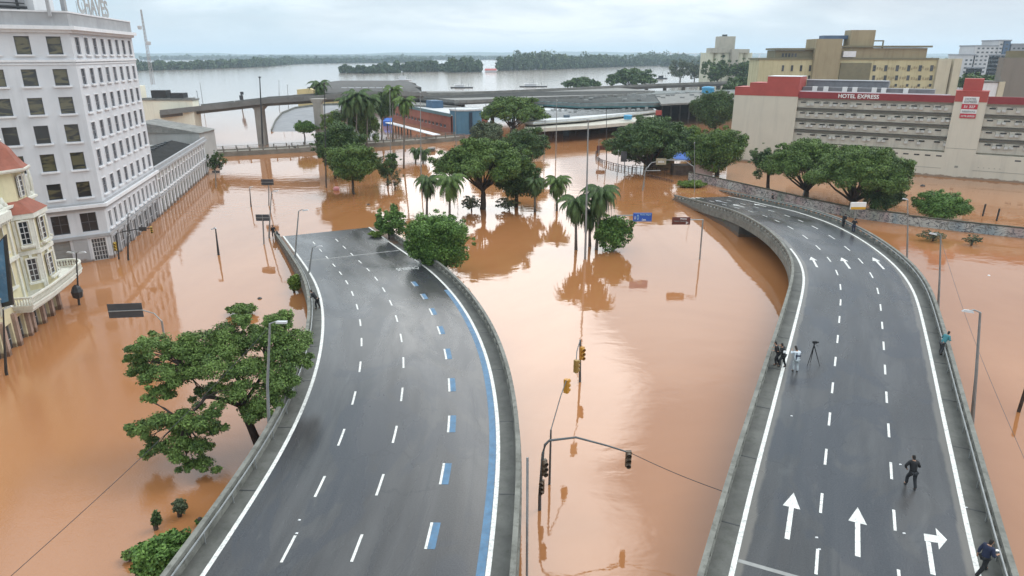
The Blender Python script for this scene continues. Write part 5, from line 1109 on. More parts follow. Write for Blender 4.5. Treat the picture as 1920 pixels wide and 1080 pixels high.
# dockside halls with slate roofs
hg = thing('dock_warehouse', 'long dark slate-roofed dock halls with cream gable end beside the river', 'warehouse', (-90, 390, 0))
SLATE = M('slate', (.085, .08, .075), .85, .4, .25, .2, stain=(.16, .15, .13), stain_amt=.6)
def roofhall(x0px, x1px, Y0, Y1, pyr, pye, nm='roof'):
    zr_, ze = zt(Y1, pyr), zt(Y0, pye); xa, xb = XP(x0px, Y0, ze), XP(x1px, Y0, ze); g_ = MB(); N_ = 6; vs = []
    for k in range(N_ + 1):
        t_ = k / N_; y = Y0 + (Y1 - Y0) * t_; z = ze + (zr_ - ze) * math.sin(t_ * math.pi / 2); vs += [(xa + 6 * t_, y, z), (xb - 10 * t_, y, z)]
    fs = [(2 * k, 2 * k + 1, 2 * k + 3, 2 * k + 2) for k in range(N_)]; vs += [(xa, Y0, -1), (xb, Y0, -1), (xa + 6, Y1, -1), (xb - 10, Y1, -1)]; m = 2 * (N_ + 1)
    fs += [(m + 1, m + 3, 2 * N_ + 1) + tuple(2 * k + 1 for k in range(N_ - 1, -1, -1)), (m, ) + tuple(2 * k for k in range(N_ + 1)) + (m + 2,), (m, m + 1, 1, 0)]; g_.add(vs, fs); g_.build(nm, SLATE, hg); return xa, xb, ze
roofhall(566, 800, 345, 372, 163, 181); roofhall(576, 790, 372.5, 400, 156, 163.5); roofhall(600, 780, 401, 425, 151, 156.5)
g = MB(); a = XP(558, 341, 4); b_ = XP(640, 341, 4); zr_ = zt(341, 166)
g.add([(a, 341, -1), (b_, 341, -1), (b_, 341, 3.2), (a + 6, 341, zr_), (a, 341, zr_ - .5), (a, 344.8, -1), (b_, 344.8, -1), (b_, 344.8, 3.2), (a + 6, 344.8, zr_), (a, 344.8, zr_ - .5)], [(0, 1, 2, 3, 4), (9, 8, 7, 6, 5), (2, 7, 8, 3), (3, 8, 9, 4), (0, 4, 9, 5)])
g.build('gable_wall', M('gable_cream', (.62, .50, .25), .85, .15, .15, stain=(.45, .38, .25), stain_amt=.4), hg)
g = MB(); g.box(XP(560, 340.6, 3), XP(650, 340.6, 3), 340.5, 340.9, zt(340.6, 184), zt(340.6, 181)); g.build('gable_band', M('ochre_band', (.45, .3, .08), .85, .1, .3), hg)
g = MB()
for k in range(9):
    Y = 366; g.box(XP(640 + 13 * k, Y, 10), XP(650 + 13 * k, Y, 10), Y - .4, Y + .2, zt(Y, 165.5), zt(Y, 163.6))
g.build('skylights', TRIM, hg)

# bus and rail station: stacked flat roofs
st = thing('railway_viaduct', 'long dark elevated railway line running behind the station roofs', 'viaduct', (60, 330, 0))
g = MB(); slab(g, pxpoly([(775, 178), (1000, 168), (1230, 157), (1425, 150), (1425, 154), (1230, 161), (1000, 172), (775, 182)], 8.5), 7.2, 8.5); g.build('deck', M('dark_concrete', (.09, .085, .08), .9, .3, .2), st)
g = MB(); c0, c1, c2, c3 = [P(*q_, 8.5) for q_ in ((775, 181.6), (1000, 171.6), (1230, 160.6), (1425, 153.6))]
for a, b_ in ((c0, c1), (c1, c2), (c2, c3)):
    g.hexa([a, b_, b_ + Vector((0, .4, 0)), a + Vector((0, .4, 0)), a + Vector((0, 0, 1)), b_ + Vector((0, 0, 1)), b_ + Vector((0, .4, 1)), a + Vector((0, .4, 1))])
    m = int((b_ - a).length / 14)
    for k in range(m): p = a.lerp(b_, (k + .5) / m); g.box(p.x - .8, p.x + .8, p.y + 1, p.y + 3, -1, 7.2)
g.build('parapet', M('rail_grey', (.22, .21, .19), .9, .3, .3), st)
st = thing('station', 'sprawling bus station with stacked grey and teal flat roofs on dark columns', 'station', (20, 260, 0))
ROOFT = M('teal_roof', (.17, .185, .18), .8, .35, .35, stain=(.09, .10, .09), stain_amt=.7); TEAL = M('teal_fascia', (.06, .16, .17), .7, .3, .5)
def flatroof(pts, z, th, mat, fmat=None, nm='roof'):
    g_ = MB(); slab(g_, pxpoly(pts, z), z - th, z); o = g_.build(nm, mat, st)
    if fmat:
        g_ = MB(); pp = [P(x, y, z) for x, y in pts]
        for i in range(len(pp)):
            a, b_ = pp[i], pp[(i + 1) % len(pp)]; d = (b_ - a).normalized(); n_ = Vector((d.y, -d.x, 0)) * .12
            if (a.y + b_.y) / 2 > sum(p.y for p in pp) / len(pp): continue
            g_.hexa([a + n_ * 2 - Vector((0, 0, th * 1.6)), b_ + n_ * 2 - Vector((0, 0, th * 1.6)), b_ + n_ - Vector((0, 0, th * 1.6)), a + n_ - Vector((0, 0, th * 1.6)), a + n_ * 2 + Vector((0, 0, .15)), b_ + n_ * 2 + Vector((0, 0, .15)), b_ + n_ + Vector((0, 0, .15)), a + n_ + Vector((0, 0, .15))])
        g_.build('fascia', fmat, st)
flatroof([(700, 174), (790, 171), (1000, 170), (1150, 164), (1228, 170), (1150, 178), (960, 185), (860, 189)], 8.4, .9, ROOFG, M('fascia_dark', (.12, .115, .11), .8, .2, .5))
flatroof([(962, 188), (1060, 178), (1240, 170), (1392, 168), (1404, 178), (1226, 193), (1090, 195)], 7.6, .9, ROOFT, TEAL)
flatroof([(1228, 178), (1395, 170), (1420, 180), (1340, 190), (1240, 195)], 7.9, .6, ROOFG)
flatroof([(990, 206), (1070, 196), (1222, 199), (1232, 207), (1100, 222), (1000, 229), (968, 226)], 5.6, .5, ROOFW, M('pale_fascia', (.55, .52, .45), .85, .15, .4, stain=(.3, .27, .2), stain_amt=.5))
flatroof([(985, 243), (1110, 236), (1226, 226), (1229, 212), (1100, 224), (985, 232)], 4.2, .5, M('cream_roof', (.52, .49, .42), .85, .25, .5, stain=(.26, .24, .2), stain_amt=.7), MATS['pale_fascia'])
flatroof([(700, 186), (790, 184), (870, 192), (862, 199), (775, 197)], 6.5, .5, ROOFG)
g = MB(); random.seed(5)
for x, y in [(1015 + 22 * k, 241 - 2.3 * k + random.uniform(-1, 1)) for k in range(10)] + [(965 + 30 * k, 212 - .6 * k) for k in range(9)] + [(1240 + 17 * k, 226 - .8 * k) for k in range(9)]:
    p = P(x, y); g = MB(); g.box(p.x - .25, p.x + .25, p.y, p.y + .5, -1, 3.7 if x < 1236 and y > 215 else 6.9); g.build('column', M('col_grey', (.2, .2, .2), .8, .2, 1), st)
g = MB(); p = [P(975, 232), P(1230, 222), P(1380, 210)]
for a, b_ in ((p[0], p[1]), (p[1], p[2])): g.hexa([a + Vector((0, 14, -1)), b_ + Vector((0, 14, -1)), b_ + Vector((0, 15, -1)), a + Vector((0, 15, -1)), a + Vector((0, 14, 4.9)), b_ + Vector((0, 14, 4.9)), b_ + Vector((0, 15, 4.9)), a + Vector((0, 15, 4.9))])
g.build('void_shade_wall', M('dark_recess', (.05, .05, .05), .9, .3, .5), st)  # near-black colour paints the shade of the open void below the roofs
g = MB()
for k in range(26): p = P(1000 + 8.5 * k + random.uniform(-2, 2), 213 - .35 * k + random.uniform(-4, 4), 5.6); g.box(p.x - .5, p.x + .5, p.y - .4, p.y + .4, 5.6, 6.0 + random.random() * .5)
for k in range(30): p = P(1090 + 9 * k, 186 - .28 * k + random.uniform(-5, 5), 7.8); g.box(p.x - .8, p.x + .8, p.y - .6, p.y + .6, 7.8, 8.5)
g_r = MB()
for k in range(11):
    t_ = (k + .5) / 11
    for a_, b2_, z_, r_ in (((705 + 90 * t_, 174.5 + 11 * t_), (1222 - 60 * t_, 170.5 + 6 * t_), 8.43, .16), ((968 + 125 * t_, 187.5 + 6.5 * t_), (1395 - 160 * t_, 169 + 22 * t_), 7.63, .14), ((975 + 12 * t_, 226 - 18 * t_), (1228 - 8 * t_, 207.5 - 7 * t_), 5.63, .1)): g_r.tube([P(*a_, z_), P(*b2_, z_)], r_, 4)
g_r.build('roof_ridges', M('ridge_dark', (.09, .09, .085), .9, .3, .5), st)
g.build('roof_clutter', M('clutter', (.3, .3, .29), .8, .4, .2), st)
g = MB(); p = P(1062, 255); g.box(p.x - .9, p.x + .9, p.y, p.y + 2, -1, 6.3); g.build('grey_pillar', M('slate_blue', (.10, .13, .16), .8, .2, .5), st)
for px_, py, wz, hz_, z_, lb_ in ((1177, 224, 1.3, 1.4, 4.6, 'small bright blue water tank on the pale station roof'), (1327, 176, 2.6, 3.0, 7.9, 'bright blue water tank on the grey roof beside the hotel')):
    p = P(px_, py, z_); g = MB(); g.lathe((p.x, p.y, z_), [(wz * .92, 0), (wz, .2), (wz * 1.02, hz_ * .75), (wz * 1.1, hz_ * .8), (wz * .9, hz_), (0.1, hz_ * 1.08)], 18); tag(g.build('water_tank', M('tank_blue', (.06, .30, .50), .5, .1, .5)), lb_, 'water tank')
g = MB(); p = P(1235, 216, 4.8); g.box(p.x - 1.0, p.x + 1.0, p.y, p.y + .4, 4.8, 6.4); g.build('red_sign', RED, st)
# blue cylinder and red brick hall
bt_ = thing('stair_drum', 'round blue stair tower with pale flat top beside the red brick hall', 'tower', tuple(P(872, 252))); p = P(872, 252); g = MB(); g.lathe((p.x, p.y + 5, -1), [(5.1, 0), (5.1, 8.2)], 32); g.build('drum', M('drum_blue', (.10, .22, .32), .75, .12, .3, stain=(.06, .12, .18), stain_amt=.6, streak=True), bt_)
g = MB(); g.lathe((p.x, p.y + 5, 7.21), [(5.35, 0), (5.35, .5), (4.9, .5), (4.9, .35), (0.1, .35)], 32); g.build('roof', ROOFW, bt_); g = MB(); g.box(p.x + 1.4, p.x + 2.4, p.y - .12, p.y + 1.2, .5, 6.8); g.build('slot', M('drum_dark', (.03, .05, .08), .8, .1, 1), bt_)
rh = thing('brick_hall', 'long low red brick hall with teal roof edge, left of the blue stair tower', 'hall', tuple(P(790, 240)))
a, b_ = P(716, 217), P(846, 251); FB = Fr(a, b_ - a); ln = (b_ - a).length; BR = M('red_brick', (.32, .115, .08), .85, .2, .4, stain=(.28, .12, .08), stain_amt=.5)
g = MB(); opb = [(2 + 3.6 * k, 4.6 + 3.6 * k, 1.5, 2.5) for k in range(int(ln / 3.6) - 1)]; FB.wall(g, 0, ln, -1, 5.6, opb, .4); FB.box(g, 0, ln, -13, -.5, -1, 5.55); g.build('wall', BR, rh); windows(FB, opb, GLASSD, rh, dep=.3, muntin=(2, 0))
g = MB(); FB.box(g, -.4, ln + .3, .01, .35, 5.3, 6.3); g.build('roof_edge', M('teal_edge', (.12, .2, .22), .7, .2, .5), rh); g = MB(); FB.box(g, 0, ln, -13, 0, 5.62, 5.9); g.build('roof', ROOFW, rh)
g = MB(); s1_ = FB.px(775, 208)[0]; FB.box(g, s1_, s1_ + 7, -9, -5, 5.9, 8.4); g.build('plant_box', M('box_blue', (.06, .12, .2), .7, .2, .5), rh)
g = MB(); a2, b2 = P(735, 229, 2.6), P(826, 252, 2.6); F2 = Fr(a2, b2 - a2); F2.box(g, 0, (b2 - a2).length, 0, 2.4, 2.4, 2.6); g.build('walkway_roof', TRIM, rh)
g = MB()
for k in range(9): F2.box(g, 1 + k * 2.8, 1.3 + k * 2.8, 1.9, 2.2, -1, 2.39)
g.build('walkway_posts', DARKM, rh)
# small blue awnings, boats, boathouse
def boat(lb_, px_, py, Lb, h, m1, m2):
    p = P(px_, py); t_ = thing('boat', lb_, 'boat', (p.x, p.y, 0)); g_ = MB(); g_.prism([(p.x - Lb / 2, p.y - 2), (p.x + Lb * .38, p.y - 2), (p.x + Lb / 2, p.y), (p.x + Lb * .38, p.y + 2), (p.x - Lb / 2, p.y + 2)], -.4, h * .35); g_.build('hull', m1, t_)
    g_ = MB(); g_.box(p.x - Lb * .3, p.x + Lb * .1, p.y - 1.3, p.y + 1.3, h * .35, h); g_.box(p.x - Lb * .34, p.x + Lb * .14, p.y - 1.6, p.y + 1.6, h, h + .3); g_.build('cabin', m2, t_)
    g_ = MB(); g_.tube([(p.x, p.y, h), (p.x, p.y, h * 2.4)], .12, 4); g_.tube([(p.x + Lb * .3, p.y, h * .35), (p.x + Lb * .3, p.y, h * 1.8)], .1, 4); g_.build('mast', DARKM, t_)
boat('dark barge with masts on the river, behind the middle of the station', 1000, 163, 22, 2.2, DARKM, TRIM); boat('small white-cabined boat moored left of the dark barge', 866, 165, 17, 2.2, DARKM, TRIM); boat('tiny dark boat on the river left of the eucalyptus row', 1241, 148, 12, 3.0, DARKM, DARKM); boat('pale ferry near the wooded island', 757, 151, 15, 3.2, TRIM, TRIM)
bh = thing('boathouse', 'small red and white boathouse at the edge of the river woods', 'boathouse', tuple(P(920, 135))); p = P(920, 135.5); g = MB(); g.box(p.x - 8, p.x + 8, p.y - 3, p.y + 8, -1, 2.6); g.build('wall', TRIM, bh)
g = MB(); g.add([(p.x - 9, p.y - 4, 2.6), (p.x + 9, p.y - 4, 2.6), (p.x + 9, p.y + 9, 2.6), (p.x - 9, p.y + 9, 2.6), (p.x - 8, p.y + 2, 5.2), (p.x + 8, p.y + 2, 5.2)], [(0, 1, 5, 4), (2, 3, 4, 5), (1, 2, 5), (3, 0, 4)]); g.build('roof', RED, bh)
# distant hills and far bridge
rng = np.random.default_rng(3)
for nm_, Y, lo_, hi_, sd, c_ in (('hills', 7600, 30, 96, 1, (.06, .09, .06)), ('hills', 5200, 14, 40, 2, (.05, .08, .05))):
    xs = np.linspace(-8000, 8000, 260); ph = rng.uniform(0, 6, 6); hgt = sum(np.sin(xs * f_ + p_) * a_ for f_, p_, a_ in zip((.0006, .0013, .0027, .006, .013, .03), ph, (.5, .3, .22, .12, .08, .04))); hgt = lo_ + (hi_ - lo_) * np.clip((hgt + .9) / 1.9, 0, 1) ** 1.3 * np.clip(1.05 - (xs + 5200) / 11000, .30, 1)
    g = MB(); vs = []
    for x, h in zip(xs, hgt): vs += [(x, Y, -1), (x, Y + 260, h * .75), (x, Y + 600, h), (x, Y + 1500, -1)]
    g.add(vs, [(4 * i + j, 4 * i + 4 + j, 4 * i + 5 + j, 4 * i + 1 + j) for i in range(len(xs) - 1) for j in range(3)]); struct(g.build(nm_, M(nm_ + str(sd), c_, .95, .3, .002), smooth=True))
fbr = thing('river_bridge', 'thin pale lift bridge on the horizon left of the silo', 'bridge', (1100, 4000, 0)); g = MB(); zd = zt(4000, 99.5)
g.box(XP(1225, 4000, zd), XP(1470, 4000, zd), 4000, 4014, zd - 3.5, zd); g.build('deck', TRIM, fbr)
for px_ in (1258, 1272, 1305, 1345, 1385, 1425):
    g = MB(); x = XP(px_, 4000, zd); g.box(x - 3, x + 3, 4002, 4012, -1, zd + (0 if px_ > 1272 else 8)); g.build('pier', TRIM, fbr)

# low roofs and canopy stalls by the hotel
t = thing('market_kiosk', 'cluttered low kiosk with yellow shelf front under the dark tree', 'kiosk', tuple(P(1235, 316))); p = P(1238, 318); g = MB(); g.box(p.x - 3, p.x + 3, p.y, p.y + 4, -1, 2.0); g.build('wall', M('kiosk_wall', (.30, .22, .12), .8, .4, 1.2), t); g = MB(); g.box(p.x - 3.4, p.x + 3.4, p.y - .5, p.y + 4.4, 2.0, 2.15); g.build('roof', ROOFG, t)
t = thing('market_stall', 'market stall with a bright blue tarpaulin canopy behind the sunk road end', 'stall', tuple(P(1277, 316))); p = P(1277, 314); g = MB(); g.add([(p.x - 2, p.y, 1.9), (p.x + 2.2, p.y, 1.7), (p.x + 2.2, p.y + 3, 2.9), (p.x - 2, p.y + 3, 3.1), (p.x - 2, p.y, 1.75), (p.x + 2.2, p.y, 1.55), (p.x + 2.2, p.y + 3, 2.75), (p.x - 2, p.y + 3, 2.95)], [(0, 1, 2, 3), (7, 6, 5, 4), (0, 4, 5, 1), (1, 5, 6, 2), (2, 6, 7, 3), (3, 7, 4, 0)]); g.build('canopy', M('tarp_blue', (.03, .13, .5), .6, .25, 1.5), t)
for dx in (-1.9, 2.1):
    for dy in (.1, 2.8): g = MB(); g.tube([(p.x + dx, p.y + dy, -1), (p.x + dx, p.y + dy, 1.7 + dy * .38)], .06, 5); g.build('post', DARKM, t)
t = thing('blue_awning', 'small blue awning beside the low orange pool left of the brick hall', 'awning', tuple(P(727, 236))); p = P(727, 236); g = MB(); g.add([(p.x - 1.6, p.y, 1.6), (p.x + 1.8, p.y, 1.6), (p.x + 1.6, p.y + 2.2, 2.6), (p.x - 1.4, p.y + 2.2, 2.6), (p.x - 1.6, p.y, -1), (p.x + 1.8, p.y, -1), (p.x + 1.6, p.y + 2.2, -1), (p.x - 1.4, p.y + 2.2, -1)], [(0, 1, 2, 3), (0, 4, 5, 1), (1, 5, 6, 2), (3, 7, 4, 0), (2, 6, 7, 3)]); g.build('canopy', MATS['tarp_blue'], t)
t = thing('pink_house', 'small pale pink house with dark shed beside the two-stemmed tree', 'house', tuple(P(1318, 330))); p = P(1318, 330); g = MB(); g.box(p.x - 1.6, p.x + 2.0, p.y, p.y + 5, -1, 3.2); g.build('wall', M('pink_wall', (.62, .45, .40), .85, .1, .8, stain=(.4, .3, .26), stain_amt=.4), t); g = MB(); g.box(p.x - 1.8, p.x + 2.2, p.y - .2, p.y + 5.2, 3.2, 3.35); g.build('roof', M('rust_roof', (.3, .12, .07), .8, .3, 1), t)
g = MB(); g.box(p.x - 6, p.x - 1.62, p.y + 1, p.y + 4, -1, 2.0); g.build('shed', M('stall_brown', (.12, .08, .06), .8, .5, 1), t)

# graffiti wall
def graffiti():
    m = bpy.data.materials.new('graffiti'); m.use_nodes = True; t = m.node_tree; n = t.nodes; l = t.links; b = n['Principled BSDF']; b.inputs['Roughness'].default_value = .85
    co = n.new('ShaderNodeTexCoord')
    def nz(sc, det, dist, scale): mp = n.new('ShaderNodeMapping'); mp.inputs['Scale'].default_value = scale; l.new(co.outputs['Object'], mp.inputs[0]); q = n.new('ShaderNodeTexNoise'); q.inputs['Scale'].default_value = sc; q.inputs['Detail'].default_value = det; q.inputs['Distortion'].default_value = dist; l.new(mp.outputs[0], q.inputs['Vector']); return q
    def ramp_(v, els):
        c = n.new('ShaderNodeValToRGB'); c.color_ramp.interpolation = 'LINEAR'
        while len(c.color_ramp.elements) < len(els): c.color_ramp.elements.new(.5)
        for e, (p_, k) in zip(c.color_ramp.elements, els): e.position = p_; e.color = k if len(k) == 4 else k + (1,)
        l.new(v, c.inputs[0]); return c.outputs[0]
    a = ramp_(nz(.12, 3, .5, (1, 1, .2)).outputs['Fac'], [(.35, (.42, .42, .39)), (.45, (.25, .30, .32)), (.52, (.45, .45, .42)), (.62, (.36, .28, .27)), (.7, (.24, .27, .23))])
    sc = ramp_(nz(.55, 4, 3.0, (1, 1, 1.3)).outputs['Fac'], [(.46, (0, 0, 0)), (.49, (1, 1, 1)), (.51, (1, 1, 1)), (.54, (0, 0, 0))])
    sc2 = ramp_(nz(.9, 5, 2.0, (1, 1, 1.2)).outputs['Fac'], [(.52, (0, 0, 0)), (.62, (1, 1, 1))])
    mx = n.new('ShaderNodeMix'); mx.data_type = 'RGBA'; l.new(sc, mx.inputs[0]); l.new(a, mx.inputs[6]); mx.inputs[7].default_value = (.07, .07, .09, 1)
    m2 = n.new('ShaderNodeMix'); m2.data_type = 'RGBA'; q = n.new('ShaderNodeMath'); q.operation = 'MULTIPLY'; l.new(sc2, q.inputs[0]); q.inputs[1].default_value = .55; l.new(q.outputs[0], m2.inputs[0]); l.new(mx.outputs[2], m2.inputs[6]); m2.inputs[7].default_value = (.10, .095, .075, 1)
    l.new(m2.outputs[2], b.inputs['Base Color']); return m
gw = thing('graffiti_wall', 'long weathered wall covered in graffiti beside the curved ramp, mossy on top', 'wall', tuple(P(1600, 408)))
wp = [P(x, y) for x, y in ((1290, 338), (1350, 351), (1450, 375), (1520, 392), (1600, 409), (1700, 422), (1800, 434), (1920, 447), (2100, 468))]
for i in range(len(wp) - 1):
    a, b_ = wp[i], wp[i + 1]; d = (b_ - a).normalized(); n_ = Vector((-d.y, d.x, 0)) * .22; h = 1.55 if i < 5 else 1.35
    g = MB(); g.hexa([a + Vector((0, 0, -1)), b_ + Vector((0, 0, -1)), b_ + n_ + Vector((0, 0, -1)), a + n_ + Vector((0, 0, -1)), a + Vector((0, 0, h)), b_ + Vector((0, 0, h)), b_ + n_ + Vector((0, 0, h)), a + n_ + Vector((0, 0, h))]); g.build('panel', MATS.setdefault('graffiti', graffiti()), gw)
    g = MB(); e = Vector((n_.x, n_.y, 0)) * .3; g.hexa([a - e + Vector((0, 0, h + .004)), b_ - e + Vector((0, 0, h + .004)), b_ + n_ + e + Vector((0, 0, h + .004)), a + n_ + e + Vector((0, 0, h + .004)), a - e + Vector((0, 0, h + .16)), b_ - e + Vector((0, 0, h + .16)), b_ + n_ + e + Vector((0, 0, h + .16)), a + n_ + e + Vector((0, 0, h + .16))]); g.build('coping', M('mossy_top', (.07, .07, .05), .9, .4, 1.5, .4), gw)
# curved railing in the water
def fence(lb_, pts, h=.85, step=1.0):
    t_ = thing('railing', lb_, 'railing', tuple(P(*pts[0]))); w_ = [P(*p_) for p_ in pts]; g_ = MB()
    for i in range(len(w_) - 1):
        a, b_ = w_[i], w_[i + 1]; ln_ = (b_ - a).length
        for k in range(int(ln_ / step) + 1): q_ = a.lerp(b_, min(1, k * step / ln_)); g_.box(q_.x - .07, q_.x + .07, q_.y - .05, q_.y + .05, -1, h)
        g_.tube([a + Vector((0, 0, h)), b_ + Vector((0, 0, h))], .055, 4)
        g_.tube([a + Vector((0, 0, h * .5)), b_ + Vector((0, 0, h * .5))], .035, 4)
    g_.build('bars', M('rust_iron', (.09, .055, .045), .8, .3, 2), t_)
fence('dark curved railing standing in pale water left of the black sign', [(1124, 284), (1117, 290), (1118, 300), (1130, 307), (1150, 313), (1172, 318), (1195, 322)])
fence('short dark railing in the orange reflection before the blue canopy', [(1214, 331), (1232, 336), (1250, 340), (1263, 343)], .5, .7)
fence('rusty railing along the kiosks by the sunk road end', [(1186, 318), (1215, 321), (1250, 325), (1280, 331)], 1.0, 1.0)
for x, y, h, lb_ in ((1842, 405, 1.9, 'broken dark post in the brown water behind the wall, left'), (1868, 414, 1.9, 'broken dark post in the brown water behind the wall, right')):
    p = P(x, y); g = MB(); g.tube([(p.x, p.y, -1), (p.x + .1, p.y, h)], .13, 7); tag(g.build('post', DARKM), lb_, 'post')

# ---------------------------------------------------------------- poles, lamps, signals, signs
def lamp(lb_, base, topp, arm, name='street_lamp', r=.09, double=False, zb=0.0, mat=None, extra=0):
    """base px on water (or zb), topp px of the pole head, arm px offset of the luminaire"""
    b_ = P(*base, zb); Y = b_.y; tp_ = P3(topp[0], topp[1], Y); t_ = thing(name, lb_, 'street lamp', (b_.x, b_.y, zb)); g_ = MB()
    mid = Vector((b_.x * .55 + tp_.x * .45, Y, (tp_.z - zb) * .5 + zb)); g_.tube([(b_.x, Y, zb - 1), (b_.x, Y, zb + .3), mid, tp_], [r * 1.5, r * 1.4, r, r * .7], 8); g_.build('pole', mat or STEEL, t_)
    for k in ((1,) if not double else (1, -1)):
        q_ = P3(topp[0] + arm[0] * k, topp[1] + arm[1], Y); g_ = MB(); g_.tube([tp_, tp_.lerp(q_, .5) + Vector((0, 0, .12)), q_], r * .5, 6); g_.build('arm', STEEL, t_)
        d = (q_ - tp_).normalized(); g_ = MB(); c = q_; sx = d * .38; sy = Vector((0, .13, 0)); sz = Vector((0, 0, .07))
        g_.hexa([c - sx - sy - sz, c + sx * .9 - sy * .6 - sz, c + sx * .9 + sy * .6 - sz, c - sx + sy - sz, c - sx * .8 - sy * .7 + sz, c + sx * .6 - sy * .4 + sz, c + sx * .6 + sy * .4 + sz, c - sx * .8 + sy * .7 + sz]); g_.build('lantern', FRAME, t_)
    return t_
best = min((abs(960 + F * q.x / depth(q.y, q.z) - 503), q.y, q.x) for q in (RA.at(s_, -1.32, .3) for s_ in np.arange(22, 60, .2)))
t_ = lamp('tall grey street lamp mounted at the parapet in front of the near spreading tree', (503, 808), (506, 607), (22, -3), r=.10)
for ch_ in list(t_.children): bpy.data.objects.remove(ch_)
Yl = best[1]; xl = best[2]; tp_ = P3(506, 607, Yl); q_ = P3(528, 604, Yl); t_.location = (xl, Yl, 0)
g_ = MB(); g_.tube([(xl, Yl, -1), (xl, Yl, 3), (xl * .6 + tp_.x * .4 - .1, Yl, tp_.z * .6), tp_], [.12, .11, .09, .06], 8); g_.build('pole', STEEL, t_)
g_ = MB(); g_.tube([tp_, tp_.lerp(q_, .5) + Vector((0, 0, .08)), q_], .04, 6); g_.build('arm', STEEL, t_); g_ = MB(); g_.box(q_.x - .3, q_.x + .3, q_.y - .12, q_.y + .12, q_.z - .06, q_.z + .05); g_.build('lantern', FRAME, t_)
lamp('street lamp with left arm in the pink water at right, nearest', (1820, 808), (1838, 586), (-24, -3), r=.10)
lamp('curved street lamp beside the right curve of the ramp', (1757, 600), (1764, 441), (-15, -3))
lamp('plain lamp post left of the curved one, reaching over the wall', (1700, 484), (1702, 374), (-5, -1))
lamp('street lamp rising from the left parapet of the wide ramp, farther', (553, 500), (560, 396), (13, -2))
lamp('street lamp rising from the left parapet of the wide ramp, nearer', (578, 530), (586, 464), (13, -2))
lamp('lamp post beside the black sign at the sunk end of the wide ramp', (505, 446), (509, 360), (9, -2))
lamp('short curved lamp in pale pink water left of the wide ramp', (410, 478), (404, 428), (-4, 1), r=.11, mat=DARKM)
lamp('lamp post with a small dark box standing in pale water', (471, 388), (468, 352), (3, -1), r=.08, mat=DARKM)
lamp('double-armed lamp in front of the ornate building', (149, 572), (143, 474), (12, -1), double=True, r=.08, mat=DARKM)
lamp('dark leaning lamp at the far left edge by the blue banner', (13, 703), (6, 580), (10, -4), r=.08, mat=DARKM)
lamp('dark lamp in front of the shop fronts of the tall office block', (241, 488), (240, 402), (8, -2), r=.08, mat=DARKM)
lamp('gooseneck lamp by the beige and blue gantry', (1205, 357), (1210, 322), (7, -12), r=.09)
g = MB(); p = P(151, 572); g.lathe((p.x, p.y - .1, .7), [(.1, 0), (.45, .2), (.55, .8), (.35, 1.3), (.1, 1.5)], 8); tag(g.build('bin_cluster', DARKM), 'dark bundle hanging on the lamp in front of the ornate building', 'equipment box')
# thin masts, each its own position in the flood
masts = (((612, 352), (608, 158), 'pale tall mast right of the dark tree by the lone round tree', .11), ((1097, 486), (1103, 228), 'tallest pale mast crossing the front palm clump', .12), ((1042, 300), (1044, 190), 'thin grey mast right of the dense rounded tree', .10), ((1020, 300), (1022, 228), 'thin mast in front of the station columns', .09), ((961, 300), (958, 240), 'short mast among the trees in mid flood', .08), ((790, 350), (788, 176), 'pale mast left of the blue stair tower', .10), ((733, 330), (731, 170), 'thin pale mast by the round-headed palm', .09), ((856, 300), (853, 190), 'pale mast in front of the blue stair tower', .09), ((911, 200), (911, 168), 'thin mast above the dense rounded tree', .12), ((1137, 300), (1137, 208), 'grey mast left of the broad dark tree', .09), ((493, 275), (487, 146), 'tall dark mast at the left viaduct pier', .22), ((1302, 360), (1302, 270), 'thin pale post beside the pink house', .06), ((1157, 330), (1160, 285), 'slim mast left of the black sign', .08), ((375, 205), (369, 172), 'thin dark mast on the viaduct, left of a pair', .14), ((382, 205), (375, 156), 'taller thin mast on the viaduct, right of a pair', .14), ((541, 205), (539, 160), 'thin mast behind the viaduct deck, middle', .14), ((524, 205), (523, 152), 'thin mast behind the viaduct deck, left of middle', .14), ((1505, 372), (1508, 360), 'stub of a pale post under the wide leafy trees', .1))
for bb, tt, lb_, r_ in masts:
    p = P(*bb); q_ = P3(tt[0], tt[1], p.y); g = MB(); g.tube([(p.x, p.y, -1), (p.x, p.y, .5), q_], [r_ * 1.3, r_ * 1.2, r_ * .6], 7); g.lathe((q_.x, q_.y, q_.z), [(r_ * .6, 0), (r_ * 1.8, .1), (r_ * 1.8, .25), (.02, .4)], 8)
    tag(g.build('mast', STEEL if 'dark' not in lb_ else DARKM), lb_, 'mast')
p = P(454, 205); q_ = P3(452, 172, p.y); g = MB(); g.tube([(p.x, p.y, -1), (q_.x, q_.y, q_.z)], .25, 6); g.box(q_.x - .9, q_.x + .5, q_.y - .5, q_.y + .5, q_.z - 3.6, q_.z - 1.6); g.box(q_.x - .3, q_.x + .9, q_.y - .5, q_.y + .5, q_.z - 1.3, q_.z); tag(g.build('signal_mast', DARKM), 'dark signal mast with two boxes standing on the viaduct', 'signal mast')

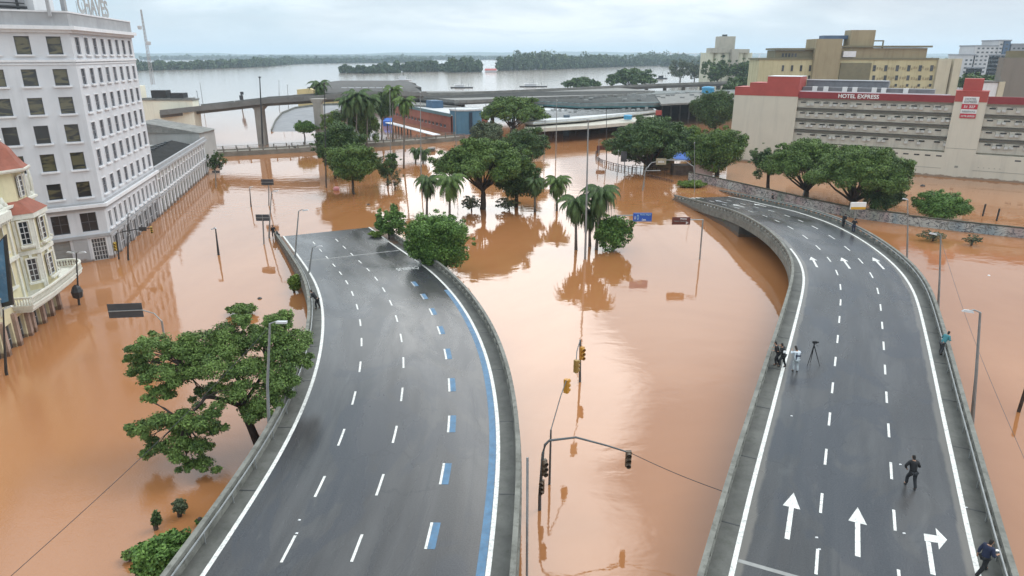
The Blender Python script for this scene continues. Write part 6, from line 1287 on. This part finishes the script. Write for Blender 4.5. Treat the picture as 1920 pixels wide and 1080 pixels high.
SIGY = M('signal_yellow', (.50, .24, .03), .5, .15, 2); LENS = M('signal_lens', (.03, .02, .02), .3, .1, 2)
def head(t_, c, r=.17, yaw=0.0, mat=None):
    """three-lamp signal head: housing, lenses and hoods"""
    g_ = MB(); R_ = Matrix.Rotation(yaw, 3, 'Z')
    def W(x, y, z): return c + R_ @ Vector((x, y, z))
    for k in range(3):
        z_ = (1 - k) * r * 2.15; g_.hexa([W(-r, -r * .7, z_ - r), W(r, -r * .7, z_ - r), W(r, r * .7, z_ - r), W(-r, r * .7, z_ - r), W(-r, -r * .7, z_ + r), W(r, -r * .7, z_ + r), W(r, r * .7, z_ + r), W(-r, r * .7, z_ + r)])
        g_.tube([W(0, -r * .7, z_), W(0, -r * 1.9, z_ - r * .15)], [r * .95, r * .9], 10, caps=False)
    o = g_.build('signal_head', mat or SIGY, t_); g_ = MB()
    for k in range(3): z_ = (1 - k) * r * 2.15; g_.tube([W(0, -r * .72, z_), W(0, -r * .8, z_)], r * .8, 10)
    q_ = g_.build('lenses', LENS, None); q_.parent = o
YELL = SIGY; BRN = M('signal_brown', (.10, .07, .045), .5, .2, 2)
t = thing('traffic_signal', 'goose-necked signal pole with long arm reaching right over the water, nearest the camera', 'traffic signal', tuple(P(1012, 956))); p = P(1012, 956); Y = p.y
pts = [(p.x, Y, -1), P3(1012, 930, Y), P3(1018, 850, Y), P3(1022, 834, Y), P3(1030, 826, Y), P3(1080, 820, Y), P3(1140, 836, Y), P3(1184, 850, Y)]; g = MB(); g.tube(pts, [.10, .09, .08, .075, .07, .06, .05, .045], 8); g.build('pole', M('pole_dark', (.10, .11, .115), .5, .2, 2, metal=.3), t)
head(t, P3(1178, 860, Y), .15, mat=BRN); head(t, P3(1020, 876, Y), .15, .4, mat=BRN); head(t, P3(1016, 912, Y), .13, -.3, mat=BRN)
t = thing('traffic_signal', 'straight slim signal pole with thin arm, between the nearest and the far signal', 'traffic signal', tuple(P(1030, 908))); p = P(1030, 908); Y = p.y; c = P3(1062, 724, P(1058, 828).y); a = P3(1033, 806, Y)
g = MB(); g.tube([(p.x, Y, -1), a], [.08, .05], 8); g.tube([a, a.lerp(c, .6) + Vector((0, 0, .45)), c + Vector((0, 0, .45))], .03, 6); g.build('pole', MATS['pole_dark'], t); head(t, c, .15, 2.4)
t = thing('traffic_signal', 'far signal pole with orange head and pale arm, farthest of the three', 'traffic signal', tuple(P(1088, 716))); p = P(1088, 716); Y = p.y; a = P3(1088, 637, Y); c = P3(1080, 687, P(1077, 767).y)
g = MB(); g.tube([(p.x, Y, -1), a], [.10, .07], 8); g.tube([a, a.lerp(c, .5) + Vector((-.1, 0, .1)), c + Vector((0, 0, .4))], .035, 6); g.build('pole', MATS['pole_dark'], t); head(t, P3(1089.5, 660, Y) + Vector((.05, -.2, 0)), .16, .5); head(t, c, .15, 2.2, mat=M('signal_ochre', (.30, .19, .05), .5, .2, 2))
t = thing('traffic_signal', 'red and grey signal gantry with black sign plate in front of the tall office block', 'traffic signal', tuple(P(222, 486))); p = P(222, 486); Y = p.y; a = P3(218, 438, Y)
g = MB(); g.tube([(p.x, Y, -1), a, P3(232, 434, Y), P3(262, 429, Y), P3(281, 428, Y)], [.1, .08, .07, .06, .05], 7); g.build('pole', DARKM, t); head(t, P3(217, 462, Y), .17, 0, mat=M('signal_amber', (.5, .33, .05), .5, .1, 2)); head(t, P3(284, 431, Y), .13, .5, mat=MATS['signal_amber'])
g = MB(); q0, q1 = P3(262, 425, Y), P3(276, 432, Y); g.box(q0.x, q1.x, Y - .25, Y - .12, q1.z, q0.z); g.build('sign_plate', DARKM, t)

def sign(lb_, rect, base, mat, name='road_sign', polepx=None, thick=.08, Yp=None, yaw=0.0, group=None, ribs=False):
    x0, y0, x1, y1 = rect; p_ = P(*base); Y_ = Yp or p_.y; t_ = thing(name, lb_, 'sign', (p_.x, p_.y, 0), group); c_ = P3((x0 + x1) / 2, (y0 + y1) / 2, Y_); w_ = (x1 - x0) / F * depth(Y_, c_.z); h_ = zt(Y_, y0) - zt(Y_, y1)
    fr = Fr((c_.x - w_ / 2 * math.cos(yaw), Y_ - w_ / 2 * math.sin(yaw)), (math.cos(yaw), math.sin(yaw))); g_ = MB(); fr.box(g_, 0, w_, 0, thick, c_.z - h_ / 2, c_.z + h_ / 2); g_.build('panel', mat, t_)
    if ribs: g_ = MB(); fr.box(g_, 0, w_, thick + .004, thick + .05, c_.z - .04, c_.z + .04); fr.box(g_, w_ / 2 - .04, w_ / 2 + .04, thick + .004, thick + .04, c_.z - h_ / 2, c_.z + h_ / 2) if ribs == 2 else None; g_.build('rib', STEEL, t_)
    if polepx:
        g_ = MB(); tp_ = P3(polepx[0], polepx[1], p_.y); r_ = .10; g_.tube([(p_.x, p_.y, -1), tp_, Vector((c_.x, Y_ + .1, tp_.z))] if abs(tp_.x - c_.x) > .6 else [(p_.x, p_.y, -1), tp_], r_, 7); g_.build('pole', STEEL, t_)
    return t_, fr, w_, h_, c_.z
SB = M('sign_blue', (.02, .09, .42), .45, .1, 1); SBR = M('sign_brown', (.13, .035, .025), .5, .15, 1); SD = M('sign_back', (.055, .058, .065), .6, .2, 1); SW = M('sign_letter_white', (.8, .8, .8), .5, .03, 1)
t, fr, w_, h_, zc = sign('blue direction sign with white arrow and lettering beside the light green bush', (1187, 399, 1222, 415), (1150, 472), SB, polepx=(1158, 404))
g = MB()
for z0, z1, s0_, s1_ in ((.93, .97, .02, .98), (.03, .07, .02, .98)): fr.box(g, w_ * s0_, w_ * s1_, .084, .1, zc - h_ / 2 + h_ * z0, zc - h_ / 2 + h_ * z1)
g.build('border', M('border_blue', (.25, .4, .7), .5, .1, 1), t)
text_on(fr, '↑' if False else 'A', w_ * .1, zc - h_ * .05, w_ * .07, h_ * .42, SW, t, o=.1, name='arrow'); text_on(fr, 'O', w_ * .25, zc + .0, w_ * .11, h_ * .6, M('badge', (.35, .55, .7), .5, .1, 1), t, o=.1, name='badge')
text_on(fr, 'Porto Alegre', w_ * .66, zc + h_ * .28, w_ * .58, h_ * .2, MATS['badge'], t, o=.1); text_on(fr, 'Centro', w_ * .58, zc - h_ * .28, w_ * .22, h_ * .22, SW, t, o=.1)
t, fr, w_, h_, zc = sign('brown tourist sign with white lettering on a thin pole', (1260, 407, 1294, 421), (1312, 486), SBR, polepx=(1318, 412))
text_on(fr, 'Museu', w_ * .62, zc + h_ * .3, w_ * .35, h_ * .18, SW, t, o=.1); text_on(fr, 'Centro Histórico', w_ * .45, zc - h_ * .02, w_ * .7, h_ * .16, MATS['clutter'], t, o=.1); text_on(fr, 'P', w_ * .83, zc - h_ * .28, w_ * .12, h_ * .3, SW, t, o=.1)
t, fr, w_, h_, zc = sign('large dark back of a road sign on a curved arm above the orange water', (205, 569, 266, 595), (312, 655), SD, ribs=1, thick=.07, yaw=.12)
g = MB(); b_ = P(312, 655); tp_ = P3(303, 602, b_.y); sgx = fr.w(w_, .1, zc); g.tube([(b_.x, b_.y, -1), tp_], .09, 8); g.tube([tp_, tp_.lerp(sgx, .35) + Vector((0, 0, .35)), sgx, fr.w(.1, .12, zc)], .05, 7); g.build('pole', STEEL, t)
sign('dark double-panel road sign back at the sunk end of the wide ramp', (480, 402, 505, 414), (494, 458), SD, polepx=(493, 414), ribs=2)
sign('small dark road sign back over the orange band of water', (490, 336, 513, 347), (503, 385), SD, polepx=(504, 347), ribs=1)
sign('black vertical sign panel on a thick post before the broad dark tree', (1164, 284, 1175, 303), (1172, 330), SD, polepx=(1171, 303), thick=.3)
sign('small red-brown sign on a pole behind the curved railing', (1119, 273, 1136, 281), (1123, 300), SBR, polepx=(1123, 262))
t, fr, w_, h_, zc = sign('small beige overhead sign on the arched gantry', (1230, 297, 1249, 309), (1208, 350), M('sign_beige', (.35, .30, .2), .6, .2, 1), polepx=(1209, 320)); text_on(fr, 'SAÍDA', w_ * .5, zc, w_ * .6, h_ * .35, SW, t, o=.1)
g = MB(); pA = P(1208, 350); pts = [P3(1207, 330, pA.y), P3(1211, 316, pA.y), P3(1222, 305, pA.y), P3(1250, 300, pA.y), P3(1285, 302, pA.y), P3(1300, 312, pA.y), P3(1303, 330, pA.y)]; g.tube(pts, .09, 7); tag(g.build('sign_gantry', STEEL), 'arched steel sign gantry over the stalls by the sunk road end', 'gantry')
t, fr, w_, h_, zc = sign('white and yellow advertising board on a post in front of the graffiti wall', (1594, 379, 1622, 392), (1602, 424), M('board_white', (.78, .78, .76), .5, .05, 1), name='billboard', polepx=(1604, 392), thick=.3)
g = MB(); fr.box(g, 0.02, w_ - .02, .304, .33, zc - h_ / 2 + .02, zc - h_ / 2 + h_ * .36); g.build('yellow_strip', M('board_yellow', (.60, .34, .03), .5, .1, 1), t)
t, fr, w_, h_, zc = sign('small grey-red sign by the shop fronts under the office block', (398, 320, 412, 324), (404, 352), SD, polepx=(404, 320))
p = P(631, 357); g = MB(); g.lathe((p.x, p.y, 0), [(.1, -.2), (.5, 0), (.62, .3), (.5, .6), (.1, .75)], 12); tag(g.build('buoy', M('buoy_pink', (.6, .25, .25), .5, .2, 1)), 'small pink float drifting left of the lone round tree', 'float')

# cables
def cable(lb_, pts, r=.02):
    g_ = MB(); n_ = 24; a, b_ = pts; q_ = [a.lerp(b_, k / n_) - Vector((0, 0, 1)) * math.sin(math.pi * k / n_) * (a - b_).length * .02 for k in range(n_ + 1)]; g_.tube(q_, r, 5); tag(g_.build('cable', DARKM), lb_, 'cable')
cable('thin cable from the long signal arm across to the three-lane ramp', (P3(1184, 850, P(1012, 956).y), P(1366, 925, 3.0)))
cable('thin cable from the lamp in the tree down to the bottom left corner', (P3(506, 612, Yl), P3(15, 1085, 21)), .014)
cable('fine wire hanging from the right-hand street lamps', (P3(1763, 445, P(1757, 600).y), P3(1925, 870, P(1925, 960).y)), .014)
p = P(983, 1075, 1.2); g = MB(); b_ = P(986, 1120, 0); g.tube([(b_.x + .05, b_.y, -1), P3(989, 858, b_.y + 2.0)], .06, 7)
tag(g.build('post', STEEL), 'grey slender post standing just outside the right parapet of the wide ramp', 'post')
g = MB(); b_ = P(1887, 872); q_ = P(1917, 755); g.tube([P(1910, 772), P3(1925, 725, P(1910, 772).y)], .12, 7); tag(g.build('post', M('wood_dark', (.05, .03, .02), .8, .3, 2)), 'dark leaning post cut off by the right edge with orange reflection', 'post')
# ---------------------------------------------------------------- people
def skin_obj(name, verts, edges, mat, parent, root=0, sub=1, shrink=1.0):
    me = bpy.data.meshes.new(name); bm = bmesh.new(); sl = bm.verts.layers.skin.verify(); bv = []
    for i, (co, r) in enumerate(verts):
        v = bm.verts.new(co); rr = r if isinstance(r, tuple) else (r, r); v[sl].radius = (rr[0] * shrink, rr[1] * shrink); v[sl].use_root = (i == root); bv.append(v)
    for a, b_ in edges: bm.edges.new((bv[a], bv[b_]))
    bm.to_mesh(me); bm.free(); o = bpy.data.objects.new(name, me); COL.objects.link(o)
    m = o.modifiers.new('skin', 'SKIN'); m.use_smooth_shade = True
    s_ = o.modifiers.new('sub', 'SUBSURF'); s_.levels = sub; s_.render_levels = sub
    dg = bpy.context.evaluated_depsgraph_get(); dg.update(); m2 = bpy.data.meshes.new_from_object(o.evaluated_get(dg)); bpy.data.objects.remove(o); m2.name = name
    m2.materials.clear(); m2.materials.append(mat); m2.polygons.foreach_set('use_smooth', [True] * len(m2.polygons)); o = bpy.data.objects.new(name, m2); COL.objects.link(o); o.parent = parent; return o
SKIN = M('skin', (.42, .23, .15), .6, .1, 4); HAIR = M('hair', (.018, .014, .012), .7, .3, 10); SHOE = M('shoe', (.02, .02, .02), .5, .2, 8)
def person(lb_, at, yaw, top, legs, pose=None, H=1.75, cat='person', hairm=None, arms=None, stride=.25, lean=0.06, headdown=.1, shoe=None, sleeves=True):
    """at: feet position; yaw: heading; faces local +Y"""
    t_ = thing('person', lb_, 'person', (0, 0, 0)); k = H / 1.75; V = Vector
    st_ = stride; pel = V((0, 0, .93 - .25 * st_ * st_)); ch = V((0, lean * 1.3, 1.24 + pel.z - .93)); sh_z = 1.42 + pel.z - .93; nk = V((0, lean * 2.0, 1.50 + pel.z - .93)); hd = nk + V((0, .03 + headdown * .3, .13)); ht = nk + V((0, .03 + headdown * .5, .22))
    def leg(sg, f):
        hip = pel + V((sg * .10, 0, -.04)); foot = V((sg * .11, f * st_, .09)); kn = hip.lerp(foot, .5) + V((sg * .02, .07 + .05 * abs(f), .02)); toe = foot + V((sg * .02, .17, -.05)); return hip, kn, foot, toe
    Lg, Rg = leg(-1, 1), leg(1, -1)
    arms = arms or ('swing', 'swing'); A = {}
    for sg, kd in ((-1, arms[0]), (1, arms[1])):
        s_ = V((sg * .19, lean * 1.7, sh_z))
        if kd == 'swing': e = s_ + V((sg * .07, sg * .10 * (st_ * 3), -.27)); w_ = e + V((sg * .01, .08 + sg * .08 * (st_ * 3), -.23))
        elif kd == 'bent': e = s_ + V((sg * .12, -.08, -.26)); w_ = e + V((-sg * .02, .22, .02))
        elif kd == 'up': e = s_ + V((sg * .13, .12, -.14)); w_ = e + V((-sg * .12, .18, .14))
        elif kd == 'akimbo': e = s_ + V((sg * .22, -.05, -.22)); w_ = e + V((-sg * .14, .08, -.18))
        else: e = s_ + V((sg * .05, .02, -.28)); w_ = e + V((0, .05, -.24))
        A[sg] = (s_, e, w_)
    vs = [(pel, (.13, .10)), (ch, (.15, .11)), (V((0, lean * 1.8, sh_z)), (.11, .085)), (nk, .05), (hd, (.078, .09)), (ht, (.075, .088))]; ed = [(0, 1), (1, 2), (2, 3), (3, 4), (4, 5)]
    n0 = len(vs); vs.append((hd + V((0, .105, .01)), .014)); ed.append((4, n0))
    for sg in (-1, 1):
        h = Lg if sg < 0 else Rg; i = len(vs); vs += [(h[0], .085), (h[1], .058), (h[2], .038), (h[3], .03)]; ed += [(0, i), (i, i + 1), (i + 1, i + 2), (i + 2, i + 3)]
        s_, e, w_ = A[sg]; i = len(vs); d = (w_ - e).normalized(); palm_ = w_ + d * .07; vs += [(s_, .055), (e, .042), (w_, .027), (palm_, (.036, .02))]; ed += [(2, i), (i, i + 1), (i + 1, i + 2), (i + 2, i + 3)]
        side = d.cross(V((0, 1, .2))).normalized() if abs(d.y) < .9 else V((1, 0, 0)); curl = V((0, .3, -.25))
        for q in range(4):
            L_ = (.068, .078, .073, .058)[q]; b0 = palm_ + side * (q - 1.5) * .019 + d * .035; m1_ = b0 + d * L_ * .5; m2_ = m1_ + (d + curl * .8).normalized() * L_ * .5; j = len(vs); vs += [(b0, .0095), (m1_, .009), (m2_, .0075)]; ed += [(i + 3, j), (j, j + 1), (j + 1, j + 2)]
        tb_ = w_ + d * .03 - side * .035; tt_ = tb_ + (d - side * .5 + V((0, .3, 0))).normalized() * .055; j = len(vs); vs += [(tb_, .012), (tt_, .0085)]; ed += [(i + 2, j), (j, j + 1)]
    skin_obj('body', vs, ed, SKIN, t_)
    jv = [(pel + V((0, 0, -.10)), (.185, .15)), (ch, (.205, .165)), (V((0, lean * 1.8, sh_z - .01)), (.17, .13)), (nk - V((0, 0, .035)), .075)]; je = [(0, 1), (1, 2), (2, 3)]
    for sg in (-1, 1):
        s_, e, w_ = A[sg]; i = len(jv); en = w_.lerp(e, .12) if sleeves else e.lerp(s_, .15); jv += [(s_, .092), (e if sleeves else s_.lerp(e, .5), .074), (en, .052 if sleeves else .06)]; je += [(2, i), (i, i + 1), (i + 1, i + 2)]
    skin_obj('jacket', jv, je, top, t_)
    tv = [(pel + V((0, 0, .02)), (.145, .12))]; te = []
    for h in (Lg, Rg): i = len(tv); tv += [(h[0], .125), (h[1], .094), (h[2] + V((0, -.01, -.01)), .075)]; te += [(0, i), (i, i + 1), (i + 1, i + 2)]
    skin_obj('trousers', tv, te, legs, t_)
    for h in (Lg, Rg): skin_obj('shoe', [(h[2] + V((0, -.05, -.035)), .045), (h[2] + V((0, .04, -.045)), .048), (h[3] + V((0, .0, .0)), .036)], [(0, 1), (1, 2)], shoe or SHOE, t_)
    skin_obj('hair', [(nk + V((0, -.035, .03)), (.06, .05)), (hd + V((0, -.032, .03)), (.09, .085)), (ht + V((0, -.02, .015)), (.086, .09)), (ht + V((0, .0, .045)), .06)], [(0, 1), (1, 2), (2, 3)], hairm or HAIR, t_)
    for sg in (-1, 1):
        g_ = MB(); c = hd + V((sg * .032, .088, .035)); g_.lathe((c.x, c.y, c.z), [(.002, -.01), (.011, 0), (.002, .01)], 6); o = g_.build('eye', HAIR, None); o.parent = t_
        g_ = MB(); c = hd + V((sg * .088, 0, .02)); g_.lathe((c.x, c.y, c.z), [(.004, -.03), (.014, 0), (.006, .035)], 6); o = g_.build('ear', SKIN, None); o.parent = t_
    g_ = MB(); c = hd + V((0, .09, -.035)); g_.box(c.x - .024, c.x + .024, c.y - .01, c.y + .006, c.z - .004, c.z + .004); o = g_.build('mouth', M('lip', (.25, .09, .07), .5, .1, 4), None); o.parent = t_
    t_.location = at; t_.rotation_euler.z = yaw; t_.scale = (k, k, k); return t_
BLK = M('black_cloth', (.014, .014, .016), .85, .3, 6); NAVY = M('navy_cloth', (.018, .025, .06), .85, .3, 6); CHAR = M('charcoal_cloth', (.022, .024, .028), .85, .3, 6); WCL = M('pale_blue_cloth', (.62, .68, .74), .85, .12, 6); GRC = M('pale_grey_cloth', (.42, .46, .48), .85, .15, 6); TEALC = M('teal_cloth', (.06, .22, .25), .85, .2, 6); DGR = M('dark_grey_cloth', (.06, .06, .065), .85, .2, 6)
def onroad(r, px, dz=0.0):
    s, d = r.find(*px); return r.at(s, d, dz)
person('person in black walking away along the right lane above the turn arrow', onroad(RB, (1707, 914)), -.05, BLK, CHAR, arms=('akimbo', 'bent'), stride=.24, lean=.10)
person('person in navy shirt striding right at the bottom corner, holding a pale sheet', onroad(RB, (1838, 1076)), -1.25, NAVY, BLK, arms=('swing', 'bent'), stride=.42, lean=.06)
person('person in white shirt and pale trousers standing by the tripod, seen from behind', onroad(RB, (1491, 697)), .1, WCL, GRC, arms=('up', 'up'), stride=.07, H=1.78, lean=.08, headdown=.5)
person('person in black leaning at the left parapet, outer of two', onroad(RB, (1457, 684)), 1.2, BLK, BLK, arms=('bent', 'bent'), stride=.10, lean=.12)
person('person in black at the left parapet beside the white edge line, inner of two', onroad(RB, (1467, 688)), .7, BLK, CHAR, arms=('bent', 'up'), stride=.16, lean=.10)
person('person in teal shirt and dark trousers leaning on the right parapet', onroad(RB, (1762, 664)), -1.2, TEALC, DGR, arms=('bent', 'bent'), stride=.12, lean=.22)
person('person in brown-black standing at the far right parapet, left of two', onroad(RB, (1580, 426)), -1.0, BLK, BLK, arms=('hang', 'bent'), stride=.1)
person('person in black at the far right parapet beneath the billboard post', onroad(RB, (1600, 436)), -.6, BLK, NAVY, arms=('bent', 'bent'), stride=.1, lean=.1)
person('person in dark clothes at the sunk left tip of the wide ramp, left of two', onroad(RA, (514, 446)), .6, BLK, BLK, arms=('hang', 'bent'), stride=.1)
person('person in grey crouched beside the other at the sunk left tip of the wide ramp', onroad(RA, (524, 449)), 1.6, DGR, CHAR, arms=('bent', 'bent'), stride=.3, H=1.4, lean=.2)
person('person in black leaning over the left parapet halfway along the wide ramp', onroad(RA, (597, 578)), 1.4, BLK, BLK, arms=('bent', 'bent'), stride=.12, lean=.25)
person('person in dark clothes by the far parapet where the curved ramp bends', onroad(RB, (1448, 382)), 1.5, CHAR, BLK, arms=('hang', 'hang'), stride=.1)
# held and carried things
p = onroad(RB, (1838, 1076)); g = MB(); q_ = p + Vector((.42, .02, 1.17)); g.box(q_.x - .12, q_.x + .14, q_.y - .02, q_.y + .10, q_.z, q_.z + .012); tag(g.build('paper_sheet', SW), 'pale sheet held by the person striding at the bottom corner', 'paper')
p = onroad(RB, (1491, 697)); g = MB(); g.box(p.x - .17, p.x + .17, p.y - .16, p.y - .12, 1.22 + p.z, 1.31 + p.z); g.box(p.x - .15, p.x - .10, p.y - .17, p.y - .125, 1.0 + p.z, 1.5 + p.z); tag(g.build('camera_strap', NAVY), 'dark strap across the back of the person in white', 'strap')
p = onroad(RB, (1463, 686)); g = MB(); g.box(p.x - .05, p.x + .12, p.y - .35, p.y - .22, p.z + 1.15, p.z + 1.28); tag(g.build('white_camera', SW), 'small white gadget held between the two people in black', 'camera')
tp = thing('tripod', 'black camera tripod standing beside the person in white', 'tripod', tuple(onroad(RB, (1522, 684)))); p = onroad(RB, (1522, 684)); apex = p + Vector((-.05, 0, 1.55))
for a in (-2.5, -.55, 1.4): g = MB(); g.tube([apex, apex.lerp(p + Vector((.55 * math.cos(a), .45 * math.sin(a), .0)), .55), p + Vector((.55 * math.cos(a), .45 * math.sin(a), .01))], [.035, .028, .018], 6); g.build('leg', BLK, tp)
g = MB(); g.tube([apex - Vector((0, 0, .25)), apex + Vector((0, 0, .12))], .04, 8); g.build('column', BLK, tp)
g = MB(); g.box(apex.x - .12, apex.x + .16, apex.y - .07, apex.y + .07, apex.z + .12, apex.z + .28); g.tube([apex + Vector((.16, 0, .2)), apex + Vector((.3, 0, .2))], .05, 8); g.tube([apex + Vector((-.02, -.05, .1)), apex + Vector((.22, -.28, .0))], .012, 5); tag(g.build('video_camera', BLK), 'small black video camera mounted on the tripod', 'camera')

# small rubbish and stones on the decks and drifting bits in the water, each a thing of its own
random.seed(21)
for k, (r, px_) in enumerate(((RB, (1484, 780)), (RB, (1812, 952)), (RB, (1688, 871)), (RB, (1695, 1000)), (RB, (1531, 1008)), (RB, (1536, 1030)), (RA, (561, 975)), (RA, (556, 1000)))):
    lb_ = ('tiny pale scrap beside the left lane of the three-lane ramp', 'tiny pale scrap by the right edge line near the bottom', 'pale flake beside the person in black walking away', 'small pale flake left of the turn arrow', 'upper pale crumb between two lane dashes of the three-lane ramp', 'lower pale crumb between two lane dashes of the three-lane ramp', 'upper pale crumb in the left lane of the wide ramp', 'lower pale crumb in the left lane of the wide ramp')[k]
    p = onroad(r, px_, .006); a = random.random() * 3; g = MB(); g.add([(p.x - .07, p.y - .03, p.z), (p.x + .06, p.y - .05, p.z), (p.x + .08, p.y + .05, p.z), (p.x - .04, p.y + .06, p.z), (p.x, p.y, p.z + .05)], [(0, 1, 4), (1, 2, 4), (2, 3, 4), (3, 0, 4), (3, 2, 1, 0)]); tag(g.build('litter', SW), lb_, 'litter')
for (x, y, s_, lb_) in ((1854, 517, .16, 'small white float in the pink water at right'), (487, 560, .25, 'dark drifting debris left of the wide ramp curve'), (1636, 343, .4, 'dark debris in the brown water before the hotel, left'), (1730, 349, .5, 'dark debris in the brown water before the hotel, middle'), (691, 384, .3, 'dark drifting lump in the orange reflection')):
    p = P(x, y); g = MB(); g.lathe((p.x, p.y, -.1), [(s_ * .6, 0), (s_, .12), (s_ * .7, .12 + s_ * .4), (.02, .12 + s_ * .6)], 7); tag(g.build('debris', SW if 'white' in lb_ else DARKM), lb_, 'debris')

# ---------------------------------------------------------------- haze over the whole place
g = MB(); g.box(-8950, 8950, -55, 11900, -1.6, 130)
hz_ = g.build('haze', bpy.data.materials.new('haze')); hz_['kind'] = 'stuff'; hz_['label'] = 'pale blue-grey haze over the river and the far shore'
m = hz_.data.materials[0]; m.use_nodes = True; n = m.node_tree.nodes; l = m.node_tree.links; n.clear(); vol = n.new('ShaderNodeVolumePrincipled'); vol.inputs['Color'].default_value = (.70, .86, 1.0, 1); vol.inputs['Density'].default_value = 0.00014; vol.inputs['Anisotropy'].default_value = .2
o_ = n.new('ShaderNodeOutputMaterial'); l.new(vol.outputs[0], o_.inputs['Volume'])
SC.cycles.volume_bounces = 1
